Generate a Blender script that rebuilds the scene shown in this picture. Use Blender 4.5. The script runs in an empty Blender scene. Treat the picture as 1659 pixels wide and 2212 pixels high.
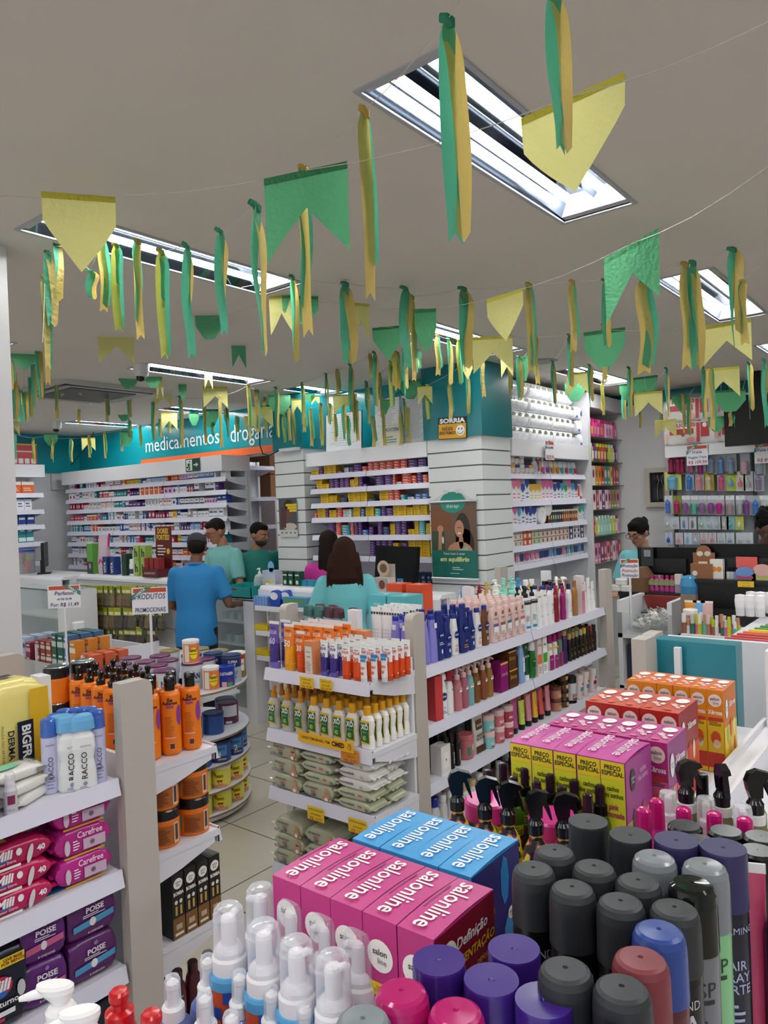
import bpy,math,random
from mathutils import Vector,Matrix
random.seed(7)
S=bpy.context.scene
C=S.collection
PI=math.pi
# ---------------------------------------------------------------- camera, world, exposure
FW,FH,FPX,CAMH=1659,2212,1600.0,1.85
CX,CY=FW/2,FH/2
_a=Vector((2100-CX,-(1045-CY),-FPX)).normalized()
_b0=Vector((-1200-CX,-(1170-CY),-FPX))
_b=(_b0-_a*_b0.dot(_a)).normalized()
_u=_a.cross(_b)
ROT=Matrix((_a,_b,_u))
cd=bpy.data.cameras.new('camera')
cd.sensor_fit='VERTICAL'; cd.sensor_height=24; cd.lens=FPX/FH*24
cd.clip_start=0.02; cd.clip_end=60
cam=bpy.data.objects.new('camera',cd); C.objects.link(cam)
M4=ROT.to_4x4(); M4.translation=Vector((0,0,CAMH)); cam.matrix_world=M4
S.camera=cam
W=bpy.data.worlds.new('world'); S.world=W; W.use_nodes=True
W.node_tree.nodes['Background'].inputs[0].default_value=(.96,.98,1,1)
W.node_tree.nodes['Background'].inputs[1].default_value=0.55
S.view_settings.view_transform='Standard'; S.view_settings.look='None'
S.view_settings.exposure=0.95; S.view_settings.gamma=1
S.cycles.use_denoising=True
S.cycles.max_bounces=7; S.cycles.diffuse_bounces=4; S.cycles.glossy_bounces=3
S.cycles.transmission_bounces=3; S.cycles.transparent_max_bounces=12
S.cycles.caustics_reflective=False; S.cycles.caustics_refractive=False
S.cycles.sample_clamp_indirect=4
LAMP=26.0
def ray(px,py):return ROT@Vector((px-CX,-(py-CY),-FPX))
O0=Vector((0,0,CAMH))
def Pz(px,py,z):d=ray(px,py); return O0+d*((z-CAMH)/d.z)
def Px(px,py,x):d=ray(px,py); return O0+d*(x/d.x)
def Py(px,py,y):d=ray(px,py); return O0+d*(y/d.y)
def Pd(px,py,d):return O0+ray(px,py)*(d/FPX)
# ---------------------------------------------------------------- materials
_mc={}
def lin(h):
 h=h.lstrip('#'); r=[]
 for i in(0,2,4):
  c=int(h[i:i+2],16)/255
  r.append(c/12.92 if c<=.04045 else((c+.055)/1.055)**2.4)
 return r+[1]
def mat(h,rough=.5,metal=0,kind='paint',noise=0,nscale=8,bump=0,emit=0):
 k=(h,rough,metal,kind,noise,emit,bump)
 if k in _mc:return _mc[k]
 m=bpy.data.materials.new(kind+'_'+h.lstrip('#')); m.use_nodes=True
 nt=m.node_tree; b=nt.nodes['Principled BSDF']
 b.inputs['Base Color'].default_value=lin(h); b.inputs['Roughness'].default_value=rough
 b.inputs['Metallic'].default_value=metal
 if emit:
  b.inputs['Emission Color'].default_value=lin(h); b.inputs['Emission Strength'].default_value=emit
 if noise or bump:
  tc=nt.nodes.new('ShaderNodeTexCoord'); n=nt.nodes.new('ShaderNodeTexNoise')
  n.inputs['Scale'].default_value=nscale; n.inputs['Detail'].default_value=4
  nt.links.new(tc.outputs['Object'],n.inputs['Vector'])
  if noise:
   mx=nt.nodes.new('ShaderNodeMix'); mx.data_type='RGBA'
   c=lin(h); lo=[x*(1-noise) for x in c[:3]]+[1]; hi=[min(1,x*(1+noise)) for x in c[:3]]+[1]
   mx.inputs[6].default_value=lo; mx.inputs[7].default_value=hi
   nt.links.new(n.outputs['Fac'],mx.inputs[0]); nt.links.new(mx.outputs[2],b.inputs['Base Color'])
  if bump:
   bp=nt.nodes.new('ShaderNodeBump'); bp.inputs['Strength'].default_value=bump; bp.inputs['Distance'].default_value=.01
   nt.links.new(n.outputs['Fac'],bp.inputs['Height']); nt.links.new(bp.outputs['Normal'],b.inputs['Normal'])
 _mc[k]=m; return m
def film(h,see=.7,rough=.1,kind='clear_film',trans=0):
 """thin clear plastic or glass: mostly see-through with a glossy skin"""
 k=(h,see,rough,kind)
 if k in _mc:return _mc[k]
 m=bpy.data.materials.new(kind); m.use_nodes=True; nt=m.node_tree
 b=nt.nodes['Principled BSDF']; b.inputs['Base Color'].default_value=lin(h); b.inputs['Roughness'].default_value=rough
 t=nt.nodes.new('ShaderNodeBsdfTransparent'); mx=nt.nodes.new('ShaderNodeMixShader')
 lw=nt.nodes.new('ShaderNodeLayerWeight'); lw.inputs[0].default_value=.35
 mr=nt.nodes.new('ShaderNodeMapRange'); mr.inputs[3].default_value=1-see; mr.inputs[4].default_value=min(1,1-see+.5)
 nt.links.new(lw.outputs['Facing'],mr.inputs[0]); nt.links.new(mr.outputs[0],mx.inputs[0])
 nt.links.new(t.outputs[0],mx.inputs[1]); nt.links.new(b.outputs[0],mx.inputs[2])
 nt.links.new(mx.outputs[0],nt.nodes['Material Output'].inputs[0])
 _mc[k]=m; return m
def sheet(h,kind='tissue_paper',tr=.5,noise=.12):
 """thin paper / plastic ribbon that lets some light through"""
 k=(h,kind,tr)
 if k in _mc:return _mc[k]
 m=bpy.data.materials.new(kind); m.use_nodes=True; nt=m.node_tree
 b=nt.nodes['Principled BSDF']; b.inputs['Base Color'].default_value=lin(h)
 b.inputs['Roughness'].default_value=.45 if 'ribbon' in kind else .8
 t=nt.nodes.new('ShaderNodeBsdfTranslucent'); t.inputs[0].default_value=lin(h)
 tc=nt.nodes.new('ShaderNodeTexCoord'); n=nt.nodes.new('ShaderNodeTexNoise'); n.inputs['Scale'].default_value=14
 nt.links.new(tc.outputs['Object'],n.inputs['Vector'])
 bp=nt.nodes.new('ShaderNodeBump'); bp.inputs['Strength'].default_value=.5; bp.inputs['Distance'].default_value=.02
 nt.links.new(n.outputs['Fac'],bp.inputs['Height']); nt.links.new(bp.outputs['Normal'],b.inputs['Normal'])
 mx=nt.nodes.new('ShaderNodeMixShader'); mx.inputs[0].default_value=tr
 nt.links.new(b.outputs[0],mx.inputs[1]); nt.links.new(t.outputs[0],mx.inputs[2])
 nt.links.new(mx.outputs[0],nt.nodes['Material Output'].inputs[0])
 _mc[k]=m; return m
WHITE=mat('e4e4ea',.35,kind='white_lacquer'); SHELF=mat('dcdce6',.35,kind='shelf_steel')
GREYW=mat('b9b2ab',.45,kind='beige_laminate'); BLACK=mat('08080a',.28,kind='black_plastic')
BLACK.node_tree.nodes['Principled BSDF'].inputs['Specular IOR Level'].default_value=.3
# ---------------------------------------------------------------- mesh collector
def fr(loc=(0,0,0),rz=0,rx=0,ry=0,s=1):
 return Matrix.Translation(loc)@Matrix.Rotation(rz,4,'Z')@Matrix.Rotation(ry,4,'Y')@Matrix.Rotation(rx,4,'X')@Matrix.Scale(s,4)
_tc={}
def text_geo(s,bold=0,shear=0):
 k=(s,bold,shear)
 if k in _tc:return _tc[k]
 cu=bpy.data.curves.new('t','FONT'); cu.body=s; cu.size=1; cu.resolution_u=2
 cu.align_x='CENTER'; cu.align_y='CENTER'; cu.offset=bold; cu.shear=shear; cu.space_line=.9
 o=bpy.data.objects.new('t',cu); C.objects.link(o)
 dg=bpy.context.evaluated_depsgraph_get(); me=bpy.data.meshes.new_from_object(o.evaluated_get(dg))
 v=[tuple(p.co) for p in me.vertices]; f=[tuple(p.vertices) for p in me.polygons]
 bpy.data.objects.remove(o); bpy.data.curves.remove(cu); bpy.data.meshes.remove(me)
 _tc[k]=(v,f); return _tc[k]
class MB:
 def __init__(s):s.v=[]; s.f=[]; s.m=[]; s.sm=[]; s.mats=[]
 def mi(s,m):
  if m not in s.mats:s.mats.append(m)
  return s.mats.index(m)
 def add(s,vs,fs,m,smooth=False,X=None):
  n=len(s.v); k=s.mi(m)
  s.v+=[tuple(X@Vector(p)) for p in vs] if X else[tuple(p) for p in vs]
  for f in fs:s.f.append(tuple(i+n for i in f)); s.m.append(k); s.sm.append(smooth)
  return s
 def box(s,x0,x1,y0,y1,z0,z1,m,X=None,top=None,mats=None):
  vs=[(x,y,z) for z in(z0,z1) for y in(y0,y1) for x in(x0,x1)]
  fs=[(0,1,5,4),(3,2,6,7),(2,0,4,6),(1,3,7,5),(4,5,7,6),(2,3,1,0)]
  ms=mats or[m,m,m,m,top or m,m]
  for f,mm in zip(fs,ms):
   s.add([vs[i] for i in f],[(0,1,2,3)],mm,False,X)
  return s
 def quad(s,p,m,X=None):return s.add(p,[tuple(range(len(p)))],m,False,X)
 def rings(s,rs,m,smooth=True,caps=(1,1),X=None,ms=None):
  n=len(rs[0]); vs=[p for r in rs for p in r]
  for j in range(len(rs)-1):
   fs=[(j*n+i,j*n+(i+1)%n,(j+1)*n+(i+1)%n,(j+1)*n+i) for i in range(n)]
   sub=[vs[q] for q in range(j*n,(j+2)*n)]
   s.add(sub,[tuple(q-j*n for q in f) for f in fs],ms[j] if ms else m,smooth,X)
  if caps[0]:s.add(list(reversed(rs[0])),[tuple(range(n))],ms[0] if ms else m,False,X)
  if caps[1]:s.add(rs[-1],[tuple(range(n))],ms[-1] if ms else m,False,X)
  return s
 def lathe(s,prof,m,n=16,X=None,smooth=True,sx=1,sy=1,caps=(1,1),ms=None):
  rs=[[(r*sx*math.cos(2*PI*i/n),r*sy*math.sin(2*PI*i/n),z) for i in range(n)] for r,z in prof]
  return s.rings(rs,m,smooth,caps,X,ms)
 def loft(s,secs,m,n=16,p=2,X=None,caps=(1,1),ms=None,smooth=True):
  """secs (z, rx, ry[, cx, cy]) superellipse sections"""
  rs=[]
  for q in secs:
   z,rx,ry=q[:3]; cx,cy=(q[3],q[4]) if len(q)>3 else(0,0); r=[]
   for i in range(n):
    a=2*PI*(i+.5)/n; c,d=math.cos(a),math.sin(a)
    r.append((cx+rx*math.copysign(abs(c)**(2/p),c),cy+ry*math.copysign(abs(d)**(2/p),d),z))
   rs.append(r)
  return s.rings(rs,m,smooth,caps,X,ms)
 def tube(s,pts,r,m,n=8,X=None,caps=(1,1),smooth=True):
  pts=[Vector(p) for p in pts]; rr=r if isinstance(r,(list,tuple)) else[r]*len(pts); rs=[]; up=None
  for i,p in enumerate(pts):
   t=(pts[min(i+1,len(pts)-1)]-pts[max(i-1,0)]).normalized()
   if up is None:up=Vector((0,0,1)) if abs(t.z)<.9 else Vector((1,0,0))
   a=t.cross(up).normalized(); b=a.cross(t).normalized(); up=b
   rs.append([tuple(p+a*(rr[i]*math.cos(2*PI*k/n))+b*(rr[i]*math.sin(2*PI*k/n))) for k in range(n)])
  return s.rings(rs,m,smooth,caps,X)
 def ell(s,c,r,m,n=12,k=8,X=None):
  prof=[(max(.001,math.sin(PI*j/k)),-math.cos(PI*j/k)) for j in range(k+1)]
  T=Matrix.Translation(c)@Matrix.Diagonal((r[0],r[1],r[2],1))
  return s.lathe(prof,m,n,(X@T) if X else T)
 def prism(s,o,m,t,X=None,side=None):
  """outline in local XZ, thickness t along +Y (front at y=0)"""
  n=len(o)
  s.add([(x,0,z) for x,z in o],[tuple(range(n))],m,False,X)
  s.add([(x,t,z) for x,z in reversed(o)],[tuple(range(n))],m,False,X)
  vs=[(x,0,z) for x,z in o]+[(x,t,z) for x,z in o]
  return s.add(vs,[(i,i+n,(i+1)%n+n,(i+1)%n) for i in range(n)],side or m,False,X)
 def text(s,t,h,m,X=None,wrap=0,bold=0,maxw=0,sx=1,shear=0):
  """lettering in local XZ facing -Y, letter height about h, wrapped on radius wrap"""
  v,f=text_geo(t,bold,shear)
  if not v:return s
  w=max(p[0] for p in v)-min(p[0] for p in v); k=h/.7; kx=k*sx
  if maxw and w*kx>maxw:kx=maxw/w
  vs=[]
  for x,y,z in v:
   x*=kx; y*=k
   if wrap:vs.append((wrap*math.sin(x/wrap),-wrap*math.cos(x/wrap),y))
   else:vs.append((x,0,y))
  return s.add(vs,f,m,False,X)
 def wrapq(s,x0,x1,z0,z1,r,m,X=None,n=5):
  """label patch bent round a cylinder of radius r"""
  vs=[]; n=max(n,int(abs(x1-x0)/r/.13)+1)
  for i in range(n+1):
   x=x0+(x1-x0)*i/n; a=x/r
   vs+=[(r*math.sin(a),-r*math.cos(a),z0),(r*math.sin(a),-r*math.cos(a),z1)]
  return s.add(vs,[(2*i,2*i+2,2*i+3,2*i+1) for i in range(n)],m,True,X)
 def wdisc(s,cx,cz,rx,rz,r,m,n=12):
  vs=[]
  for i in range(n+1):
   t=PI*i/n; x=cx-rx*math.cos(t); h=rz*max(.001,math.sin(t)); a=x/r; vs+=[(r*math.sin(a),-r*math.cos(a),cz-h),(r*math.sin(a),-r*math.cos(a),cz+h)]
  return s.add(vs,[(2*i,2*i+2,2*i+3,2*i+1) for i in range(n)],m,True)
 def disc(s,cx,cz,rx,rz,m,X=None,n=20,y=0):
  return s.quad([(cx+rx*math.cos(2*PI*i/n),y,cz+rz*math.sin(2*PI*i/n)) for i in range(n)],m,X)
 def rect(s,x0,x1,z0,z1,m,X=None,y=0):return s.quad([(x0,y,z0),(x1,y,z0),(x1,y,z1),(x0,y,z1)],m,X)
 def mesh(s,name='mesh'):
  me=bpy.data.meshes.new(name); me.from_pydata(s.v,[],s.f)
  for m in s.mats:me.materials.append(m)
  me.polygons.foreach_set('material_index',s.m); me.polygons.foreach_set('use_smooth',s.sm)
  me.update(); return me
  # face frames for a product whose front faces -Y and whose base centre is the origin
def FRONT(d,x=0,z=0,e=.0006):return fr((x,-d/2-e,z))
def TOP(h,x=0,y=0,e=.0006,rz=0):return fr((x,y,h+e),rz,-PI/2)
def LEFT(w,y=0,z=0,e=.0006):return fr((-w/2-e,y,z),-PI/2)
def RIGHT(w,y=0,z=0,e=.0006):return fr((w/2+e,y,z),PI/2)
# ---------------------------------------------------------------- objects
def link(name,me,parent=None,X=None,label=None):
 o=bpy.data.objects.new(name,me); C.objects.link(o)
 if parent:o.parent=parent
 if X is not None:o.matrix_local=X
 if label:o['label']=label
 return o
def tag(o,label=None,cat=None,group=None,kind=None):
 if label:
  w=label.split()
  if len(w)>16:print('LONG',label)
  o['label']=' '.join(w[:16])
 if cat:o['category']=cat
 if group:o['group']=group
 if kind:o['kind']=kind
 return o
def struct(name,mb,label=None):
 o=link(name,mb.mesh(name)); o['kind']='structure'
 if label:o['label']=label
 return o
class Proto:
 """kind, category and either one mesh or parts [(name, mesh, children, label)]"""
 def __init__(s,name,cat,parts):
  s.name,s.cat=name,cat
  s.parts=[]; s.me=None
  if isinstance(parts,MB):s.me=parts.mesh(name)
  else:s.parts=[(p[0],p[1].mesh(p[0]),[(c[0],c[1].mesh(c[0])) for c in(p[2] if len(p)>2 else[])],p[3] if len(p)>3 else None) for p in parts]
 def put(s,loc,rz=0,label=None,group=None,sc=1,X=None):
  o=bpy.data.objects.new(s.name,s.me); C.objects.link(o); loc=Vector(loc)+Vector((0,0,.0009))
  if X is not None:o.matrix_world=X
  else:o.location=loc; o.rotation_euler=(0,0,rz); o.scale=(sc,)*3 if not isinstance(sc,tuple) else sc
  tag(o,label,s.cat,group)
  for n,me,ch,lb in s.parts:
   p=link(n,me,o,label=lb)
   for cn,cm in ch:link(cn,cm,p)
  return o
OW=['first','second','third','fourth','fifth','sixth','seventh','eighth','ninth','tenth','eleventh','twelfth','thirteenth','fourteenth','fifteenth','sixteenth','seventeenth','eighteenth','nineteenth','twentieth']
def onum(i):
 if i<20:return OW[i]
 t={2:'twenty',3:'thirty',4:'forty',5:'fifty',6:'sixty',7:'seventy',8:'eighty',9:'ninety'}[(i+1)//10]
 r=(i+1)%10
 return t[:-1]+'ieth' if r==0 else t+'-'+OW[r-1]
def nth(i,n,frm='left',a='leftmost',z='rightmost'):
 if n==1:return ''
 if i==0:return a
 if i==n-1:return z
 return onum(i)+' from '+frm
 # ================================================================= the room
HC=2.95
XB,YL,XR,YR=5.35,9.5,7.95,3.5
TEAL=mat('0e8c98',.22,kind='teal_paint'); TEALD=mat('0b6f78',.25,kind='teal_paint')
WALLM=mat('cfd0d4',.7,kind='wall_paint',noise=.03,nscale=3,bump=.05)
CEILM=mat('d2ccc4',.85,kind='ceiling_paint',noise=.03,nscale=1.5,bump=.04)
# floor tiles
m=bpy.data.materials.new('floor_tile'); m.use_nodes=True; nt=m.node_tree; b=nt.nodes['Principled BSDF']
tc=nt.nodes.new('ShaderNodeTexCoord'); mp=nt.nodes.new('ShaderNodeMapping'); bk=nt.nodes.new('ShaderNodeTexBrick')
mp.inputs['Location'].default_value=(.18,.1,0); bk.offset=0; bk.inputs['Scale'].default_value=1
bk.inputs['Brick Width'].default_value=.6; bk.inputs['Row Height'].default_value=.6; bk.inputs['Mortar Size'].default_value=.004
bk.inputs['Color1'].default_value=lin('c9c3b4'); bk.inputs['Color2'].default_value=lin('c3bcad'); bk.inputs['Mortar'].default_value=lin('5a4c40')
nt.links.new(tc.outputs['Object'],mp.inputs[0]); nt.links.new(mp.outputs[0],bk.inputs[0]); nt.links.new(bk.outputs[0],b.inputs['Base Color'])
b.inputs['Roughness'].default_value=.22
FLOORM=m
struct('floor',MB().box(-4,11,-4,YL+.2,-.1,0,FLOORM))
# ceiling with openings for the recessed lamps
FIX={1.105:[(-.8,.45),(1.53,2.78),(3.85,5.09),(6.12,7.3)],2.66:[(-.9,.3),(1.37,2.60),(3.67,4.87),(5.9,7.1)],  # first fixture of both rows sits unseen behind the camera, added for light
4.77:[(1.0,2.2),(3.18,4.36),(4.75,5.28)],6.5:[(-.2,1),(2.7,3.93),(4.62,5.28)],8.04:[(2.6,3.8),(4.42,5.3)],
-.5:[(-.85,.4),(1.45,2.7),(3.8,5.05),(6.1,7.3)],-2.2:[(-.85,.4),(1.45,2.7),(3.8,5.05)]}  # both rows lie out of view, added to light the foreground and tills
FW2=.135
mb=MB(); ys=sorted(FIX); y=-4
for yc in ys:
 mb.box(-4,11,y,yc-FW2,HC,HC+.02,CEILM); x=-4
 for a,c in FIX[yc]:
  mb.box(x,a,yc-FW2,yc+FW2,HC,HC+.02,CEILM); x=c
 mb.box(x,11,yc-FW2,yc+FW2,HC,HC+.02,CEILM); y=yc+FW2
mb.box(-4,11,y,YL+.2,HC,HC+.02,CEILM); struct('ceiling',mb)
struct('ceiling_slab',MB().box(-4.1,11.1,-4.1,YL+.3,HC+.2,HC+.25,CEILM))
# recessed lamps
TUBE=mat('fafaf6',.4,kind='lit_tube',emit=LAMP); MIRR=mat('687484',.08,metal=1,kind='mirror_reflector'); LENC=mat('a6a8b0',.4,kind='lamp_enamel')
def lamp(a,c,y,i,near):
 L=c-a; hw=FW2
 R=MB(); D=.085
 for s in(-1,1):
  y0,y1=(0,hw) if s>0 else(-hw,0)
  R.quad([(0,y0,0 if s<0 else-.0+D*.55),(L,y0,0 if s<0 else D*.55),(L,y0+.035,D),(0,y0+.035,D)],MIRR)
  R.quad([(0,y0+.035,D),(L,y0+.035,D),(L,y1-.035,D),(0,y1-.035,D)],MIRR)
  R.quad([(0,y1-.035,D),(L,y1-.035,D),(L,y1,0 if s>0 else D*.55),(0,y1,0 if s>0 else D*.55)],MIRR)
 F=MB(); t=.016
 for q in((-t,L+t,-hw-t,-hw),(-t,L+t,hw,hw+t),(-t,0,-hw,hw),(L,L+t,-hw,hw)):
  F.box(q[0],q[1],q[2],q[3],-.006,.004,LENC)
 EP=[]
 for x0,x1 in((0,.03),(L-.03,L)):
  E=MB(); E.box(x0,x1,-hw,hw,.0505,D,LENC)
  E.box(x0,x1,-hw,hw,.006,.0505,LENC); EP.append(('end_plate',E))
 parts=[('reflector',R),('frame',F)]+EP
 for s in(-1,1):
  T=MB(); T.lathe([(.015,.031),(.015,L-.031)],TUBE,8,fr((0,s*.065,.035),0,0,PI/2)); parts.append(('tube',T))
 where=['in the ceiling nearest the camera','in the ceiling'][0 if near else 1]
 Proto('ceiling_light','light',parts).put((a,y,HC),0,None,'recessed fluorescent ceiling lights')
 o=[q for q in C.objects if q.name.startswith('ceiling_light') and not q.parent][-1]; return o
rowname={1.105:'right-hand row over the foreground shelf',2.66:'row over the centre aisle shelves',4.77:'row over the formula display',6.5:'second row from the left wall',8.04:'row nearest the left wall',-.5:'added unseen row right of the camera',-2.2:'added unseen row far right of the camera'}
for yc in ys:
 for i,(a,c) in enumerate(FIX[yc]):
  o=lamp(a,c,yc,i,False)
  o['label']='recessed twin tube ceiling light, %s in the %s'%(OW[i],rowname[yc])
o=lamp(5.9,7.1,6.1,0,False); o.location.z=HC-.09; o['label']='twin tube lamp in the storeroom beyond the doorway'
# walls
def wallbox(name,*q,m=None):return struct(name,MB().box(*q,m or WALLM))
wallbox('wall_left',-4,XB+.15,YL,YL+.15,0,HC)
wallbox('wall_right',-4,11,-4.15,-4,0,HC)
wallbox('wall_right_far',XR,XR+.15,-4,YR,0,HC)
wallbox('wall_cosmetics',XB,XR+.15,YR,YR+.12,0,HC)
YD0,YD1=5.32,6.45
wallbox('wall_back',XB,XB+.12,YD1,YL,0,HC); wallbox('wall_back_lintel',XB,XB+.12,YD0,YD1,2.44,HC)
wallbox('wall_back_inner',XB,XB+.12,YR+.12,YD0,0,HC)
PINKW=mat('c9bcc2',.8,kind='wall_paint')
wallbox('wall_storeroom',8.3,8.45,YR+.12,YL+.15,0,HC,m=PINKW); wallbox('wall_storeroom_side',XB+.12,8.3,9.3,9.4,0,HC,m=PINKW)
wallbox('wall_storeroom_partition',6.5,8.3,5.75,5.85,0,HC,m=PINKW)
struct('trim_1',MB().box(XB-.03,XB,YD0,YL,2.47,HC-.001,TEAL))
struct('trim_2',MB().box(XB-.045,XB-.031,YD0+.02,Px(303,980,5.3).y,2.452,2.53,mat('e8641c',.5,kind='orange_paint')))
struct('trim_3',MB().box(-4,XB-.03,YL-.03,YL,2.45,HC-.001,TEAL))
struct('trim_4',MB().box(XB+.12,XR,YR-.02,YR,HC-.2,HC-.001,TEALD)); struct('trim_5',MB().box(XR-.02,XR,-4,YR-.02,HC-.12,HC-.001,TEALD))
struct('trim_6',MB().box(XB-.03,XB,YR,YD0-.55,2.33,HC-.001,TEAL))
struct('trim_7',MB().box(XB-.02,XB+.14,YD0-.04,YD0,0,2.44,mat('55585e',.5,kind='door_frame')))
# lettering on the fascia
WT=mat('f2f4f5',.4,kind='white_letters')
def lettering(name,t,h,m,X,label,cat='sign',bold=0,**k):
 o=link(name,MB().text(t,h,m,None,bold=bold,**k).mesh(name)); o.matrix_world=X; tag(o,label,cat); return o
p0=Px(303,955,5.31); p1=Px(485,945,5.31)
o=MB(); o.text('medicamentos',.17,WT,maxw=abs(p1.y-p0.y),sx=1)
o=link('wall_lettering',o.mesh()); o.matrix_world=fr((5.315,(p0.y+p1.y)/2,2.69),-PI/2); tag(o,'white word medicamentos on the teal wall band','sign')
p0=Px(497,945,5.31); p1=Px(592,945,5.31)
o=MB(); o.text('drogaria',.19,WT,maxw=abs(p1.y-p0.y),sx=1)
o=link('wall_lettering',o.mesh()); o.matrix_world=fr((5.315,(p0.y+p1.y)/2,2.69),-PI/2); tag(o,'white word drogaria on the teal wall band','sign')
o=MB(); o.text('ÃO',.22,WT); p=Py(22,968,YL-.035)
o=link('wall_lettering',o.mesh()); o.matrix_world=fr((p.x-.12,p.y,p.z)); tag(o,'white letters ÃO on the teal band of the left wall','sign')
# pillars with slatted panels
SLAT=mat('d7dbdc',.4,kind='slat_panel'); GROOVE=mat('6f7478',.6,kind='slat_groove')
def slat(name,q,zt,z0=0,step=.117,faces='FL',label=None):
 x0,x1,y0,y1=q; mb=MB(); z=z0; g=.011
 mb.box(x0+.012,x1-.001,y0+.012,y1-.001,z0,zt,GROOVE)
 z=zt
 while z>z0+.02:
  zb=max(z0,z-step+g); mb.box(x0,x1,y0,y1,zb,z,SLAT); z-=step
 return struct(name,mb)
slat('wall_pillar',(5.0,XB+.1,4.92,5.31),2.42)
struct('wall_pillar_top',MB().box(4.99,XB+.1,4.91,5.32,2.42,HC,TEALD))
slat('wall_pillar_2',(4.95,5.40,2.95,3.46),2.37)
struct('wall_pillar_top_2',MB().box(4.93,5.41,2.93,3.48,2.37,HC,TEALD))
struct('wall_panel',MB().box(.9,1.42,3.02,3.2,0,HC,mat('c9c8cc',.5,kind='wall_paint')))
# window on the far wall
def pbox(xw,a,b_,c,d):pass
A=Px(1395,1012,XR); B=Px(1450,1094,XR)
ya,yb,za,zb=A.y,B.y,B.z,A.z
mb=MB(); FRM=mat('b7b0a6',.5,kind='window_frame')
for q in((yb,ya,zb-.05,zb),(yb,ya,za,za+.05),(ya-.05,ya,za+.05,zb-.05),(yb,yb+.05,za+.05,zb-.05)):mb.box(XR-.05,XR,q[0],q[1],q[2],q[3],FRM)
w=struct('window_1',mb)
o=link('pane',MB().box(XR-.02,XR-.004,yb+.05,ya-.05,za+.05,zb-.05,mat('101216',.08,kind='dark_glass')).mesh(),w)
g=MB(); yc=(ya+yb)/2-.03
for s in(-1,1):g.tube([(XR-.03,yc+s*.03,za+.06),(XR-.03,yc+s*.03,zb-.2),(XR-.03,yc+s*.012,zb-.14),(XR-.03,yc+s*.03,zb-.08)],.004,mat('8a8378',.5,kind='iron'),6)
link('grille',g.mesh(),w)
# ================================================================= shelving
LIP=mat('d9d9ea',.3,kind='price_rail'); UPR=mat('d0d2d6',.4,kind='upright_steel'); SLOT=mat('3c3f45',.5,kind='slot')
def lipshelf(L,dep,lip=.04,under=.03):
 """shelf with rear edge at y=dep, front at y=0, surface at z=0, running +X"""
 mb=MB(); mb.box(0,L,.0,dep,-.022,0,SHELF)
 mb.quad([(0.002,-.012,-lip),(L-.002,-.012,-lip),(L-.002,0,.006),(.002,0,.006)],LIP)
 mb.quad([(0.002,-.012,-lip),(.002,0,.006),(.002,.006,.006),(.002,.006,-lip)],LIP); mb.quad([(L-.002,-.012,-lip),(L-.002,.006,-lip),(L-.002,.006,.006),(L-.002,0,.006)],LIP)
 mb.box(0.002,L-.002,.001,.006,-lip,.006,LIP); mb.quad([(0.002,-.012,-lip),(.002,.006,-lip),(L-.002,.006,-lip),(L-.002,-.012,-lip)],LIP)
 for x in(.002,L-.006):mb.prism([(.02,-.02),(dep,-.02),(dep,-.1),(dep*.5,-.075),(.02,-.04)],SHELF,.004,Matrix(((0,1,0,x),(1,0,0,0),(0,0,1,0),(0,0,0,1))))
 return mb
def unit(name,X,L,dep,zs,bays,header=None,htop=2.42,label='',cat='shelf',back=WHITE,lip=.04,ends=(1,1),base=True,hp=.05,side=.03):
 """wall shelving in local frame: front faces -Y at y=0, runs +X from 0 to L"""
 e=bpy.data.objects.new(name,None); C.objects.link(e); e.matrix_world=X; tag(e,label,cat)
 top=header[1] if header else htop
 link('back_panel',MB().box(0,L,dep-.02,dep,.0,top,back).mesh(),e)
 bl=L/bays
 for z in zs:
  for i in range(bays):
   link('shelf',lipshelf(bl-.004,dep-.02,lip).mesh(),e,fr((i*bl+.002,0,z)))
 for i in range(bays+1):
  mb=MB(); x=i*bl; x=min(max(x,.016),L-.016); mb.box(x-.015,x+.015,dep-.05,dep-.02,0,top,UPR)
  z=.1
  link('upright',mb.mesh(),e)
 if header:
  link('header',MB().box(0,L,-hp,dep-.02,header[0],header[1],WHITE).mesh(),e)
 if base:link('plinth',MB().box(0,L,.01,dep-.02,0,.09,WHITE).mesh(),e)
 return e
F_X=-PI/2
yA=Px(140,1010,5.0).y; yB=Px(487,1000,5.0).y
Z_MED=[2.225,2.07,1.915,1.76,1.605,1.45,1.29,1.13]
Z_MED=[Px(330,q,5.0).z for q in(1043,1069,1094,1121,1147,1173,1200,1228)]
L_MED=yA-yB
MED=unit('medicine_shelf',fr((5.0,yA,0),F_X),L_MED,.33,Z_MED+[.85,.6,.35],3,(Px(330,1031,5.0).z,Px(330,1000,5.0).z),label='long white wall shelf filled with rows of medicine boxes under the word medicamentos',lip=.045)
yC,yD=Px(668,980,5.0).y,3.47
Z_PY=[Px(800,q,5.0).z for q in(1018,1051,1084,1117,1157,1203,1262)]
L_PY=yC-yD
PYU=unit('medicine_shelf',fr((5.0,yC,0),F_X),L_PY,.33,Z_PY+[.6,.3],2,(Px(800,998,5.0).z,Px(800,967,5.0).z),label='white wall shelf of yellow and purple medicine boxes between the two slatted pillars',lip=.04)
# left wall unit (front faces -Y)
xa,xb=Py(-60,1010,9.1).x,Py(92,1010,9.1).x
Z_LW=[Py(70,q,9.1).z for q in(1066,1102,1135,1172,1215)]
LWU=unit('wall_shelf',fr((xa,9.1,0)),xb-xa,.38,Z_LW+[.8,.5],1,(Py(70,1031,9.1).z,Py(70,1004,9.1).z),label='white shelving unit on the left wall topped by red boxes',lip=.05)
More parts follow.
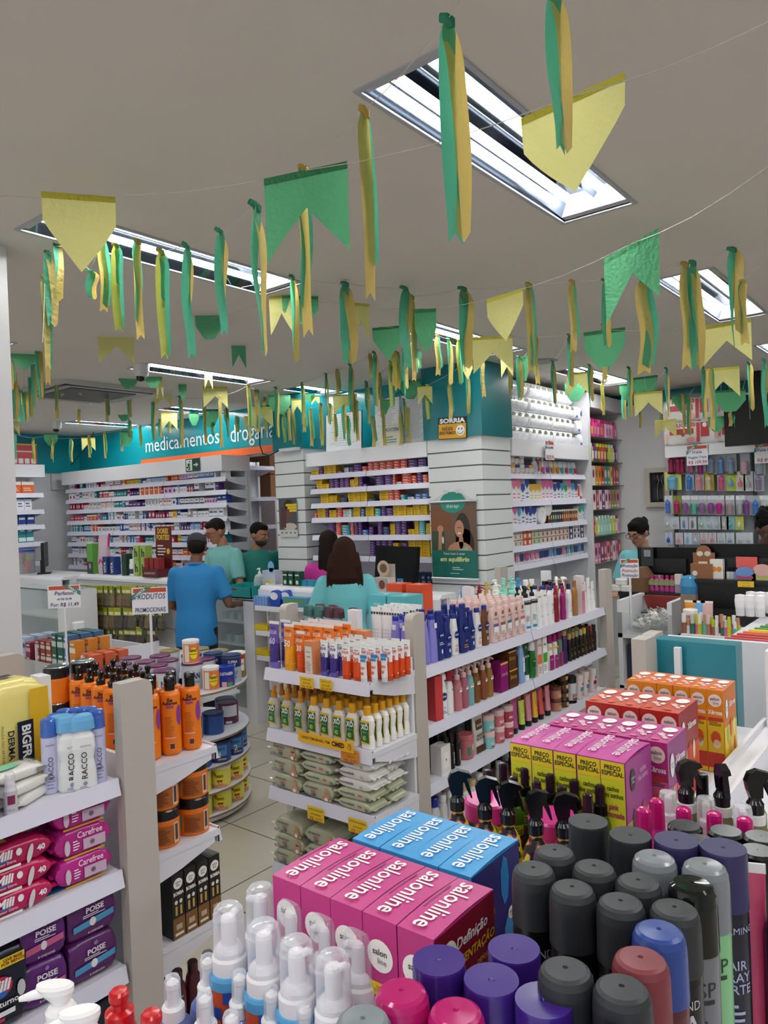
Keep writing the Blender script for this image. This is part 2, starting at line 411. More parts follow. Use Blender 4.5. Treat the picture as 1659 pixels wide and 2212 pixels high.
# cosmetics unit (front faces -Y) and glass niche
XC0,XC1=5.44,Py(1262,1000,3.0).x
Z_CO=[Py(1170,q,3.0).z for q in(1025,1082,1133,1175,1213)]
COU=unit('wall_shelf',fr((XC0,3.0,0)),XC1-XC0,.4,Z_CO+[.8,.5,.25],2,(Py(1170,989,3.0).z,Py(1170,955,3.0).z),label='white baby care shelf right of the slatted poster pillar, white rolls on top',lip=.04)
NX0,NX1=XC1+.06,XR-.005
Z_NI=[Py(1310,q,2.95).z for q in(945,997,1048,1100,1156,1215)]
e=bpy.data.objects.new('glass_shelf_niche',None); C.objects.link(e); tag(e,'white open niche with glass shelves of hair products beside the far wall','shelf')
zt=Py(1290,882,2.95).z
link('side_panel',MB().box(NX0-.055,NX0,2.95,3.48,0,zt,WALLM).mesh(),e); link('top_panel',MB().box(NX0-.055,NX1,2.95,3.48,zt,zt+.14,WALLM).mesh(),e)
link('back_panel',MB().box(NX0,NX1,3.4,3.48,0,zt,WALLM).mesh(),e)
GLS=film('b8d8d0',.75,.05,'shelf_glass'); GLE=mat('2f4a48',.2,kind='glass_edge')
for z in Z_NI:
 link('shelf',MB().box(NX0,NX1,2.97,3.4,z-.008,z,GLS,mats=[GLE,GLS,GLS,GLS,GLS,GLS]).mesh(),e)
 # far pegboard wall
XP=7.62; PY1=Px(1437,1000,XP).y; PY0=.55
z0h,z1h=Px(1540,982,XP).z,Px(1540,957,XP).z
e=bpy.data.objects.new('hook_wall',None); C.objects.link(e); tag(e,'grey hook wall hung with baby bottle packs behind the tills','shelf')
link('back_panel',MB().box(7.85,7.9,PY0,PY1,.3,z1h,mat('9aa0a6',.5,kind='peg_panel')).mesh(),e); link('header',MB().box(XP,7.9,PY0,PY1,z0h,z1h,WHITE).mesh(),e)
for y in(PY1-.02,Px(1632,1100,7.83).y,PY0+.02):link('upright',MB().box(7.82,7.85,y-.015,y+.015,.3,z0h,SLOT).mesh(),e)
# gondolas
def post(x0,x1,y0,y1,z1,roundx):
 """beige end post whose top corner is rounded on one side (roundx = -1 left, +1 right)"""
 r=.028; o=[]
 w=x1-x0
 if roundx<0:
  o=[(0,0),(w,0),(w,z1)]+[(r-r*math.sin(a*PI/12),z1-r+r*math.cos(a*PI/12)) for a in range(0,7)]
 else:
  o=[(0,0)]+[(w,0)]+[(w-r+r*math.cos(a*PI/12),z1-r+r*math.sin(a*PI/12)) for a in range(0,7)]+[(0,z1)]
 return MB().prism(o,GREYW,y1-y0,fr((x0,y0,0)))
def gondola(x0,x1,y0,y1,zs,bays,label,sides=(1,1),zc=1.38,posts=(),rail=True,bp=1.36):
 e=bpy.data.objects.new('display_shelf',None); C.objects.link(e); tag(e,label,'shelf'); yc=(y0+y1)/2
 link('back_panel',MB().box(x0,x1,yc-.012,yc+.012,0.02,bp,WHITE).mesh(),e)
 link('plinth',MB().box(x0,x1,y0+.02,y1-.02,0,.08,WHITE).mesh(),e)
 bl=(x1-x0)/bays; dep=yc-y0-.012
 for i in range(bays+1):
  xx=min(max(x0+i*bl,x0+.017),x1-.017); link('upright',MB().box(xx-.017,xx+.017,yc-.03,yc+.03,0,zc-.01,WHITE).mesh(),e)
 for z in zs:
  for i in range(bays):
   if sides[0]:link('shelf',lipshelf(bl-.004,dep).mesh(),e,fr((x0+i*bl+.002,y0,z)))
   if sides[1]:link('shelf',lipshelf(bl-.004,dep).mesh(),e,fr((x0+(i+1)*bl-.002,y1,z),PI))
 for q in posts:link('end_post',post(*q).mesh(),e)
 return e
ZC=[1.135,.875,.62,.335,.1]
G1=gondola(2.60,4.62,1.885,2.67,ZC,2,'white double-sided lotion shelf in the middle of the shop with beige end posts',posts=((2.52,2.605,1.87,1.915,1.385,-1),(2.52,2.605,2.64,2.685,1.385,-1),(4.62,4.73,1.87,1.915,1.385,1),(4.62,4.73,2.64,2.685,1.385,1)),bp=1.15)
ZL=[1.12,.865,.60,.33,.1]
G0=gondola(-.9,1.13,1.87,2.65,ZL,2,'white shelf of pads and wipes at the left edge with a tall beige end post',posts=((1.135,1.235,1.855,1.895,1.385,1),(1.135,1.235,2.615,2.66,1.385,1)),bp=1.14)
# foreground island
e=bpy.data.objects.new('display_table',None); C.objects.link(e); tag(e,'white island shelf in the foreground carrying spray cans and hair product boxes','shelf')
ZI=1.15
link('top_shelf',MB().box(-.3,2.38,.02,.87,ZI-.03,ZI,SHELF).mesh(),e)
link('rail',MB().box(1.45,2.33,.43,.485,ZI,ZI+.035,WHITE).box(1.45,2.33,.425,.435,ZI,ZI+.05,WHITE).box(1.45,2.33,.478,.488,ZI,ZI+.05,WHITE).mesh(),e)
link('base',MB().box(-.3,2.36,.06,.83,0,ZI-.03,SHELF).mesh(),e)
link('end_post',post(2.385,2.49,.838,.885,1.385,1).mesh(),e); link('upright',MB().box(2.48,2.5,.76,.78,1.0,1.35,WHITE).mesh(),e)
mb=MB().box(2.29,2.35,.41,.47,ZI,1.40,WHITE)
link('upright',mb.mesh(),e)
# end caps: a stack of shelves facing -X (centre gondola) and +X (left gondola)
def endcap(X,L,dep,zs,label,lip=.045):
 e=bpy.data.objects.new('end_shelf',None); C.objects.link(e); e.matrix_world=X; tag(e,label,'shelf')
 link('back_panel',MB().box(0.02,L-.02,dep-.015,dep,0.02,zs[0]+.05,WHITE).mesh(),e)
 for z in zs:link('shelf',lipshelf(L,dep-.015,lip).mesh(),e,fr((0,0,z)))
 return e
ZE=[1.155,.888,.632,.30]
EC=endcap(fr((2.205,2.455,0),F_X),.6,.31,ZE,'white end shelf of sunscreens, sprays and baby wipes facing the aisle')
ZO=[1.075,.80,.51,.2]
EO=endcap(fr((1.56,1.99,0),PI/2),.6,.32,ZO,'white end shelf of orange pump bottles behind the tall beige post')
# ================================================================= product builders
random.seed(11)
def K(h,r=.35,**k):return mat(h,r,kind=k.pop('kind','plastic'),**k)
def INK(h):return mat(h,.45,kind='ink')
def CD(h):return mat(h,.42,kind='card')
def lines(mb,x0,x1,z0,z1,n,m,X=None,wrap=0,seed=1):
 rnd=random.Random(seed); dz=(z1-z0)/n
 for i in range(n):
  z=z1-(i+.5)*dz; w=(x1-x0)*rnd.uniform(.6,1)
  if wrap:mb.wrapq(x0,x0+w,z-dz*.22,z+dz*.22,wrap,m,X,3)
  else:mb.rect(x0,x0+w,z-dz*.22,z+dz*.22,m,X)
def camo():
 m=mat('d8c02a',.3,kind='leopard_print',noise=.01,nscale=1); nt=m.node_tree; n=[x for x in nt.nodes if x.type=='TEX_NOISE'][0]; n.inputs['Scale'].default_value=45; n.inputs['Detail'].default_value=1
 r=nt.nodes.new('ShaderNodeValToRGB'); r.color_ramp.interpolation='CONSTANT'; e=r.color_ramp.elements; e[0].color=lin('14120c'); e[1].position=.41; e[1].color=lin('9c1f50')
 for q,c in((.45,'d8c02a'),(.56,'6a9420'),(.61,'d8c02a'),(.66,'1c1a10')):k=e.new(q); k.color=lin(c)
 nt.links.new(n.outputs['Fac'],r.inputs[0]); nt.links.new(r.outputs[0],nt.nodes['Principled BSDF'].inputs['Base Color']); return m
def carton(w,d,h,c,art=None,top=None,side=None,rough=.4,bulge=0):
 mb=MB(); A=K(c,rough,kind='card'); T=K(top,rough,kind='card') if top else A; Sd=K(side,rough,kind='card') if side else A
 mb.box(-w/2,w/2,-d/2,d/2,0,h,A,mats=[A,A,Sd,Sd,T,A])
 if bulge:
  n=6
  vs=[]
  for i in range(n+1):
   y=-d/2+d*i/n; z=h+.0004+bulge*math.sin(PI*i/n)
   vs+=[(-w/2,y,z),(w/2,y,z)]
  mb.add(vs,[(2*i,2*i+1,2*i+3,2*i+2) for i in range(n)],T,True)
 if art:art(mb,w,d,h)
 return mb
def capprof(r,h,kind):
 if kind=='flat':return[(r*1.03,0),(r,h-.002),(r*.985,h),(r*.12,h-.0005),(r*.06,h-.002),(.0002,h-.002)]
 return[(r*1.03,0),(r*1.0,h*.72),(r*.96,h*.86),(r*.86,h*.95),(r*.72,h*.985),(r*.1,h),(r*.06,h-.002),(.0002,h-.002)]
def spraycan(h,r,hc,cap,body,kind='round',rough=.45,art=None,shoulder=True,caplabel=None,bodytop=None):
 hb=h-hc
 c=MB().lathe(capprof(r,hc,kind),K(cap,rough),28,fr((0,0,hb)),caps=(1,0))
 b=MB().lathe([(r*.94,0),(r,.004),(r,hb-.008),(r*.97,hb)],K(body,.3,kind='painted_tin'),28)
 if art:art(b,r,hb)
 return[('can_body',b),('cap',c)]
def pumphead(z,r,col,L=.035,yaw=0,hs=.022,kind='flat',rr=.008):
 """closure collar + stem + actuator with a nozzle pointing local -Y"""
 m=K(col,.25); col_=MB().lathe([(r,0),(r,hs*.8),(r*.8,hs),(r*.45,hs+.001)],m,18,fr((0,0,z)))
 p=MB(); X=fr((0,0,z+hs),yaw)
 p.lathe([(r*.4,-.002),(r*.4,.012),(rr,.013),(rr*1.25,.026),(rr*1.2,.031),(rr*.9,.033)],m,14,X)
 p.tube([(0,0,.027),(0,-L*.6,.028),(0,-L,.022)],[rr*.9,rr*.62,rr*.42],m,8,X)
 return[('pump_collar',col_,[('pump_head',p)])]
def flatten(parts):return parts
def bottle(secs,body,p=2.4,art=None,n=20,rough=.28,clear=None):
 m=film(clear[0],clear[1],.08,'clear_bottle') if clear else K(body,rough)
 b=MB().loft(secs,m,n,p)
 if art:art(b)
 return b
def tube_pack(h,w,t,body,cap,hc=.03,art=None,band=None,crimp='f2f2f2'):
 """squeeze tube standing on its cap, flat crimped end up; front -Y"""
 c=MB().loft([(0,w*.40,t*.9),(hc-.003,w*.42,t*.98),(hc,w*.42,t)],K(cap,.3),18,2.2)
 b=MB(); z1=h-.012; sec=[]
 for k in range(7):
  q=k/6; sec.append((hc+(z1-hc)*q,w*(.43+.07*q),t*(1-q)**.8+.0012))
 ms=[K(band[0],.3) if band and k/6<band[1] else K(body,.3) for k in range(6)]
 b.loft(sec,K(body,.3),18,2,ms=ms); b.box(-w/2,w/2,-.0012,.0012,z1,h,K(crimp,.4))
 if band:b.loft([(hc,w*.432,t*1.01),(hc+.004,w*.434,t*.99)],K('ffffff',.3),18,2,caps=(0,0))
 if art:art(b,w,h,lambda z:-(t*(1-max(0,min(1,(z-hc)/(z1-hc))))**.8+.0012)-.0006)
 return[('cap',c),('tube',b)]
def slopetext(b,s,hgt,m,z,yf,x=0,bold=0,maxw=0):
 y0,y1=yf(z-hgt/2),yf(z+hgt/2); a=math.atan2(y1-y0,hgt)
 b.text(s,hgt,m,fr((x,(y0+y1)/2-.0008,z),0,-a),bold=bold,maxw=maxw)
def jar(h,r,body,lid,hl=.03,art=None,rl=1.04,rough=.3,lidart=None,n=24):
 b=MB().lathe([(r*.93,0),(r,.006),(r,h-hl-.004),(r*.95,h-hl)],K(body,rough),n)
 if art:art(b,r,h-hl)
 l=MB().lathe([(r*rl,0),(r*rl,hl-.004),(r*rl-.004,hl),(.001,hl)],K(lid,.25),n,fr((0,0,h-hl)),caps=(1,0))
 if lidart:lidart(l,r,h)
 return[('jar_body',b),('lid',l)]
def softpack(w,d,h,c,art=None,seed=0,crimp=.014,ccol=None,rough=.22,n=10,endw=1):
 """plump plastic pack lying along X: pillow body with crimped ends"""
 rnd=random.Random(seed); m=K(c,rough,kind='plastic_wrap',bump=.25); mb=MB(); secs=[]
 QF=list(zip((0,.03,.09,.2,.4,.6,.8,.91,.97,1),(.12,.42,.74,.95,1,1,.95,.74,.42,.12) if crimp else(.62,.84,.95,1,1,1,1,.95,.84,.62)))
 for q,f in QF:
  x=-w/2+w*q; hh=h/2*f*rnd.uniform(.97,1.03); dd=d/2*(.93+.07*f)*rnd.uniform(.985,1.015)
  r=[]
  for j in range(n*2):
   a=2*PI*(j+.5)/(n*2); cc,ss=math.cos(a),math.sin(a)
   r.append((x,dd*math.copysign(abs(cc)**.45,cc),h/2+hh*math.copysign(abs(ss)**.45,ss)))
  secs.append(r)
 mb.rings(secs,m,True)
 for s in(-1,1):
  if crimp:
   cm=K(ccol or c,rough,kind='plastic_wrap',bump=.25); vs=[]; t=8
   for i in range(t+1):
    y=-d/2*endw+d*endw*i/t; zz=.5*h+rnd.uniform(-.003,.003)
    vs+=[(s*w/2*.985,y,zz),(s*(w/2+crimp),y*1.03,zz+rnd.uniform(-.004,.004))]
   mb.add(vs,[(2*i,2*i+2,2*i+3,2*i+1) for i in range(t)],cm,True)
 if art:art(mb,w,d,h)
 return mb
def roundsteps(a):return a
# ---------------------------------------------------------------- medicine box meshes: one per colour pair
PAL=[('e8e8ea','2f58a8'),('e8e8ea','c22a38'),('e8e8ea','2a8f9a'),('e8e8ea','8a8f98'),('e6e6ea','5a3a90'),('e8e8e8','d8722a'),('1f3f8a','e6e6ea'),('a81c34','e6d6d8'),
('8e1f4a','e6d6d8'),('2a8c96','dfeff0'),('e0672a','f0e6dc'),('4a2a70','d8d0e4'),('b8d2ea','2f58a8'),('d8b8d8','7a2a80'),('e8c23a','8a5a10'),('2a5aa8','f0f0f0'),('d8dce2','3a3f4a'),('c8405a','f0f0f0')]
def medmesh(a,b_,st):
 mb=MB(); A=K(a,.45,kind='card'); B=INK(b_)
 mb.box(-.5,.5,-.5,.5,0,1,A); Y=-.503
 if st==0:mb.rect(-.5,.5,.08,.3,B,y=Y); mb.rect(-.3,.3,.62,.74,B,y=Y)
 elif st==1:mb.rect(-.5,-.2,0,1,B,y=Y); mb.rect(-.05,.4,.55,.65,B,y=Y)
 elif st==2:mb.rect(-.5,.5,.72,1,B,y=Y); mb.rect(-.35,.2,.4,.48,B,y=Y); mb.rect(-.35,.3,.24,.3,B,y=Y)
 elif st==3:mb.rect(-.36,.36,.45,.62,B,y=Y); mb.rect(-.5,.5,0,.1,B,y=Y)
 elif st==4:mb.disc(.12,.45,.28,.25,B,y=Y,n=12)
 return mb
MEDP={}
def medproto(ci,st):
 k=(ci,st)
 if k not in MEDP:MEDP[k]=Proto('medicine_box','box',medmesh(PAL[ci][0],PAL[ci][1],st))
 return MEDP[k]
CNAME=['white and blue','white and red','white and teal','white and grey','white and purple','white and orange','dark blue','crimson','wine red','teal','orange','purple','pale blue','lilac','yellow','blue','light grey','rose red']
# ---------------------------------------------------------------- row helper
def row(pr,n,p0,step,rz,lab,group,jit=0,sc=1,side='left',rzj=0,z=None):
 """n copies from p0 by step; lab uses %s for the place in the row"""
 out=[]
 for i in range(n):
  p=Vector(p0)+Vector(step)*i+Vector((random.uniform(-jit,jit),random.uniform(-jit,jit),0))
  q=pr[i%len(pr)] if isinstance(pr,(list,tuple)) else pr
  out.append(q.put(p,rz+random.uniform(-rzj,rzj),lab%nth(i,n,side) if '%s' in lab else lab,group,sc))
 return out
 # ================================================================= foreground island
random.seed(21)
GI=ZI
# --- hair product cartons
def circ(mb,X,cx,cz,r,h,a='salon',b='line',c='f6f2ec',k=1.0):
 mb.disc(cx,cz,r*k,r,CD(c),X,y=0)
 T=INK('26262a'); mb.text(a,h,T,X@fr((cx,-.0005,cz+h*.55)),maxw=r*1.6*k,bold=.01); mb.text(b,h*.95,INK('66666c'),X@fr((cx+r*.15,-.0005,cz-h*.85)),maxw=r*1.1*k)
def art_pink(mb,w,d,h):
 mb.text('salonline',.026,CD('f4f0f2'),TOP(h+.0035,0,-.002,rz=-PI/2),bold=.012,maxw=d*.84)
 mb.rect(-.0012,.0012,-.03,.03,INK('8c2060'),TOP(h+.0030,-.021,.01,rz=0))
 circ(mb,FRONT(d),0,h-.045,.0195,.0075)
 mb.rect(-w*.36,w*.36,h-.094,h-.078,CD('f0d020'),FRONT(d)); mb.text('CREME\nMULTIFUNÇÃO',.0035,INK('8c1040'),FRONT(d,0,h-.086,.0012),maxw=w*.66)
 R=RIGHT(w); mb.rect(-d/2+.001,d/2-.001,.001,h-.001,CD('7c0f28'),R)
 R=RIGHT(w,e=.0012); circ(mb,R,-.038,h-.036,.021,.008,k=.8)
 mb.text('Definição',.013,CD('efe8ea'),R@fr((.012,0,h-.028)),bold=.02,shear=.2); mb.text('OSTENTAÇÃO',.0105,CD('e0b828'),R@fr((.014,0,h-.05)),bold=.02,shear=.2)
 mb.text('DEPOIS',.006,CD('e0b828'),R@fr((.035,0,h-.07))); lines(mb,.02,.05,h-.12,h-.085,7,INK('b8909a'),R)
 mb.disc(0,h-.13,.022,.04,INK('2a1410'),R,16)
P_PINK=Proto('hair_product_box','box',carton(.0515,.134,.208,'c22f80',art_pink,top='c43a88',bulge=.003))
def art_blue(mb,w,d,h):
 mb.text('salonline',.026,CD('f0f4f8'),TOP(h+.0035,0,-.002,rz=-PI/2),bold=.012,maxw=d*.84)
 R=RIGHT(w); mb.rect(-d/2+.001,d/2-.001,.001,h-.001,CD('2f2f78'),R); R=RIGHT(w,e=.0012)
 for q,c in(((.02,.17,.012,.035),'2a84c8'),((-.03,.14,.02,.03),'e86a2a'),((.03,.09,.016,.03),'49a2e0'),((.0,.06,.012,.04),'5fc0e8'),((.04,.04,.014,.03),'e86a2a')):mb.disc(q[0],q[1],q[2],q[3],INK(c),R,7)
 circ(mb,RIGHT(w,e=.0016),.035,h-.09,.009,.0035)
P_BLUE=Proto('hair_product_box','box',carton(.0505,.132,.208,'3a98d8',art_blue,top='3e9ddc',bulge=.003))
def art_cachos(mb,w,d,h):
 mb.text('salonline',.023,CD('f6e6f0'),TOP(h+.0055,0,.006,rz=-PI/2),bold=.008,maxw=d*.8)
 F=FRONT(d); mb.rect(-w/2+.001,w/2-.001,.001,h-.0015,K('d8dc30',.45,kind='card'),F); mb.rect(-w/2+.001,w/2-.001,h-.036,h-.0015,K('ecd42a',.45,kind='card'),FRONT(d,e=.0012))
 F=FRONT(d,e=.0018); T=INK('22301c')
 mb.text('PREÇO\nESPECIAL',.0085,T,F@fr((0,0,h-.018)),bold=.02,maxw=w*.88); mb.text('cachos\ndos sonhos',.0095,T,F@fr((0,0,h-.058)),bold=.015,maxw=w*.82)
 mb.text('pink\nlemonade',.011,CD('b0305a'),F@fr((0,0,h-.093)),bold=.03,maxw=w*.86)
 R=RIGHT(w); mb.rect(-d/2+.001,d/2-.001,.001,h-.001,CD('a83a90'),R); R=RIGHT(w,e=.0012)
 mb.rect(-d/2+.001,d/2-.001,.001,h*.45,CD('c8a860'),R)
 R=RIGHT(w,e=.0018); mb.disc(-.035,h-.04,.013,.021,INK('28202a'),R); mb.text('salon\nline',.006,CD('f0f0f0'),R@fr((-.035,-.0004,h-.04))); mb.text('cachos\ndos sonhos',.011,CD('f0d8e8'),R@fr((.018,0,h-.04)),maxw=.05)
 for q,c in(((.02,.09,.016,.022),'b8407a'),((.03,.04,.018,.02),'e0c840'),((-.03,.08,.011,.03),'5a2a50'),((-.02,.04,.016,.022),'d0c050')):mb.disc(q[0],q[1],q[2],q[3],INK(c),R,10)
P_CAC=Proto('hair_product_box','box',carton(.0472,.137,.207,'b8358c',art_cachos,top='c0409a',bulge=.005))
def art_x(c_top,c_front,c_side,c_mid,word='Xêrosa'):
 def f(mb,w,d,h):
  T=TOP(h+.001); mb.disc(0,d*.22,w*.36,d*.14,CD('f4f4f4'),T); mb.text('line',.004,INK('505058'),TOP(h+.0015)@fr((0,0,d*.22)))
  mb.text(word,.013,CD('f4e6e6'),TOP(h+.0012,0,-.018,rz=-.9),bold=.03,maxw=w*.95)
  mb.disc(-w*.2,-d*.36,w*.2,d*.05,INK(c_mid),T); mb.disc(w*.28,-d*.08,w*.14,d*.06,INK('f6f0e8'),T,6)
  F=FRONT(d); mb.rect(-w/2+.001,w/2-.001,.001,h*.62,K(c_mid,.45,kind='card'),F); F=FRONT(d,e=.0012)
  circ(mb,F,0,h-.026,w*.4,.0075,c='f2dcd8')
  mb.text(word,.011,CD('f6ecec'),F@fr((0,-.0004,h-.056)),bold=.03,maxw=w*.86); mb.rect(-w*.42,w*.42,h-.078,h-.069,INK('c43a34'),F)
  lines(mb,-w*.4,w*.4,h-.09,h-.079,3,INK('5a3420'),F); mb.disc(0,h-.12,w*.3,.018,INK('d05a2a'),F,9); mb.disc(w*.05,h-.135,w*.22,.012,INK('efe0b8'),F,9); mb.rect(-w*.5+.001,w*.5-.001,.012,.05,INK('c2382e'),F)
  R=RIGHT(w); mb.rect(-d/2+.001,d/2-.001,.001,h*.55,K(c_mid,.45,kind='card'),R); R=RIGHT(w,e=.0012)
  mb.disc(-d*.3,h-.05,.012,.024,CD('f4f4f4'),R); mb.text('salon\nline',.0055,INK('303036'),R@fr((-d*.3,-.0004,h-.05)))
  mb.text(word,.015,CD('f6ecec'),R@fr((d*.12,-.0004,h-.045)),bold=.03,maxw=d*.5)
  for k,(x,z,c) in enumerate(((-.03,.09,'8fc04a'),(.0,.1,'d84a3a'),(.03,.1,'efe0b8'),(-.01,.05,'f0a040'),(.035,.05,'d84a3a'))):mb.disc(x,z,.009,.024,INK(c),R,8)
 return f
P_XP=Proto('hair_product_box','box',carton(.0424,.12,.207,'b42c78',art_x('c0429a','b42c78','a03a80','d8669a'),top='b83a86',side='93307a'))
P_XR=Proto('hair_product_box','box',carton(.0435,.145,.207,'b3261c',art_x('','','','d8572a'),top='c24a34',side='9a2a30'))
P_XO=Proto('hair_product_box','box',carton(.0400,.125,.207,'e08a1e',art_x('','','','e8c82a'),top='d86a2c',side='d0761e'))
G='hair product boxes standing on the foreground island'
row(P_PINK,5,(.74,.7245,GI),(0,-.0528,0),F_X,'magenta hair box with white lid lettering, %s in the nearest row',G,rzj=.008)
row(P_BLUE,4,(.882,.706,GI),(0,-.0512,0),F_X,'sky blue topped hair product box, %s of the four behind the magenta row',G,rzj=.01)
row(P_CAC,5,(1.402,.73,GI),(0,-.048,0),F_X,'pink topped hair box with yellow special price front, %s of its row',G,rzj=.012)
row(P_XP,6,(1.545,.723,GI),(0,-.0432,0),F_X,'magenta hair box with oval and green fruit, %s of six',G,rzj=.012)
row(P_XR,5,(1.775,.728,GI),(0,-.0442,0),F_X,'red hair box with white oval lid mark, %s of its row',G,rzj=.012)
row(P_XO,6,(2.015,.722,GI),(0,-.0408,0),F_X,'orange hair box in front of the teal wrapped panel, %s of six',G,rzj=.012)
# --- spray cans
GC='hair spray cans standing on the foreground island'
YAWC=-1.08
def a_amend(b,r,hb):
 m=INK('c8c8d0'); X=fr((0,0,hb-.026)); b.text('AMEND',.0095,m,X,wrap=r+.0006,maxw=.04); b.text('VA\nLO\nRI\nZE',.022,m,fr((0,0,hb-.09)),wrap=r+.0006,bold=.01)
def a_vert(s,c,extra=None):
 def f(b,r,hb):
  m=INK(c); n=fr((0,0,hb*.45),0,0,-PI/2)
  v,fc=text_geo(s,.01); k=.014/.7; w=max(p[0] for p in v)-min(p[0] for p in v); kx=min(k,hb*.62/w)
  b.add([((r+.0006)*math.sin(-(y*k)/(r)),-(r+.0006)*math.cos((y*k)/r),hb*.42+x*kx) for x,y,z in v],fc,m)
  if extra:b.wrapq(-.016,.016,hb-.05,hb-.045,r+.0005,m); b.text(extra,.016,m,fr((0,0,hb-.035)),wrap=r+.0006)
 return f
def a_navy(b,r,hb):
 m=INK('b0b4d8'); b.text('CHARMING',.008,m,fr((0,0,hb-.02)),wrap=r+.0006); b.text('HAIR\nSPRAY\nFORTE',.011,m,fr((0,0,hb-.075)),wrap=r+.0006,bold=.01); lines(b,-.015,.015,.05,.1,6,m,wrap=r+.0006); b.text('O',.03,m,fr((0,0,.03)),wrap=r+.0006)
CAN={
'dark':Proto('spray_can','spray can',spraycan(.270,.0257,.062,'2a2c30','0b0b0d','round',.5,a_amend)),
'flat':Proto('spray_can','spray can',spraycan(.270,.0258,.075,'26292c','111114','flat',.5)),
'navyflat':Proto('spray_can','spray can',spraycan(.272,.0262,.068,'332c5c','141428','flat',.45,a_navy)),
'grey':Proto('spray_can','spray can',spraycan(.270,.0262,.07,'7f858c','86c48a','round',.2,a_vert('SEM PERFUME','20402a','ASP'))),
'gloss':Proto('spray_can','spray can',spraycan(.270,.0262,.07,'101513','77777e','round',.08,a_vert('HAIR SPRAY','26262a','ASP'))),
'blue':Proto('spray_can','spray can',spraycan(.270,.0262,.066,'2a4590','5a2028','round',.3)),
'maroon':Proto('spray_can','spray can',spraycan(.270,.0262,.062,'7c3038','3c1418','round',.45)),
'purple':Proto('spray_can','spray can',spraycan(.250,.0262,.06,'3c2280','24164a','flat',.22)),
'pink':Proto('spray_can','spray can',spraycan(.250,.026,.06,'b81c6c','b01860','round',.15)),
'steel':Proto('spray_can','spray can',spraycan(.250,.026,.06,'7c868c','606a70','round',.3)),
'chrome':Proto('spray_can','spray can',spraycan(.255,.026,.06,'6a5cc0','24164a','round',.08)),
}
for k,x,y,lb in[
('flat',.928,.411,'dark grey sharp-edged cap, farthest left of the black can group'),('flat',.919,.351,'dark grey sharp-edged cap, beside the purple flat capped cans'),
('dark',.829,.412,'dull dark grey cap, behind the front left black can'),('dark',.775,.413,'dull dark grey cap, leftmost black can beside the blue boxes'),
('dark',.818,.357,'dull dark grey cap, behind the two flat topped cans in the middle'),('dark',.76,.358,'dull dark grey cap, second from the left in the middle row'),
('dark',.815,.304,'dull dark grey cap, in front of the glossy grey cap'),('dark',.762,.304,'dull dark grey cap, third from the left in the middle row'),
('dark',.781,.254,'dark grey cap and tall white letters at the right edge'),('grey',.881,.308,'glossy light grey cap, left of the pair'),
('grey',.893,.254,'glossy light grey cap and pale green body with vertical letters'),('gloss',.842,.254,'shiny black cap and grey body with vertical letters'),
('blue',.732,.254,'satin blue cap above a dark wine body'),('maroon',.677,.253,'dull maroon red cap in front of the blue capped can'),
('dark',.623,.303,'dull dark grey cap, between the purple caps and the maroon cap'),('dark',.627,.252,'dull dark grey cap, in front of the maroon capped can'),
('navyflat',.932,.298,'wide purple flat cap, left of two'),('navyflat',.943,.246,'wide purple flat cap, right of two'),
('purple',.592,.423,'violet cap touching the front magenta box'),('purple',.651,.372,'violet cap, farthest of the violet group'),('purple',.596,.366,'violet cap in the middle of the violet group'),
('purple',.598,.313,'violet cap, rightmost of the violet group'),('pink',.535,.426,'hot pink cap, left of two near the bottom edge'),('pink',.541,.37,'hot pink cap, right of two at the bottom edge'),
('steel',.485,.431,'steel grey cap at the bottom edge beside the pink caps'),('chrome',.572,.252,'shiny purple metallic cap at the bottom edge')]:
 CAN[k].put((x,y,GI),YAWC,'spray can with '+lb,GC)
 # slender navy spray bottle and pink tube at the right edge
def a_n(b):b.text('HAIR\nSPRAY',.01,INK('b0b4d8'),fr((0,-.0195,.12),0),maxw=.03)
b=bottle([(0,.017,.017),(.004,.019,.019),(.16,.019,.019),(.185,.012,.012),(.19,.009,.009)],'1a1c40',2,a_n)
dm=MB().lathe([(.012,.19),(.012,.235),(.009,.245),(.0005,.248)],film('f2f4f8',.75,.06,'clear_cap'),16,caps=(0,0)); pw=MB().lathe([(.01,.188),(.01,.2),(.006,.202),(.006,.225),(.004,.23)],K('f0f0f2'),12)
Proto('spray_bottle','bottle',[('bottle_body',b),('clear_cap',dm),('nozzle',pw)]).put((.995,.196,GI),YAWC,'slim navy spray bottle with white nozzle under a clear cap at the right edge')
Proto('squeeze_tube','tube',tube_pack(.235,.04,.016,'d04a74','b03a60')).put((.998,.232,GI),-1.2,'slim pink tube squeezed between purple capped can and the right edge')
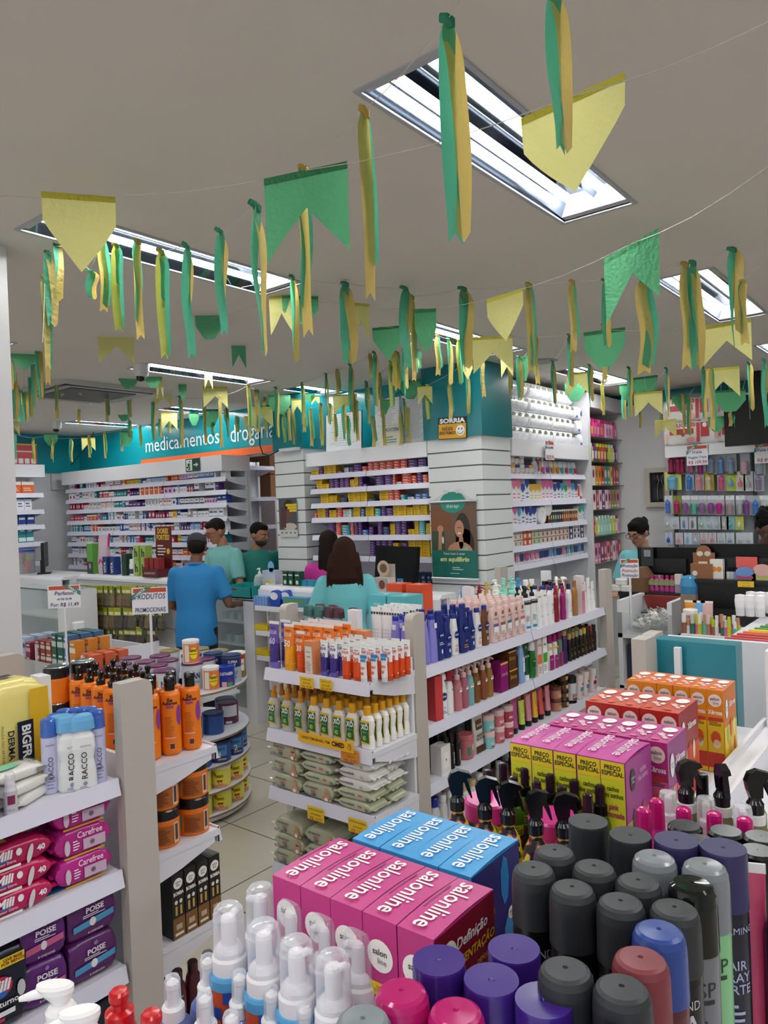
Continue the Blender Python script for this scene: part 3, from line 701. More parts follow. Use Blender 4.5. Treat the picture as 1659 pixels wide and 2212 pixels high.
# --- glossy black jars, pink bottles, clear sprays and triggers behind the cans
JB=Proto('hair_cream_jar','jar',jar(.18,.0245,'141416','0a0a0c',.045,rl=1.06))
for(x,y),l in zip([(1.192,.367),(1.206,.31),(1.214,.262),(1.150,.334),(1.164,.257)],['left of the back three','middle of the back three','right of the back three','half hidden behind the purple caps','at the right edge in front']):
 JB.put((x,y,GI),0,'shiny black jar with a domed black lid, '+l,'glossy black jars behind the spray cans')
pk=[('bottle_body',bottle([(0,.02,.02),(.004,.021,.021),(.10,.021,.021),(.118,.013,.013),(.122,.0125,.0125)],'c0308a',2)),('cap',MB().lathe([(.0128,.122),(.0124,.16),(.0115,.166),(.008,.169),(.0004,.1695)],K('c41c74',.15),20,caps=(1,0)))]
PK=Proto('serum_bottle','bottle',pk)
for(x,y),l in zip([(1.221,.442),(1.271,.437),(1.26,.389),(1.268,.343),(1.272,.298)],['nearest the yellow fronted boxes','behind the leftmost one','left of the shiny black lids','behind the middle shiny black lid','nearest the right edge']):
 PK.put((x,y,GI+.01),0,'small bottle with a hot pink cap, '+l,'pink capped bottles')
cl=[('bottle_body',bottle([(0,.02,.02),(.11,.02,.02),(.125,.012,.012)],'e4e4e8',2)),('sprayer',MB().lathe([(.012,.12),(.012,.135),(.006,.138),(.007,.165),(.004,.168)],K('f0f0f4'),14)),('clear_cap',MB().lathe([(.0155,.125),(.015,.165),(.0135,.174),(.0005,.177)],film('eef2f8',.72,.06,'clear_cap'),18,caps=(0,0)))]
CLR=Proto('spray_bottle','bottle',cl)
for(x,y),l in zip([(1.318,.433),(1.327,.372),(1.324,.313)],['left','middle','right']):CLR.put((x,y,GI+.003),0,'white mist bottle with a clear dome cap, %s of three behind the pink caps'%l,'clear capped white mist bottles')
def trigger_parts(hb,r,body,collar='111113',art=None,ring=None,clear=None,yaw=0):
 secs=[(0,r*.9,r*.9),(.004,r,r),(hb*.62,r,r),(hb*.8,r*.8,r*.8),(hb*.93,r*.45,r*.45),(hb,r*.42,r*.42)]
 b=bottle(secs,body,2,art,20,clear=clear); BK=BLACK; z=hb
 if ring:b.lathe([(r*.62,hb*.9),(r*.64,hb-.0),(r*.5,hb+.001)],K(ring),18)
 c=MB().lathe([(.0135,0),(.014,.018),(.010,.024),(.008,.03)],K(collar,.2),18,fr((0,0,z)))
 h=MB(); X=fr((0,0,z+.028),yaw)
 prof=[(-.011,0),(.009,0),(.013,.012),(.016,.028),(.010,.042),(-.004,.047),(-.024,.041),(-.029,.034),(-.02,.031),(-.012,.024)]
 h.prism(prof,K(collar,.15),.014,X@fr((0,-.007,0)))
 t=MB().prism([(-.019,.033),(-.0125,.031),(-.018,.012),(-.026,-.006),(-.029,-.006),(-.025,.014)],K(collar,.15),.009,X@fr((0,-.0045,0)))
 return[('bottle_body',b),('collar',c),('spray_head',h,[('trigger',t)])]
def leopard(hb,r,cols):
 def f(b):
  rnd=random.Random(3)
  for k in range(46):
   a=rnd.uniform(0,2*PI); z=rnd.uniform(.02,hb*.78); rr=r if z<hb*.62 else r*(1-.2*(z-hb*.62)/(hb*.18))
   c=cols[k%len(cols)]; s=rnd.uniform(.004,.009); X=fr((0,0,0),a)
   b.add([(s*math.cos(t)*rnd.uniform(.6,1.2),-(rr+.0007),z+s*1.3*math.sin(t)*rnd.uniform(.6,1.2)) for t in[2*PI*q/8 for q in range(8)]],[tuple(range(8))],INK(c),False,X)
 return f
TL=Proto('trigger_spray_bottle','spray bottle',trigger_parts(.125,.025,'d8c02a',yaw=-.35)); CAMO=camo(); TL.parts[0][1].materials[0]=CAMO
for(x,y),l in zip([(1.157,.771),(1.155,.71),(1.158,.664),(1.147,.604),(1.163,.56)],['leftmost','second from the left','third from the left','fourth from the left','rightmost']):
 TL.put((x,y,GI),random.uniform(2.4,2.75),'yellow leopard print spray bottle with black trigger, %s of five'%l,'leopard print trigger bottles')
TO=Proto('trigger_spray_bottle','spray bottle',trigger_parts(.155,.026,'77704a',ring='e8e8e8',yaw=.0))
for(x,y),l in zip([(1.315,.41),(1.332,.355),(1.328,.301)],['left','middle','right']):
 TO.put((x+.03,y,GI),[2.3,.6,2.2][['left','middle','right'].index(l)],'olive bottle with a black trigger, %s of three behind the clear caps'%l,'olive trigger bottles')
BC=[('bottle_body',bottle([(0,.018,.018),(.12,.018,.018),(.132,.011,.011)],'8a8358',2)),('cap',MB().lathe([(.011,.13),(.0108,.17),(.009,.174),(.0004,.175)],BLACK,16,caps=(1,0)))]
BCP=Proto('serum_bottle','bottle',BC)
for i,(x,y) in enumerate([(1.39,.395),(1.40,.31),(1.395,.27)]):BCP.put((x,y,GI+.02),0,'olive bottle with a plain black cap, %s of three behind the triggers'%['left','middle','right'][i],'olive capped bottles')
# green mist bottles with dark caps
def a_g(b):
 b.wrapq(-.016,.016,.03,.045,.0196,INK('b03080')); b.wrapq(-.016,.016,.05,.07,.0196,INK('c8c840')); lines(b,-.014,.014,.052,.068,3,INK('50601c'),wrap=.0202)
gm=[('bottle_body',bottle([(0,.018,.018),(.004,.019,.019),(.085,.019,.019),(.1,.014,.014),(.104,.010,.010),(.108,.01,.01)],'',2,a_g,clear=('4c7a1c',.25))),('collar',MB().lathe([(.0125,.104),(.0125,.122),(.010,.124)],BLACK,18)),('cap',MB().lathe([(.0096,.122),(.0092,.153),(.0085,.157),(.006,.159),(.0004,.1595)],K('2a1826',.2),18,caps=(1,0)))]
GM=Proto('mist_bottle','bottle',gm)
pts=[(1.329,.779),(1.38,.773),(1.324,.718),(1.379,.722),(1.327,.67),(1.374,.664),(1.33,.619),(1.372,.613),(1.321,.564),(1.372,.562)]
for i,(x,y) in enumerate(pts):GM.put((x-.045,y,GI+.001),-.9,'green mist bottle with a dark plum cap, %s column from the left, %s row'%(OW[i//2],'front' if i%2==0 else 'back'),'green mist bottles in front of the yellow boxes')
PJ=Proto('hair_mask_jar','jar',jar(.125,.045,'d8b830','d02c90',.034,lambda b,r,h:leopard(.08,r,['2a2410','9c1f50','e07020'])(b),rl=1.03))
PJ.parts[0][1].materials[0]=CAMO; PJ.put((1.235,.75,GI),0,'wide leopard print jar with a hot pink lid, left of two','pink lidded wide jars'); PJ.put((1.232,.612,GI),0,'wide leopard print jar with a hot pink lid, right of two','pink lidded wide jars')
PJ2=Proto('hair_mask_jar','jar',jar(.15,.045,'b0307c','2a2a2c',.03,lambda b,r,h:leopard(.11,r,['2a0a20','501030'])(b),rl=1.03)); PJ2.put((1.0,.47,GI),0,'dark lidded leopard print jar hidden between the blue boxes and grey cans')
# --- white foam pump bottles with clear domes
def a_f(b):
 for k in range(14):
  X=fr((0,0,0),k*2*PI/14); r=.0282
  b.add([(-.006,-r,.015),(.002,-r,.07),(.006,-r,.02)],[(0,1,2)],INK(['2f3f90','e8642a'][k%2]),False,X); b.add([(-.005,-r-.0004,.03+.02*(k%3)),(.006,-r-.0004,.03+.02*(k%3)),(.006,-r-.0004,.045+.02*(k%3)),(-.005,-r-.0004,.045+.02*(k%3))],[(0,1,2,3)],INK('2a4aa0'),False,X)
fm=[('bottle_body',MB().lathe([(.025,0),(.027,.004),(.027,.085)],K('d8562a',.3),24)),('shoulder',MB().lathe([(.0278,.084),(.0278,.096),(.026,.1),(.02,.101)],K('5aa8dc',.25),24)),
('collar',MB().lathe([(.0235,.1),(.0235,.118),(.021,.122),(.0205,.127),(.016,.132),(.0125,.134)],K('f2f2f6',.3),24)),
('pump',MB().lathe([(.0105,.13),(.0105,.165),(.009,.169),(.004,.171)],K('f4f4f8',.3),16).tube([(0,-.004,.164),(0,-.015,.169),(0,-.0185,.167)],[.006,.0045,.0035],K('f4f4f8',.3),8)),
('clear_cap',MB().lathe([(.0212,.121),(.0203,.168),(.0188,.178),(.015,.1825),(.008,.184),(.0003,.1845)],film('e8ecf6',.8,.06,'clear_dome'),26,caps=(0,0)))]
a_f(fm[0][1]); FM=Proto('foam_pump_bottle','bottle',fm)
pts=[(.712,.781),(.654,.779),(.71,.717),(.653,.71),(.712,.658),(.651,.65),(.71,.601),(.655,.594)]
wl=['farthest left, back row','farthest left, front row','second from the left, back row','second from the left, front row','third from the left, back row','third from the left, front row','rightmost, back row touching the magenta box','rightmost, front row']
pts=[(x-(.062 if i%2==0 else .0)*0,y) for i,(x,y) in enumerate(pts)]
for i,(x,y) in enumerate(pts):FM.put((x-.035,y-.0,GI),random.choice([-2.2,-.5,.6,1.8,2.5]),'white foam pump bottle under a clear dome, '+wl[i],'domed foam pump bottles')
# --- small mist bottles, white pump bottles and red caps at the bottom edge
mm=[('bottle_body',MB().lathe([(.022,0),(.0255,.006),(.0255,.045),(.023,.058),(.016,.066),(.0125,.068)],film('6478b8',.25,.12,'blue_bottle'),22)),('collar',MB().lathe([(.0142,.064),(.0142,.082),(.012,.085)],K('f2f2f6',.3),18)),
('nozzle',MB().lathe([(.0075,.084),(.0072,.104),(.0085,.106),(.008,.112),(.003,.116)],K('f4f4f8',.3),14)),('clear_cap',MB().lathe([(.0105,.085),(.0098,.115),(.008,.1195),(.0003,.1215)],film('e8ecf6',.8,.06,'clear_dome'),18,caps=(0,0)))]
MM=Proto('mist_bottle','bottle',mm)
wl=['farthest back, left of the domed foam pumps','at the far left end','in front of the farthest one','just left of the front foam pumps','third forward beside the red cap','between two foam pumps','in front of the rightmost foam pump','cut by the bottom edge']
for i,(x,y) in enumerate([(.61,.799),(.557,.801),(.56,.741),(.612,.738),(.556,.687),(.614,.681),(.617,.628),(.567,.634)]):MM.put((x-.012,y,GI),-1,'pale blue mist bottle with white nozzle, '+wl[i],'pale blue mist bottles')
wb=bottle([(0,.026,.026),(.004,.028,.028),(.1,.028,.028),(.115,.016,.016)],'f0f0f2',2)
ph=MB().loft([(.137,.009,.012),(.147,.012,.02,0,-.004),(.153,.012,.022,0,-.006),(.156,.009,.02,0,-.007)],K('f6f6f8',.2),18,2)
ph.loft([(0,.0085,.006),(.02,.006,.005),(.034,.0035,.003)],K('f6f6f8',.2),12,2,fr((0,-.014,.148),0,PI/2+.25))
WP=Proto('pump_bottle','bottle',[('bottle_body',wb),('collar',MB().lathe([(.017,.112),(.0175,.126),(.014,.131),(.0095,.133),(.0095,.14)],K('f4f4f6',.2),20)),('pump',ph)])
WP.put((.426,.859-.01,GI),-2.45,'white pump bottle with upturned spout at the bottom left of the island','white pump bottles at the bottom edge',1.0); WP.put((.42,.783,GI),-2.2,'white pump bottle, its spout pointing left, beside the red caps','white pump bottles at the bottom edge')
rd=[('bottle_body',bottle([(0,.02,.02),(.1,.021,.021),(.115,.016,.016)],'c01820',2)),('cap',MB().lathe([(.0165,.112),(.0165,.128),(.0095,.131),(.0095,.138),(.0115,.142),(.0115,.149),(.009,.152),(.0003,.153)],K('c41820',.2),20,caps=(1,0)))]
RD=Proto('sauce_cap_bottle','bottle',rd); RD.name='squeeze_bottle'
RD.put((.463,.776+.01,GI),0,'red bottle with a stepped red cap beside the white pumps','red capped bottles'); RD.put((.463,.722,GI),0,'red bottle with a stepped red cap cut by the bottom edge','red capped bottles')
# teal wrapped panel, plastic bag and board at the far end of the island
tp=MB(); TW=mat('1f7f90',.28,kind='wrapping_paper',noise=.05,bump=.35); tp.box(2.52,2.60,.60,.86,.0,1.365,TW)
o=link('wrapped_panel',tp.mesh()); tag(o,'board wrapped in teal paper at the end of the island behind the orange boxes','panel')
# ================================================================= centre gondola
random.seed(31)
def wtext(b,s,h,c,z,r,maxw=0,x=0,bold=.01):b.text(s,h,INK(c),fr((0,0,z),x),wrap=r+.0006,maxw=maxw,bold=bold)
def lot(h,w,t,col,cap,style='flip',art=None,name='lotion_bottle',hc=.022,cw=.5,clear=None,shape='sh',rough=.28,pump=None):
 """oval lotion bottle: half width w, half depth t"""
 hb=h-hc if style in('flip','cap','disc') else h-.055
 if shape=='sh':secs=[(0,w*.9,t*.9),(.005,w,t),(hb*.72,w,t),(hb*.9,w*.82,t*.85),(hb*.97,w*.6,t*.7),(hb,w*.48,t*.65)]
 elif shape=='slope':secs=[(0,w*.88,t*.9),(.006,w,t),(hb*.4,w*.97,t),(hb*.7,w*.82,t*.92),(hb,w*.5,t*.75)]
 elif shape=='waist':secs=[(0,w*.9,t*.9),(.006,w,t),(hb*.3,w*.97,t),(hb*.5,w*.8,t*.9),(hb*.7,w*.97,t),(hb*.88,w*.9,t*.9),(hb,w*.5,t*.6)]
 else:secs=[(0,w*.92,t*.92),(.004,w,t),(hb*.9,w,t),(hb*.96,w*.9,t*.9),(hb,w*.55,t*.7)]
 b=bottle(secs,col,2.4,None,20,rough,clear)
 if art:art(b,w,t,hb)
 if style=='flip':c=[('cap',MB().loft([(hb,w*cw,t*.75),(h-.004,w*cw*1.0,t*.75),(h,w*cw*.9,t*.68)],K(cap,.25),18,2.4))]
 elif style=='cap':c=[('cap',MB().lathe([(w*cw,hb),(w*cw,h-.003),(w*cw*.9,h),(.0004,h)],K(cap,.2),16,caps=(1,0)))]
 elif style=='disc':c=[('cap',MB().loft([(hb,w*.98,t*.98),(h-hc*.4,w*.94,t*.94),(h-.003,w*.8,t*.8),(h,w*.66,t*.66)],K(cap,.25),18,2.4))]
 else:c=pumphead(hb,min(.014,w*.55),cap,L=.03)
 return Proto(name,'bottle',[('bottle_body',b)]+c)
def flab(x0,x1,z0,z1,c,s=None,tc='ffffff',th=.01,nl=0,lc='8a8a90'):
 def f(b,w,t,hb):
  F=fr((0,-t-.0012,0))
  if c:b.rect(x0*w,x1*w,z0*hb,z1*hb,K(c,.4,kind='label_paper'),F)
  F=fr((0,-t-.0018,0))
  if s:b.text(s,th,INK(tc),F@fr(((x0+x1)/2*w,0,hb*(z0*.3+z1*.7))),bold=.02,maxw=w*(x1-x0)*.95)
  if nl:lines(b,x0*w*.8,x1*w*.8,hb*z0,hb*(z0*.6+z1*.4),nl,INK(lc),F)
 return f
def multi(*fs):return lambda*a:[f(*a) for f in fs]
def niv(band=None):
 def f(b,w,t,hb):
  F=fr((0,-t-.0014,0)); b.disc(0,hb*.56,w*.62,w*.62,K('16307a',.3,kind='ink'),F); b.text('NIVEA',.007,INK('f4f4f8'),fr((0,-t-.002,hb*.56)),bold=.03,maxw=w)
  if band:b.text(band[0],.008,K(band[1],.4,kind='ink'),fr((0,-t-.002,hb*.27)),maxw=w*1.5,bold=.02); lines(b,-w*.6,w*.6,hb*.1,hb*.2,2,INK(band[1]),F)
  else:b.disc(.0,hb*.2,w*.2,w*.35,INK('e8eef8'),F,8); lines(b,-w*.6,w*.6,hb*.34,hb*.42,2,INK('c8d0e8'),F)
 return f
NB=lot(.225,.032,.018,'1c2c78','1b2a80',art=niv(),shape='slope'); NBs=lot(.19,.029,.017,'1c2c78','1b2a80',art=niv(),shape='slope')
NW=lot(.195,.028,.017,'e8e8ec','1e3486',art=niv(('Q10','c87a3a')),shape='slope'); NBg=lot(.232,.034,.019,'1a2a72','1b2a80',art=niv(('Q10','c8963a')),shape='slope')
NBr=lot(.2,.028,.017,'6e4226','1e3486',art=niv(),shape='slope'); LIL=lot(.215,.0295,.018,'8d88d8','2c3a9c',shape='slope',art=flab(-.2,.5,.8,.92,'f0f0f4',None))
def prm(c):return multi(flab(-.28,.28,.74,.84,'8a5a3c',None),flab(-.8,.8,.6,.68,None,'PREMIUM','6a5a58',.006),flab(-.75,.75,.44,.52,c,None),flab(-.75,.75,.2,.44,'f2ecec',None,nl=4),flab(-.6,.6,.06,.14,None,'BODY','6a5a58',.005))
PRC=['6a5aa8','8a6a3a','4a7a9a','8a7a3a','d05a8a']
PR=[lot(.205,.0285,.019,'e6c6c2','ecd0cc',art=prm(c),cw=.66,hc=.02) for c in PRC]
BLK=lot(.24,.024,.018,'e8eaec','141414','pump',art=multi(flab(-1,1,.8,.92,'1a1a1c','PRINCIPIA','f0f0f0',.006),flab(-.7,.7,.3,.75,None,None,nl=6),flab(-.6,.6,.1,.17,'2a8ac0')),shape='st')
def place(pr,px,z,y=1.925,lab=None,group=None,rz=0,dx=0,sc=1):p=Py(px,1400,y); return pr.put((p.x+dx,y,z),rz,lab,group,sc)
G='lotion bottles along the top of the centre shelf'
Z1=ZC[0]
for px,pr,lb in[(934,LIL,'lilac lotion bottle beside the beige post'),(948,NB,'tall dark blue lotion bottle nearest the beige post'),(965,NBs,'short dark blue lotion bottle left of the white one'),(981,NW,'white lotion bottle with blue cap and orange lettering'),(1001,NBg,'tallest dark blue lotion bottle with gold lettering'),(1017,NBs,'dark blue lotion bottle right of the tallest one'),(1032,NW,'white lotion bottle with blue cap beside the brown one'),(1048,NBr,'brown lotion bottle with a blue cap')]:
 place(pr,px,Z1,1.93,lb+', top shelf',G)
for r in range(1,3):
 for i,(px,pr) in enumerate([(952,NB),(966,NW),(981,NBs),(1000,NB),(1015,NBs),(1030,NW)]):
  X=Py(px,1400,1.93).x; pr.put((X,1.93+r*.05,Z1),0,'blue capped lotion bottle, %s from the beige post in the %s row back'%(OW[i],OW[r]),G)
for i in range(5):
 x=Py([1067,1082,1096,1111,1125][i],1400,1.925).x
 for r in range(6):PR[i].put((x+.0,1.925+r*.047,Z1),random.uniform(-.1,.1),'pale pink lotion bottle, %s column from the left, %s'%(OW[i],'front row' if r==0 else OW[r]+' row back'),'pale pink lotion bottles')
x=[Py(q,1400,1.925).x for q in(1139,1153)]
for i in range(2):
 for r in range(2):BLK.put((x[i],1.925+r*.05,Z1),-.4,'white bottle with black pump and black label, %s of the pair, %s row'%(['left','right'][i],['front','back'][r]),'black pump bottles')
WT_=Proto('squeeze_tube','tube',tube_pack(.2,.05,.018,'f0f0f2','f0f0f2',art=lambda b,w,h,yf:(slopetext(b,'NOVA',.008,INK('202024'),.17,yf,bold=.02),slopetext(b,'= =',.01,INK('606068'),.12,yf),slopetext(b,'=',.02,INK('2a8ac0'),.06,yf))))
for i,q in enumerate((1168,1180)):place(WT_,q,Z1,1.925,'white squeeze tube with black lettering, %s of two on the top shelf'%['left','right'][i],'white squeeze tubes')
MISC=[(1192,lot(.215,.026,.018,'eeeef0','24408a',art=flab(-.6,.6,.3,.7,None,'AQUA','404048',.007,2),shape='waist'),'white waisted bottle with a navy cap'),(1204,lot(.2,.022,.016,'8c1428','9c2030','cap',shape='waist',cw=.45,hc=.04),'dark red bottle with a red cap'),
(1219,lot(.2,.024,.016,'9c1470','a0145c','cap',shape='waist',cw=.45,hc=.04),'magenta bottle left of the white waisted one'),(1232,lot(.205,.025,.017,'eeeef2','1f2c6c','cap',shape='waist',cw=.5,hc=.035,art=flab(-.6,.6,.2,.5,None,'PASSION','3a5a9a',.006,2)),'white waisted bottle right of the magenta one'),
(1245,lot(.215,.026,.017,'a87444','9a6a3c','cap',shape='waist',cw=.45,hc=.04),'bronze bottle left of the pink carton')]
for px,pr,lb in MISC:
 place(pr,px,Z1,1.925,lb+', on the top shelf',G)
 for r in range(1,3):X=Py(px,1400,1.925).x; pr.put((X+.01,1.925+r*.05,Z1),0,lb+', %s row back'%OW[r],G)
def a_pc(mb,w,d,h):mb.rect(-w/2,w/2,0,h*.6,CD('d88aa0'),FRONT(d)); mb.text('Biotherm'[0:0]+'Silk',.012,INK('b05a78'),FRONT(d,0,h*.8,.001),maxw=w*.8); lines(mb,-w*.3,w*.3,h*.35,h*.6,4,INK('a04a68'),FRONT(d,e=.0012))
place(Proto('lotion_carton','box',carton(.045,.05,.235,'e6dadc',a_pc)),1256,Z1,1.93,'tall pink and white lotion carton near the far end of the top shelf')
for i,(q,hh) in enumerate(((1266,.19),(1275,.21),(1284,.18))):place(Proto('squeeze_tube','tube',tube_pack(hh,.045,.015,'eeeeee','f2f2f2',art=lambda b,w,h,yf:(slopetext(b,'NEO',.012,INK('b06a90'),h*.7,yf),slopetext(b,'=',.02,INK('c8a030'),h*.35,yf)))),q,Z1,1.93,'white tube with small print, %s at the far end of the top shelf'%['first','second','last'][i],'white tubes at the far end')
# rear half of the top shelf (y > 2.3)
G='bottles on the rear side of the centre top shelf'
MINT=lot(.2,.03,.022,'8ed8c8','8ed8c8','pump',shape='st'); WPM=lot(.2,.028,.02,'eeeeee','f2f2f2','pump',shape='st',art=flab(-.7,.7,.2,.7,'b0c8e0',None)); RPM=lot(.19,.028,.02,'7a1428','8a1a30','pump',shape='st'); BPM=lot(.2,.03,.02,'f0f0f0','3a8ac8','pump',shape='st')
GLD=lot(.2,.03,.02,'f0ece4','c8a060','pump',shape='st',art=flab(-.7,.7,.2,.7,'8aa06a',None)); WCP=lot(.185,.022,.02,'f2f2f2','f4f4f4','cap',cw=.8,hc=.03,art=flab(-1,1,.9,1,'c89a40',None),shape='st'); KCP=lot(.19,.022,.02,'18181a','161618','cap',cw=.85,hc=.035,shape='st',art=flab(-1,1,.82,.9,'d8b020',None))
WGP=lot(.205,.024,.02,'e8e0dc','f4f4f4','pump',shape='st',art=flab(-.9,.9,.9,1,'b8863a',None))
seq=[(1000,BPM,'white pump bottle with blue pump'),(1020,RPM,'dark red pump bottle'),(1036,RPM,'dark red pump bottle'),(1051,GLD,'white bottle with gold pump'),(1072,WPM,'white pump bottle with blue label'),(1088,MINT,'mint green pump bottle'),(1106,MINT,'mint green pump bottle'),(1120,BPM,'white pump bottle with blue pump'),(1137,WCP,'white capped bottle with gold neck'),(1150,WCP,'white capped bottle with gold neck'),(1163,WCP,'white capped bottle with gold neck'),(1178,KCP,'black bottle with yellow neck band'),(1190,KCP,'black bottle with yellow neck band'),(1203,WGP,'white and gold pump bottle'),(1216,WGP,'white and gold pump bottle'),(1230,WGP,'white and gold pump bottle'),(1242,KCP,'black bottle with yellow neck band'),(1254,KCP,'black bottle with yellow neck band'),(1266,KCP,'black bottle with yellow neck band'),(1278,KCP,'black bottle with yellow neck band')]
for i,(px,pr,lb) in enumerate(seq):
 for r in range(3):
  q=Py(px,1300,2.335+r*.075)
  if q.x>4.54-r*.02:q=Px(px,1300,4.53-r*.07)
  if q.y<2.09 or 2.2<q.y<2.325:continue
  pr.put((q.x,q.y,Z1),random.uniform(-2,2) if pr not in(WCP,KCP) else 0,lb+', %s from the left, %s row behind the divider'%(onum(i),OW[r]),G)
  # near end of the rear half: body wash with green and plum caps, orange boxes, orange sprays, white tubes
DG=lot(.235,.033,.02,'9cb8cc','3a6a64','disc',hc=.05,shape='sh',art=flab(-.7,.7,.2,.6,'7090b0',None)); DP=lot(.235,.033,.02,'9cb8cc','4a2a38','disc',hc=.05,shape='sh',art=flab(-.7,.7,.2,.6,'7090b0',None))
for i,(x,y,pr,lb) in enumerate([(2.64,2.60,DG,'dark green'),(2.64,2.53,DG,'dark green'),(2.64,2.46,DP,'plum'),(2.64,2.40,DP,'plum'),(2.70,2.58,DP,'plum'),(2.70,2.49,DP,'plum'),(2.66,2.32,DP,'plum')]):pr.put((x,y,Z1),F_X,'grey blue bottle with a %s cap at the near end, %s from the left'%(lb,OW[i]),'grey blue body wash bottles')
WTB=Proto('squeeze_tube','tube',tube_pack(.24,.065,.02,'eceaea','e0d8d8',art=lambda b,w,h,yf:(slopetext(b,'= = = =',.018,INK('1a1a1c'),h*.88,yf,bold=.06,maxw=w*.9),slopetext(b,'= = =\n= = =\n= = =',.012,INK('a0a0a8'),h*.5,yf))))
for r in range(4):
 for c in range(3):WTB.put((2.70+r*.05+.0,2.215-c*.062+r*.0,Z1),F_X,'white crimped tube with a black stripe near the beige post, %s row, %s'%(OW[r],['left','middle','right'][c]),'white tubes with black stripe')
for r in range(2):
 for c in range(3):LIL.put((2.645+r*.05,2.06-c*.058,Z1),F_X,'lilac lotion bottle with a navy cap behind the near post, %s row, %s'%(['front','back'][r],['left','middle','right'][c]),'lilac lotion bottles')
OSP=Proto('spray_bottle','bottle',[('bottle_body',bottle([(0,.02,.02),(.13,.02,.02),(.15,.012,.012)],'e8e0d8',2)),('cap',MB().lathe([(.016,.148),(.0155,.19),(.011,.195),(.010,.205),(.0003,.207)],K('f0921e',.25),16,caps=(1,0)))])
for i in range(4):OSP.put((2.98,2.30-i*.045+.05,Z1+.0),0,'small bottle with an orange cap, %s of four near the lilac bottles'%OW[i],'orange capped bottles')
def a_bx(t,c):return lambda mb,w,d,h:(mb.text(t,.012,INK(c),FRONT(d,0,h*.8),maxw=w*.8),mb.rect(-w*.1,w*.1,-d*.1,d*.1,CD('f0f0f0'),TOP(h)))
TBX=Proto('gift_carton','box',carton(.12,.16,.235,'52b0ba',a_bx('SENSE','e8f4f4'))); OBX=Proto('gift_carton','box',carton(.11,.1,.27,'d84a20',a_bx('IMUNO','f4e0d8')))
for i,(x,y) in enumerate([(3.16,2.52),(3.16,2.39)]):TBX.put((x,y,Z1),F_X,'turquoise carton on the rear of the centre shelf, %s of two'%['left','right'][i],'turquoise cartons')
for i,(x,y) in enumerate([(3.36,2.58),(3.36,2.44)]):OBX.put((x,y,Z1),F_X,'tall orange red carton behind the turquoise ones, %s of two'%['left','right'][i],'orange red cartons')
# ---- second shelf
Z2=ZC[1]; G='bottles on the second shelf of the centre unit'
def soap(c,lc,wave):return lot(.2,.026,.02,c,lc,'pump',shape='sh',clear=(c,.35),art=multi(flab(-.5,.5,.6,.72,'f0f0f0',wave,'303030',.007),flab(-.95,.95,.1,.4,None,None)))
S2=[(936,Proto('lotion_carton','box',carton(.05,.05,.2,'c83c40')),'red carton by the post'),(949,lot(.2,.03,.019,'eeeef0','f0f0f2','disc',hc=.03,art=niv(('sun','3a8ac8')),shape='sh'),'white lotion bottle with a navy oval'),(966,lot(.215,.025,.019,'eceaea','a01c2c','cap',cw=.75,hc=.06,art=flab(-.7,.7,.6,.8,None,'Oat','8a2030',.01)),'white bottle with a tall red cap'),
(984,soap('d88a94','eec0c4','ROSA'),'pink liquid soap with pump'),(998,soap('c46a80','e6b8bc','MOLICO'),'rose liquid soap with pump'),(1010,soap('8ac4c8','e4c4c4','AQUA'),'aqua liquid soap with pump'),(1024,soap('8a5a2a','e6c8bc','VANI'),'amber liquid soap with pump'),(1040,soap('9a5a3a','e0bcb0','COCO'),'brown liquid soap with pump'),(1053,soap('a87c30','e6c8bc','MEL'),'honey liquid soap with pump')]
for px,pr,lb in S2:place(pr,px,Z2,1.925,lb+' on the second shelf',G,rz=random.uniform(-.2,.2))
for r in range(1,4):
 for i,(px,pr,lb) in enumerate(S2[1:]):pr.put((Py(px,1400,1.925).x+.01,1.925+r*.06,Z2),random.uniform(-.3,.3),lb+', %s row back on the second shelf'%OW[r],G)
def a_gift(t,c):return lambda mb,w,d,h:(mb.text(t,.02,INK(c),FRONT(d,0,h*.6),maxw=w*.8,shear=.2),mb.rect(-w*.5,w*.5,h*.93,h,CD('e0b040'),FRONT(d)))
mg=Proto('gift_carton','box',carton(.075,.08,.15,'8c1a70',a_gift('lavanda','e0a0d0'))); bg=Proto('gift_carton','box',carton(.085,.1,.095,'5a3418',a_gift('Lar Brincy'[4:],'d8a840')))
place(mg,1073,Z2,1.94,'magenta gift carton on the second shelf')
p=Py(1093,1500,1.95); bg.put((p.x,1.95,Z2),0,'brown gift carton with gold lettering, lower of two stacked'); bg.put((p.x,1.955,Z2+.096),.03,'brown gift carton with gold lettering, upper of two stacked')
def pz2(px,pr,lb,n=3,dy=.055,g=G):
 x=Py(px,1400,1.925).x
 for r in range(n):pr.put((x+r*.004,1.925+r*dy,Z2),random.uniform(-.15,.15),lb+', %s row, second shelf'%(['front']+OW[1:])[r],g)
pz2(1110,lot(.19,.02,.018,'2a1a12','1a1210','cap',shape='st'),'dark brown bottle',2)
pz2(1121,lot(.225,.026,.024,'8cb0e0','e8f0f8','cap',cw=.6,hc=.03,shape='sh',art=flab(-.5,.5,.3,.7,'d8e4f4','Aloe','4a80b8',.008)),'blue and white spray bottle')
pz2(1134,Proto('squeeze_tube','tube',tube_pack(.215,.05,.016,'1c4a34','e8eef0',art=lambda b,w,h,yf:(slopetext(b,'Pós Sol',.011,INK('f0f0f0'),h*.6,yf,maxw=w*.8,bold=.02),slopetext(b,'8',.014,INK('f0f0f0'),h*.82,yf)))),'dark green tube',3)
pz2(1147,lot(.2,.024,.018,'2a6a30','e8e8e8','disc',hc=.05,clear=('2a7a30',.2),shape='st',art=flab(-.6,.6,.4,.7,'1a5a28','REFIL','f0f0f0',.006)),'clear green bottle',3)
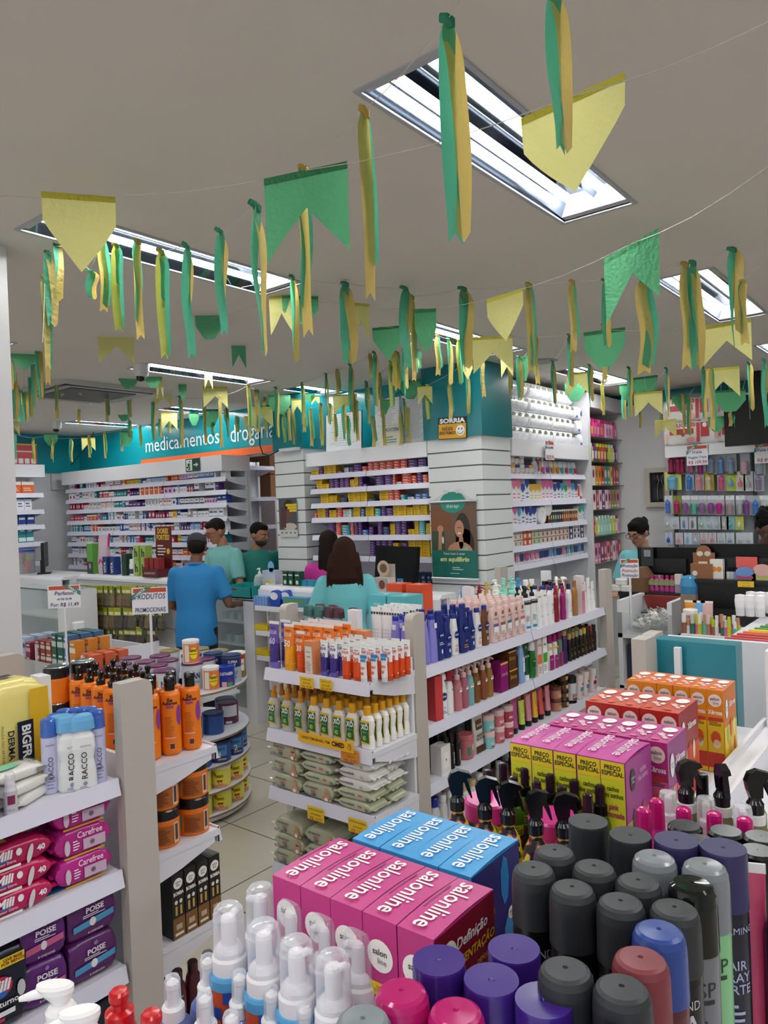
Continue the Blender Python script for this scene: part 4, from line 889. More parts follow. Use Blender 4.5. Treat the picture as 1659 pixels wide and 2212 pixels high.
def a_cw(c,t):return lambda mb,w,d,h:(mb.rect(-w/2,w/2,h*.3,h*.55,CD(c),FRONT(d)),mb.text(t,.012,INK(c),FRONT(d,0,h*.78),maxw=w*.8,bold=.03),lines(mb,-w*.35,w*.35,h*.06,h*.25,4,INK('808088'),FRONT(d)))
pz2(1158,Proto('lotion_carton','box',carton(.042,.045,.215,'ecd8d8',a_cw('e07a40','SUN'))),'pale carton with an orange band',3); pz2(1170,Proto('lotion_carton','box',carton(.04,.045,.21,'f0f0f0',a_cw('4aa83a','Bio'))),'white carton with a green oval',3)
pz2(1178,lot(.11,.013,.012,'f0f0f0','f4f4f4','cap',shape='st'),'tiny white bottle',1)
pz2(1185,lot(.205,.022,.019,'f0e8ee','94206a','cap',cw=.9,hc=.05,shape='st',art=multi(flab(-1,1,.75,.85,'e0c030',None),flab(-1,1,.0,.55,'9a2070','COLOR','f0f0f0',.006))),'magenta and white bottle',3)
pz2(1196,lot(.195,.021,.019,'e8e4ea','94206a','cap',cw=.9,hc=.04,shape='st',art=multi(flab(-1,1,.75,.82,'e0c030',None),flab(-1,1,.0,.5,'a02878','CALM','f0f0f0',.006))),'white bottle with a magenta base',3)
pz2(1207,lot(.2,.021,.019,'6a7a6c','8c1c60','cap',cw=.9,hc=.04,shape='st',art=flab(-1,1,.0,.5,'a02878',None)),'grey green bottle with a magenta base',3); pz2(1218,lot(.195,.024,.019,'38245c','b8a070','cap',cw=.7,hc=.03,shape='waist'),'dark violet bottle with gold cap',3)
for i,(px,c,cc) in enumerate([(1229,'1a1412','b8a060'),(1237,'181210','a89058'),(1245,'12100e','9aa080'),(1254,'1c1a10','b8b890'),(1262,'3a2410','e8c830'),(1269,'16120e','2a2a28'),(1276,'3a1010','b02830'),(1283,'16100e','1a1a1a')]):
 pr=lot(.165,.0165,.0165,c,cc,'cap',cw=.85,hc=.035,shape='st',art=flab(-.7,.7,.2,.7,None,'=','b8985a',.012,2,'a08850')); pz2(px,pr,'%s vial with %s cap, %s of the dark set'%(['black','black','black','black','brown','black','dark red','black'][i],['gold','gold','grey green','pale','bright yellow','dark','red','black'][i],OW[i]),4,.05,'small dark perfume oil bottles')
 # ---- third shelf
Z3=ZC[2]
place(Proto('lotion_carton','box',carton(.075,.06,.13,'e6e4e2',lambda mb,w,d,h:(mb.rect(-w*.3,w*.3,h*.2,h*.75,CD('f2f0ee'),FRONT(d)),mb.disc(0,h*.5,.004,.006,INK('b03040'),FRONT(d,e=.001))))),943,Z3,1.935,'white carton with a small red drop on the third shelf')
DB=lot(.155,.0155,.0155,'141012','101010','cap',cw=.7,hc=.04,shape='st',art=lambda b,w,t,hb:b.text('LIQUOR',.01,INK('d8d8d8'),fr((0,-t-.0015,hb*.45),0,0,-PI/2),bold=.01))
for i,px in enumerate((958,968,981)):
 for r in range(3):DB.put((Py(px,1400,1.92).x,1.925+r*.045,Z3),0,'small black bottle with sideways lettering, %s from the left, %s row of the third shelf'%(OW[i],OW[r]),'small black bottles')
place(Proto('cream_pail','jar',jar(.115,.045,'b86a70','c46a74',.02,lambda b,r,h:[b.wrapq(-.03+k*.03,-.01+k*.03,.02+.02*(k%2),.06+.01*k,r+.0006,INK(['3a7a68','e0c8a0','8a3040'][k])) for k in range(3)])),995,Z3,1.955,'round pink tub with patterned sides on the third shelf')
# standing pouch
def pouch(w,h,c,art=None,foot=.04):
 mb=MB(); secs=[]
 for k in range(7):
  q=k/6; secs.append((h*q,w*(.5-.02*math.sin(PI*q)),max(.0015,foot*(1-q)**.7*.5+.001)))
 mb.loft(secs,K(c,.3,kind='plastic_wrap',bump=.2),18,2.6)
 if art:art(mb,w,h,foot)
 return mb
def a_mac(mb,w,h,ft):
 yf=lambda z:-(ft*(1-z/h)**.7*.5+.001)-.0012
 def sr(x0,x1,z0,z1,c):mb.quad([(x0,yf(z0),z0),(x1,yf(z0),z0),(x1,yf(z1)-.001,z1),(x0,yf(z1)-.001,z1)],INK(c))
 sr(-w*.3,w*.3,h*.6,h*.85,'5a3a24'); sr(-w*.48,w*.48,.004,h*.2,'4a2814')
 mb.text('BICHO',.011,INK('e8d8c8'),fr((0,yf(h*.7)-.003,h*.71),0,-.2),bold=.02); mb.text('SABONETE\nMACADÂMIA',.012,INK('2a2420'),fr((0,yf(h*.4)-.004,h*.42),0,-.2),maxw=w*.85,bold=.02)
place(Proto('standing_pouch','pouch',pouch(.09,.19,'d8d4ce',a_mac)),1024,Z3,1.94,'white and brown standing pouch of soap on the third shelf'); place(Proto('standing_pouch','pouch',pouch(.09,.2,'4a4c48',lambda mb,w,h,f:mb.rect(-.03,.03,.14,.18,K('c8d030',.4,kind='label_paper'),fr((0,-.014,0))))),1010,Z3,2.03,'dark pouch with a lime tag behind the white and brown one')
def jr(c,lid,t,tc='f0f0f0'):return Proto('cream_jar','jar',jar(.082,.033,c,lid,.026,lambda b,r,h:(wtext(b,t,.012,tc,.025,r,.05),b.wrapq(-.02,.02,.006,.012,r+.0005,INK('b03050'))),rl=1.06))
for(px,c,t),nm in zip([(1047,'8accd0','AQUA'),(1069,'d87a84','MORAN'),(1089,'b8405a','MELAN')],['turquoise','rose','crimson']):
 P_=jr(c,'e8c8c8',t); x=Py(px,1400,1.935).x
 for r in range(3):
  for k in range(2):P_.put((x,1.935+r*.07,Z3+k*.083),random.uniform(-.15,.15),'%s cream jar with pale pink lid, %s of its stack, %s row'%(nm,['lower','upper'][k],OW[r]),'stacked cream jars on the third shelf')
for i,(px,c,hh) in enumerate([(1107,'c0569c',.215),(1123,'c8d860',.155),(1138,'d890a8',.17),(1152,'e8b040',.17),(1165,'d85a58',.17),(1180,'d888a0',.17)]):
 pr=Proto('squeeze_tube','tube',tube_pack(hh,.048,.016,c,'121214',art=lambda b,w,h,yf:(slopetext(b,'= =',.008,INK('4a3038'),h*.62,yf),slopetext(b,'= =\n=',.012,INK('6a3a48'),h*.35,yf)),crimp=c)); x=Py(px,1400,1.925).x
 for r in range(3):pr.put((x+r*.003,1.93+r*.055,Z3),random.uniform(-.15,.15),'%s hand cream tube standing on a black cap, %s'%(['tall magenta','lime yellow','dusty pink','mango yellow','coral red','pink'][i],'front row' if r==0 else OW[r]+' row back'),'hand cream tubes on the third shelf')
for(px,n,c,lid,nm,hh) in[(1196,2,'b87a68','6a4030','pink and brown',.07),(1212,4,'5a3a20','2a1a10','dark brown',.05)]:
 P_=Proto('cream_jar','jar',jar(hh,.033,c,lid,.02,lambda b,r,h:b.wrapq(-.015,.015,.01,.03,r+.0006,INK('d8b070'))))
 for r in range(2):
  for k in range(n):P_.put((Py(px,1400,1.935).x,1.935+r*.07,Z3+k*(hh+.001)),0,'%s cream jar, %s from the bottom of its stack, %s row'%(nm,OW[k],OW[r]),'stacked brown jars')
SC=Proto('scrub_jar','jar',jar(.16,.036,'c8ccd0','1a1a1c',.04,lambda b,r,h:(b.wrapq(-.028,.028,.02,.06,r+.0006,INK('7a2430')),wtext(b,'ESFOL\nAPRIC',.013,'f0f0f0',.045,r+.0006,.05),b.lathe([(r+.0004,0),(r+.0004,.018)],BLACK,24,caps=(0,0))),rl=1.02)); place(SC,1229,Z3,1.935,'large jar with a black lid and red label on the third shelf')
PJr=[Proto('body_cream_jar','jar',jar(.15,.031,'e4d0ce','e8d8d6',.03,lambda b,r,h,c=c:(b.wrapq(-.022,.022,.05,.075,r+.0006,INK(c)),b.wrapq(-.008,.008,.085,.1,r+.0006,INK('6a4a3a')),lines(b,-.02,.02,.02,.045,3,INK('a09090'),wrap=r+.0006)),rl=1.05)) for c in('3a8ac0','3a90c8','8a2040')]
for i,px in enumerate((1246,1259,1275)):
 for r in range(3):PJr[i].put((Py(px,1400,1.93).x,1.93+r*.07,Z3),0,'pale pink body cream jar, %s of three columns, %s row'%(['left','middle','right'][i],OW[r]),'pale pink body cream jars')
 # ---- fourth shelf, seen past the island
Z4=ZC[3]
FB=[lot(.19,.03,.02,'e8e8ee','2a3a9c','cap',cw=.7,hc=.04,art=flab(-.6,.6,.4,.7,'c8d060',None)),lot(.17,.025,.02,'f0f0f0','d8c090','cap',cw=.7,hc=.03),lot(.18,.025,.02,'dcdce0','eeeeee','cap',cw=.7,hc=.03),lot(.16,.024,.02,'3a2a24','1a1a1a','cap',cw=.7,hc=.03)]
nm=['white bottle with a blue cap','white bottle with a beige cap','white capped bottle','dark bottle']
for i in range(15):
 k=[0,0,2,2,1,1,1,2,2,3,2,3,3,2,3][i]
 for r in range(2):FB[k].put((2.66+i*.065,1.94+r*.07,Z4),0,'%s, %s from the near post, %s row, fourth shelf'%(nm[k],onum(i),['front','back'][r]),'bottles on the low fourth shelf')
 # ================================================================= sunscreen end cap
G='sunscreen tubes on the end shelf'; ZS=ZE[0]
def ss(h,w,t,body,cap,band,num,numc,word,wc,two=None,nm='sunscreen_tube'):
 def art(b,w_,h_,yf):
  if two:pass
  slopetext(b,'Raphus',.008*h/.2,INK('303040'),h*.86,yf,maxw=w*.5,bold=.02)
  slopetext(b,word,.015*h/.2,INK(wc),h*.77,yf,maxw=w*.8,bold=.03); slopetext(b,num,.026*h/.2,INK(numc),h*.58,yf,maxw=w*.62,bold=.03,x=-w*.02)
  slopetext(b,'= = =',.004,INK(numc),h*.4,yf,maxw=w*.5); slopetext(b,'= =',.003,INK(numc),h*.32,yf,maxw=w*.4)
 return Proto(nm,'tube',tube_pack(h,w,t,body,cap,.028*h/.2,art,band))
BIG60=ss(.205,.06,.022,'6450a8','7a68c0',('3a3088',.5),'60','c8c0e8','SOLAR','c8b8e8'); BIG50=ss(.2,.06,.022,'f08018','e8a820',('f0a018',.45),'50','f4ece0','SOLAR','f4d8c0'); BIGO=ss(.2,.06,.022,'ee7a18','d85a18',('f09020',.45),'30','f4ece0','SOLAR','f4d8c0'); MID30=ss(.175,.046,.018,'ea7218','d0501c',('e05018',.4),'30','f4ece0','SOLAR','f4e0d0')
SM60=ss(.148,.042,.015,'f2f2f4','6a58b0',('3a3088',.42),'60','3a3088','SOLAR','4a48a0'); SM30=ss(.142,.044,.016,'f2f2f4','d0481c',('e0501c',.42),'30','e0501c','SOLAR','e0501c')
def sput(pr,px,py,lab,rz=F_X,dx=0):p=Pz(px,py,ZS); return pr.put((p.x+dx,p.y,ZS),rz,lab,G)
def sx(px):return Px(px,1450,2.235).y
for k in range(2):BIG60.put((2.24+k*.05,sx(594)-.0+(-.02 if k else 0),ZS),F_X,'large purple sunscreen tube marked 60, %s'%['front left corner of the end shelf','behind the front one'][k],G)
for k in range(4):BIG50.put((2.24+k*.05,sx(626),ZS),F_X,'large orange sunscreen tube marked 50 on a yellow cap, %s'%('front' if k==0 else OW[k]+' row back'),G)
MID30.put((2.235,sx(652),ZS),F_X,'narrow orange sunscreen tube marked 30 on a red cap',G)
for r in range(3):
 for c in range(3):BIGO.put((2.29+r*.055,sx(655)-c*.062+.02,ZS),F_X,'large orange sunscreen tube, %s row behind the narrow one, %s'%(OW[r],['left','middle','right'][c]),G)
def a_sb(mb,w,d,h):mb.rect(-w*.4,w*.4,h*.05,h*.85,CD('e4dcd8'),FRONT(d)); lines(mb,-w*.3,w*.3,h*.1,h*.4,6,INK('a09090'),FRONT(d,e=.001)); mb.rect(-w*.22,w*.22,h*.52,h*.56,INK('c8a040'),FRONT(d,e=.001)); mb.text('FACIAL',.006,INK('50403c'),FRONT(d,0,h*.68,.001),maxw=w*.6)
SB=Proto('sunscreen_carton','box',carton(.05,.045,.14,'d88a58',a_sb))
for r in range(5):
 SB.put((2.235+r*.052,sx(676),ZS),F_X,'orange sunscreen carton with a pale label, %s'%('front of its row' if r==0 else OW[r]+' row back'),'orange sunscreen cartons')
for c in range(2):SB.put((2.44,sx(676)-.055-c*.06,ZS+.02),F_X,'orange sunscreen carton behind the small white tubes, %s'%['left','right'][c],'orange sunscreen cartons')
for c,(px,pr,nm) in enumerate([(702,SM60,'purple and white'),(722,SM60,'purple and white'),(749,SM30,'red and white'),(773,SM30,'red and white'),(793,SM30,'red and white'),(815,SM30,'red and white')]):
 for r in range(5):
  if c==5 and r==0:continue
  pr.put((2.235+r*.04+(.03 if c>3 else 0),sx(px)+.0,ZS),F_X+random.uniform(-.06,.06),'small %s sunscreen tube, %s column from the left, %s'%(nm,OW[c],'front row' if r==0 else OW[r]+' row back'),'small white sunscreen tubes')
BLT=Proto('lip_cream_tube','tube',tube_pack(.11,.032,.011,'e8e8ea','d8dce0',.02,lambda b,w,h,yf:(slopetext(b,'=',.03,INK('3a8ac8'),h*.85,yf,maxw=w*.8,bold=.1),slopetext(b,'KIDS',.008,INK('e0602a'),h*.55,yf,bold=.04),slopetext(b,'=',.014,INK('e0602a'),h*.35,yf,maxw=w*.7,bold=.1)),crimp='3a8ac8'))
for i,px in enumerate((798,812,825)):BLT.put((2.215+i*.03,sx(px)+.012+i*.004,ZS),F_X,'small blue and white kids tube at the right front corner, %s of three'%['left','middle','right'][i],'small blue kids tubes')
# price cards
CARD=mat('e8c020',.6,kind='yellow_card'); CARD2=mat('d88a2a',.6,kind='yellow_card')
def pricecard(X,w,h,lines_,label,c=CARD,tc='2a2420'):
 mb=MB(); mb.box(-w/2,w/2,-.001,0,-h/2,h/2,c)
 n=len(lines_)
 for i,t in enumerate(lines_):
  big=i==n-1; mb.text(t,h*(.24 if big else .13),INK('b8381c' if big else tc),fr((0,-.0016,h*(.5-(i+.6)/n))),maxw=w*.9,shear=.3)
 o=link('price_card',mb.mesh()); o.matrix_world=X; tag(o,label,'price card'); return o
xl=2.195
pricecard(fr((xl-.008,Px(665,1472,xl).y,Px(665,1474,xl).z),F_X,0),.078,.046,['protetor solar','fps 50 200g','R$ 49,99'],'yellow handwritten price card under the orange sunscreens, left of two')
pricecard(fr((xl-.008,Px(707,1480,xl).y,Px(707,1479,xl).z),F_X,0),.068,.046,['protetor solar','fps 60 120g','R$ 33,99'],'yellow handwritten price card under the small purple sunscreens, right of two')
pricecard(fr((xl-.008,Px(759,1632,xl).y,Px(759,1632,xl).z),F_X,0),.095,.052,['repelente spray','a partir de','R$ 18,99'],'orange handwritten price card below the yellow banner',CARD2)
pricecard(fr((xl-.008,Px(685,1757,xl).y,Px(685,1757,xl).z),F_X,0),.095,.056,['toalhas umedecidas','personalidade','R$ 10,99'],'yellow handwritten price card under the left wipes stack')
pricecard(fr((xl-.008,Px(775,1782,xl).y,Px(775,1784,xl).z),F_X,0),.095,.056,['toalhas personalidade','com tampa','R$ 12,99'],'yellow handwritten price card under the right wipes stack')
# repellent bottles
ZX=ZE[1]; G='repellent bottles on the second end shelf'
def a_xo(b,w=.026,t=.017):
 F=fr((0,-t-.0013,0)); b.rect(-w*.74,w*.74,.022,.108,K('e8c020',.4,kind='label_paper'),F); F=fr((0,-t-.0018,0)); b.quad([(-w*.74,0,.03),(w*.66,0,.026),(w*.6,0,.06),(w*.74,0,.1),(-w*.74,0,.1),(-w*.6,0,.06)],K('1c6a40',.4,kind='label_paper'),F)
 F=fr((0,-t-.0024,0)); b.text('XÔ',.019,INK('f4f4f4'),F@fr((0,0,.084)),bold=.04,maxw=w*1.25); b.disc(-.003,.043,.011,.011,INK('3aa070'),F,14); b.text('C',.012,INK('e8c020'),fr((-.003,-t-.003,.043)),bold=.06); lines(b,-.012,.012,.062,.068,2,INK('a0c8a8'),F)
def xo(clear,spray):
 secs=[(0,.024,.015),(.004,.026,.017),(.03,.026,.017),(.055,.022,.016),(.085,.026,.017),(.108,.026,.017),(.122,.019,.014),(.128,.011,.011)]
 b=bottle(secs,'f0eeea',2.6,None,20,clear=('d8dcd8',.3) if clear else None); a_xo(b); Y=K('e8a818',.3)
 if spray:return Proto('repellent_bottle','bottle',[('bottle_body',b),('cap',MB().lathe([(.013,.126),(.0125,.146),(.009,.148),(.0085,.17),(.007,.176),(.0003,.178)],K('d8902a',.25),16,caps=(1,0)))])
 return Proto('repellent_bottle','bottle',[('bottle_body',b),('cap',MB().lathe([(.0135,.126),(.0135,.158),(.012,.161),(.0003,.1615)],Y,16,caps=(1,0)))])
XC,XW=xo(True,True),xo(False,False)
ys=[Px(q,1550,2.24).y for q in(594,623,651)]+[Px(q,1550,2.24).y for q in(680,707,734,762,794)]
for i,y in enumerate(ys):
 for r in range(6):
  (XC if i<3 else XW).put((2.24+r*.046,y,ZX),F_X,'%s repellent bottle with %s, %s from the left, %s'%('frosted' if i<3 else 'white','amber spray cap' if i<3 else 'yellow cap',OW[i],'front row' if r==0 else OW[r]+' row back'),G,(1.16,1.05,1.06))
mb=MB(); mb.box(-.16,.16,-.002,0,-.022,.022,CD('f0b820')); mb.text('ONDE TEM BRASIL, TEM',.011,INK('2a2218'),fr((-.055,-.003,0)),bold=.01,maxw=.17); mb.text('CIMED',.019,INK('2a2218'),fr((.075,-.003,0)),bold=.04,maxw=.07); mb.disc(.138,.002,.009,.013,INK('2a2218'),fr((0,-.003,0)),12); mb.disc(.138,.002,.007,.011,CD('f0b820'),fr((0,-.0035,0)),12); mb.text('Y',.012,INK('2a2218'),fr((.138,-.004,.002)))
o=link('shelf_banner',mb.mesh()); pa,pb=Px(645,1590,xl-.01),Px(765,1615,xl-.01); L_=(pa-pb).length
o.matrix_world=fr((xl-.012,(pa.y+pb.y)/2,(pa.z+pb.z)/2),F_X,0,0,L_/.32*1.0); tag(o,'yellow shelf banner with black words in front of the repellents','sign')
# wipes packs
WPK={}
def a_wipe(kind):
 def f(mb,w,d,h):
  T=INK('2c3a64'); R_=INK('c83848'); Y=fr((0,-d/2*1.0-.0035,0))
  if kind=='big':
   mb.text('ultramacio',.012,T,Y@fr((-.03,0,h*.7)),maxw=.07,bold=.01); mb.text('baby',.010,R_,Y@fr((-.02,0,h*.5)),bold=.02); mb.text('100',.013,T,Y@fr((-.02,0,h*.3)),bold=.03); lines(mb,-.085,-.03,h*.1,h*.3,3,T,Y)
   SK=INK('c89878'); mb.disc(.055,h*.68,.011,.013,SK,Y,12); mb.disc(.055,h*.36,.017,.018,SK,Y,12); mb.disc(.068,h*.2,.016,.007,SK,Y,10); mb.disc(.04,h*.2,.014,.006,SK,Y,10); mb.disc(.053,h*.22,.01,.008,INK('f0f0f0'),fr((0,-d/2-.0042,0)),10)
  elif kind=='green':mb.text('Personalidade',.009,T,Y@fr((-.03,0,h*.6)),maxw=.09,bold=.02); mb.text('baby',.008,R_,Y@fr((.035,0,h*.6)),bold=.03); mb.text('50',.012,INK('3a5a84'),Y@fr((.07,0,h*.4)),bold=.03)
  else:mb.text('Personalidade',.010,T,Y@fr((-.04,0,h*.6)),maxw=.09,bold=.02); mb.text('baby',.006,R_,Y@fr((-.07,0,h*.35))); mb.text('50',.012,INK('7a9a94'),Y@fr((.04,0,h*.42)))
 return f
for k,(w,d,h,c) in dict(big=(.178,.11,.074,'b4b69c'),green=(.178,.11,.046,'bcc0a4'),white=(.178,.11,.044,'e2e2de')).items():WPK[k]=[Proto('wipes_pack','wipes pack',softpack(w,d,h,c,a_wipe(k),seed=s,crimp=.018)) for s in range(2)]
def stack(seq,y,z,x0=2.265,nm='left',sh=''):
 for k,kd in enumerate(seq):
  h={'big':.074,'green':.046,'white':.044}[kd]
  for r in range(2):
   WPK[kd][k%2].put((x0+r*.12,y+random.uniform(-.008,.008),z),F_X+random.uniform(-.05,.05),'%s wipes pack, %s up in the %s stack of the %s shelf, %s'%({'big':'thick sage green','green':'thin sage green','white':'thin white'}[kd],OW[k],nm,sh,['front','behind'][r]),'baby wipes packs')
  z+=h*.93
z3,z4=ZE[2],ZE[3]
y1_,y2_,y3_=2.36,2.17,1.965
for seq,y,nm in((['big']*3,2.36,'left'),(['big','green','green','green'],2.165,'middle'),(['green','green','white','white','white'],1.965,'right')):stack(seq,y,z3,nm=nm,sh='upper')
for seq,y,nm in((['big']*3,2.355,'left'),(['big']*3,2.16,'middle'),(['white','white','white','green'],1.965,'right')):stack(seq,y,z4,nm=nm,sh='lower')
# ================================================================= left gondola
random.seed(41)
ZT=ZL[0]
# adult diaper packs
def a_dia(mb,w,d,h):
 Y=fr((0,-d/2-.006,0)); N=INK('10162e'); B=INK('2453b0')
 mb.rect(w*.3,w*.47,h*.03,h*.9,K('e0b020',.3,kind='ink'),fr((0,-d/2-.003,0))); mb.rect(w*.18,w*.32,h*.02,h*.62,N,Y); mb.text('BIGFRAL',.024,INK('f2f2ee'),fr((w*.25,-d/2-.008,h*.36),0,0,PI/2),bold=.03,maxw=h*.5)
 mb.text('DERMA PLUS',.017,N,fr((w*.12,-d/2-.007,h*.32),0,0,PI/2),bold=.02,maxw=h*.5); mb.text('FRALDA DESCARTÁVEL PARA ADULTO',.007,N,fr((w*.05,-d/2-.007,h*.32),0,0,PI/2),maxw=h*.6)
 mb.disc(-w*.12,h*.7,.022,.026,N,Y,16); mb.disc(-w*.12,h*.7,.019,.023,INK('e8e4d8'),fr((0,-d/2-.0066,0)),16); mb.rect(-w*.19,-w*.06,h*.38,h*.6,N,Y)
 mb.rect(-w*.35,-w*.24,h*.2,h*.85,K('e0a020',.3,kind='ink'),Y); mb.text('SEVERA',.014,N,fr((-w*.3,-d/2-.0075,h*.62),0,0,PI/2),bold=.02); mb.rect(-w*.47,-w*.35,h*.2,h*.8,B,Y)
 mb.text('M 8',.035,INK('f2f2f2'),fr((-w*.41,-d/2-.0075,h*.5),0,0,PI/2),bold=.03); mb.disc(-w*.2,h*.12,w*.24,h*.15,INK('c8ccd0'),Y,18); mb.rect(-w*.16,-w*.06,h*.08,h*.17,INK('7088c0'),fr((0,-d/2-.0068,0)))
 T=TOP(h,0,0,.008); mb.rect(-w*.3,w*.25,-d*.18,d*.02,N,T); mb.text('BIGFRAL',.018,INK('e8d890'),TOP(h,0,0,.009,rz=PI)@fr((w*.02,0,d*.08)),bold=.03,maxw=w*.45)
DIA=Proto('diaper_pack','diaper pack',softpack(.32,.15,.29,'e6d67c',a_dia,1,crimp=0,n=12))
DIA.put((.875,2.12,ZT),.06,'large yellow adult diaper pack at the left edge of the picture','yellow adult diaper packs'); DIA.put((.78,2.42,ZT),0,'yellow adult diaper pack half hidden behind the front one','yellow adult diaper packs')
# intimate care bottles
def a_ra(b,w,t,hb):b.text('RACCO',.013,INK('2c3038'),fr((0,-t-.0014,hb*.42),0,0,-PI/2),bold=.01); b.text('INTIMO',.005,INK('5a7aa0'),fr((.004,-t-.0016,hb*.74))); b.disc(0,hb*.12,.005,.005,INK('8a96a8'),fr((0,-t-.0016,0)),12); lines(b,-.012,.012,hb*.02,hb*.08,2,INK('9098a4'),fr((0,-t-.0012,0)))
RA=lot(.178,.030,.019,'e8eaec','6aaede','disc',a_ra,hc=.036,shape='waist')
def a_rs(b,r,hb):b.text('RACCO',.011,INK('2c3048'),fr((.0,-r-.001,hb*.45),0,0,-PI/2)); lines(b,-.010,.010,.01,.05,5,INK('8a8eb0'),wrap=r+.0006); b.text('INTIMO',.004,INK('5a6a98'),fr((0,0,hb-.02)),wrap=r+.0006)
rs=spraycan(.175,.0185,.04,'5a86d8','c6c6e6','round',.15,a_rs); rs[1]=('clear_cap',MB().lathe(capprof(.0182,.044,'round'),film('3f6fd0',.35,.08,'blue_cap'),22,fr((0,0,.133)),caps=(0,0))); rs.append(('nozzle',MB().lathe([(.011,.134),(.009,.148),(.008,.158),(.003,.16)],K('8abcf0',.3),14)))
RS=Proto('deodorant_spray','spray can',rs)
yb=1.895
for(px,y,pr,lb) in[(180,yb,RA,'white bottle with a light blue cap and vertical black word, nearest the aisle'),(152,yb+.02,RA,'white bottle with a light blue cap, second of three'),(135,yb+.045,RA,'white bottle with a light blue cap, leftmost of three'),(213,yb+.012,RS,'lilac deodorant spray with clear blue cap beside the post'),(108,yb+.05,RS,'lilac deodorant spray at the left behind the wipes'),(122,yb+.075,RS,'lilac deodorant spray, second from the left'),(143,yb+.10,RS,'lilac deodorant spray in the middle of the back row'),(165,yb+.085,RS,'lilac deodorant spray, third from the right'),(182,yb+.07,RS,'lilac deodorant spray, second from the right'),(200,yb+.055,RS,'lilac deodorant spray just behind the one by the post')]:
 p=Py(px,1650,y); pr.put((p.x,y,ZT),-.35,lb,'intimate care bottles',1.12)
 # wipes and small things
def a_w2(mb,w,d,h):T=TOP(h,0,0,.004); mb.disc(-.02,0,w*.28,d*.26,K('7cc8a8',.35,kind='ink'),T,20); mb.disc(.05,-d*.2,.006,.003,INK('5ab060'),T,8); [mb.rect(.0,.06,-d*.1+k*.012,-d*.1+k*.012+.002,INK('b0b4b0'),T) for k in range(3)]; mb.rect(.04,.065,h*.3,h*.7,INK('8a8a88'),fr((0,-d/2-.003,0)))
W2=[Proto('wipes_pack','wipes pack',softpack(.135,.085,.03,'e4e2de',a_w2,s,crimp=.02)) for s in(4,5,6)]
W2[0].put((.905,1.955,ZT),.5,'white wipes pack, bottom of the small pile beside the white bottles','white wipes with green lid'); W2[1].put((.895,1.95,ZT+.031),.35,'white wipes pack, middle of the small pile','white wipes with green lid'); W2[2].put((.88,1.96,ZT+.063),.15,'white wipes pack with green oval, top of the small pile','white wipes with green lid'); W2[0].put((.80,2.0,ZT+.063),.3,'white wipes pack with green oval behind the pile, lying on others','white wipes with green lid'); W2[1].put((.80,1.99,ZT+.031),.2,'white wipes pack under the rear pack with green oval','white wipes with green lid'); W2[2].put((.80,1.99,ZT),.2,'white wipes pack at the bottom behind the lilac carton','white wipes with green lid')
def a_and(mb,w,d,h):F=FRONT(d); mb.rect(-w/2+.001,w/2-.001,.001,h*.62,CD('e2e4e2'),F); mb.text('andifeme',.013,INK('6a6a90'),fr((-.005,-d/2-.0015,h*.68)),maxw=w*.9); lines(mb,-w*.4,w*.35,h*.45,h*.6,3,INK('a0a4a8'),FRONT(d,e=.0012)); [mb.quad([(x,0,.004),(x+.014,0,.02),(x+.008,0,.045),(x-.006,0,.02)],INK('8fc0a0'),FRONT(d,e=.0014)) for x in(-.005,.01,.025)]
Proto('supplement_carton','box',carton(.085,.05,.095,'a89cc8',a_and,top='b8acd4')).put((.765,1.895,ZT),-.15,'lilac and white carton at the left edge with green leaves')
sp=[('bottle_body',MB().lathe([(.0145,0),(.016,.003),(.016,.06),(.012,.068)],K('c8c4cc',.3),18)),('nozzle',MB().lathe([(.01,.066),(.01,.078),(.0065,.08),(.006,.092)],K('f0eef0',.3),14)),('clear_cap',MB().lathe([(.0125,.068),(.0115,.1),(.009,.104),(.0003,.105)],film('e8e8f0',.7,.1,'clear_cap'),16,caps=(0,0)))]
sp[0][1].wrapq(-.009,.009,.028,.05,.0166,INK('7a2040')); sp[0][1].text('50 mL',.004,INK('4a4a58'),fr((0,0,.014)),wrap=.0168)
Proto('mist_bottle','bottle',sp).put((.842,1.888,ZT),-.3,'tiny silver mist bottle with a clear cap beside the lilac carton')
# second shelf: pad packs
Z=ZL[1]
def a_mili(mb,w,d,h):
 Y=fr((0,-d/2-.004,0)); Wt=INK('f0f0f2'); mb.text('Mili',h*.34,Wt,fr((-w*.24,-d/2-.005,h*.62)),bold=.04,shear=.2); mb.disc(-w*.24,h*.42,w*.1,h*.05,INK('3a60b0'),Y,12)
 mb.disc(w*.12,h*.5,w*.04,h*.38,INK('d8d4dc'),fr((0,-d/2-.0045,0),0,.0,.25),14); mb.disc(-.0,h*.62,w*.045,h*.15,Wt,Y,12); mb.text('40',h*.22,Wt,fr((w*.33,-d/2-.005,h*.5)),bold=.04); mb.rect(-w*.42,w*.02,h*.06,h*.16,Wt,Y); mb.text('Protetor Diário',h*.1,Wt,fr((-w*.22,-d/2-.005,h*.32)))
 T=TOP(h,0,0,.004); mb.rect(-w*.35,-w*.12,-d*.3,d*.3,INK('c8a83a'),T); mb.disc(.05,.0,w*.15,d*.08,INK('c8b0c0'),T,14)
MIL=[Proto('pad_pack','pad pack',softpack(.165,.085,.062,'c01c5c',a_mili,s,crimp=.012,rough=.15)) for s in(7,8)]
def a_mil2(mb,w,d,h):mb.rect(-w*.47,w*.44,-d*.35,-d*.2,INK('d8b020'),TOP(h,0,0,.004)); mb.text('Mili',.01,INK('f0f0f0'),fr((w*.4,-d/2-.004,h*.5)))
MI2=Proto('pad_pack','pad pack',softpack(.15,.11,.036,'ac1550',a_mil2,9,crimp=.006,rough=.15))
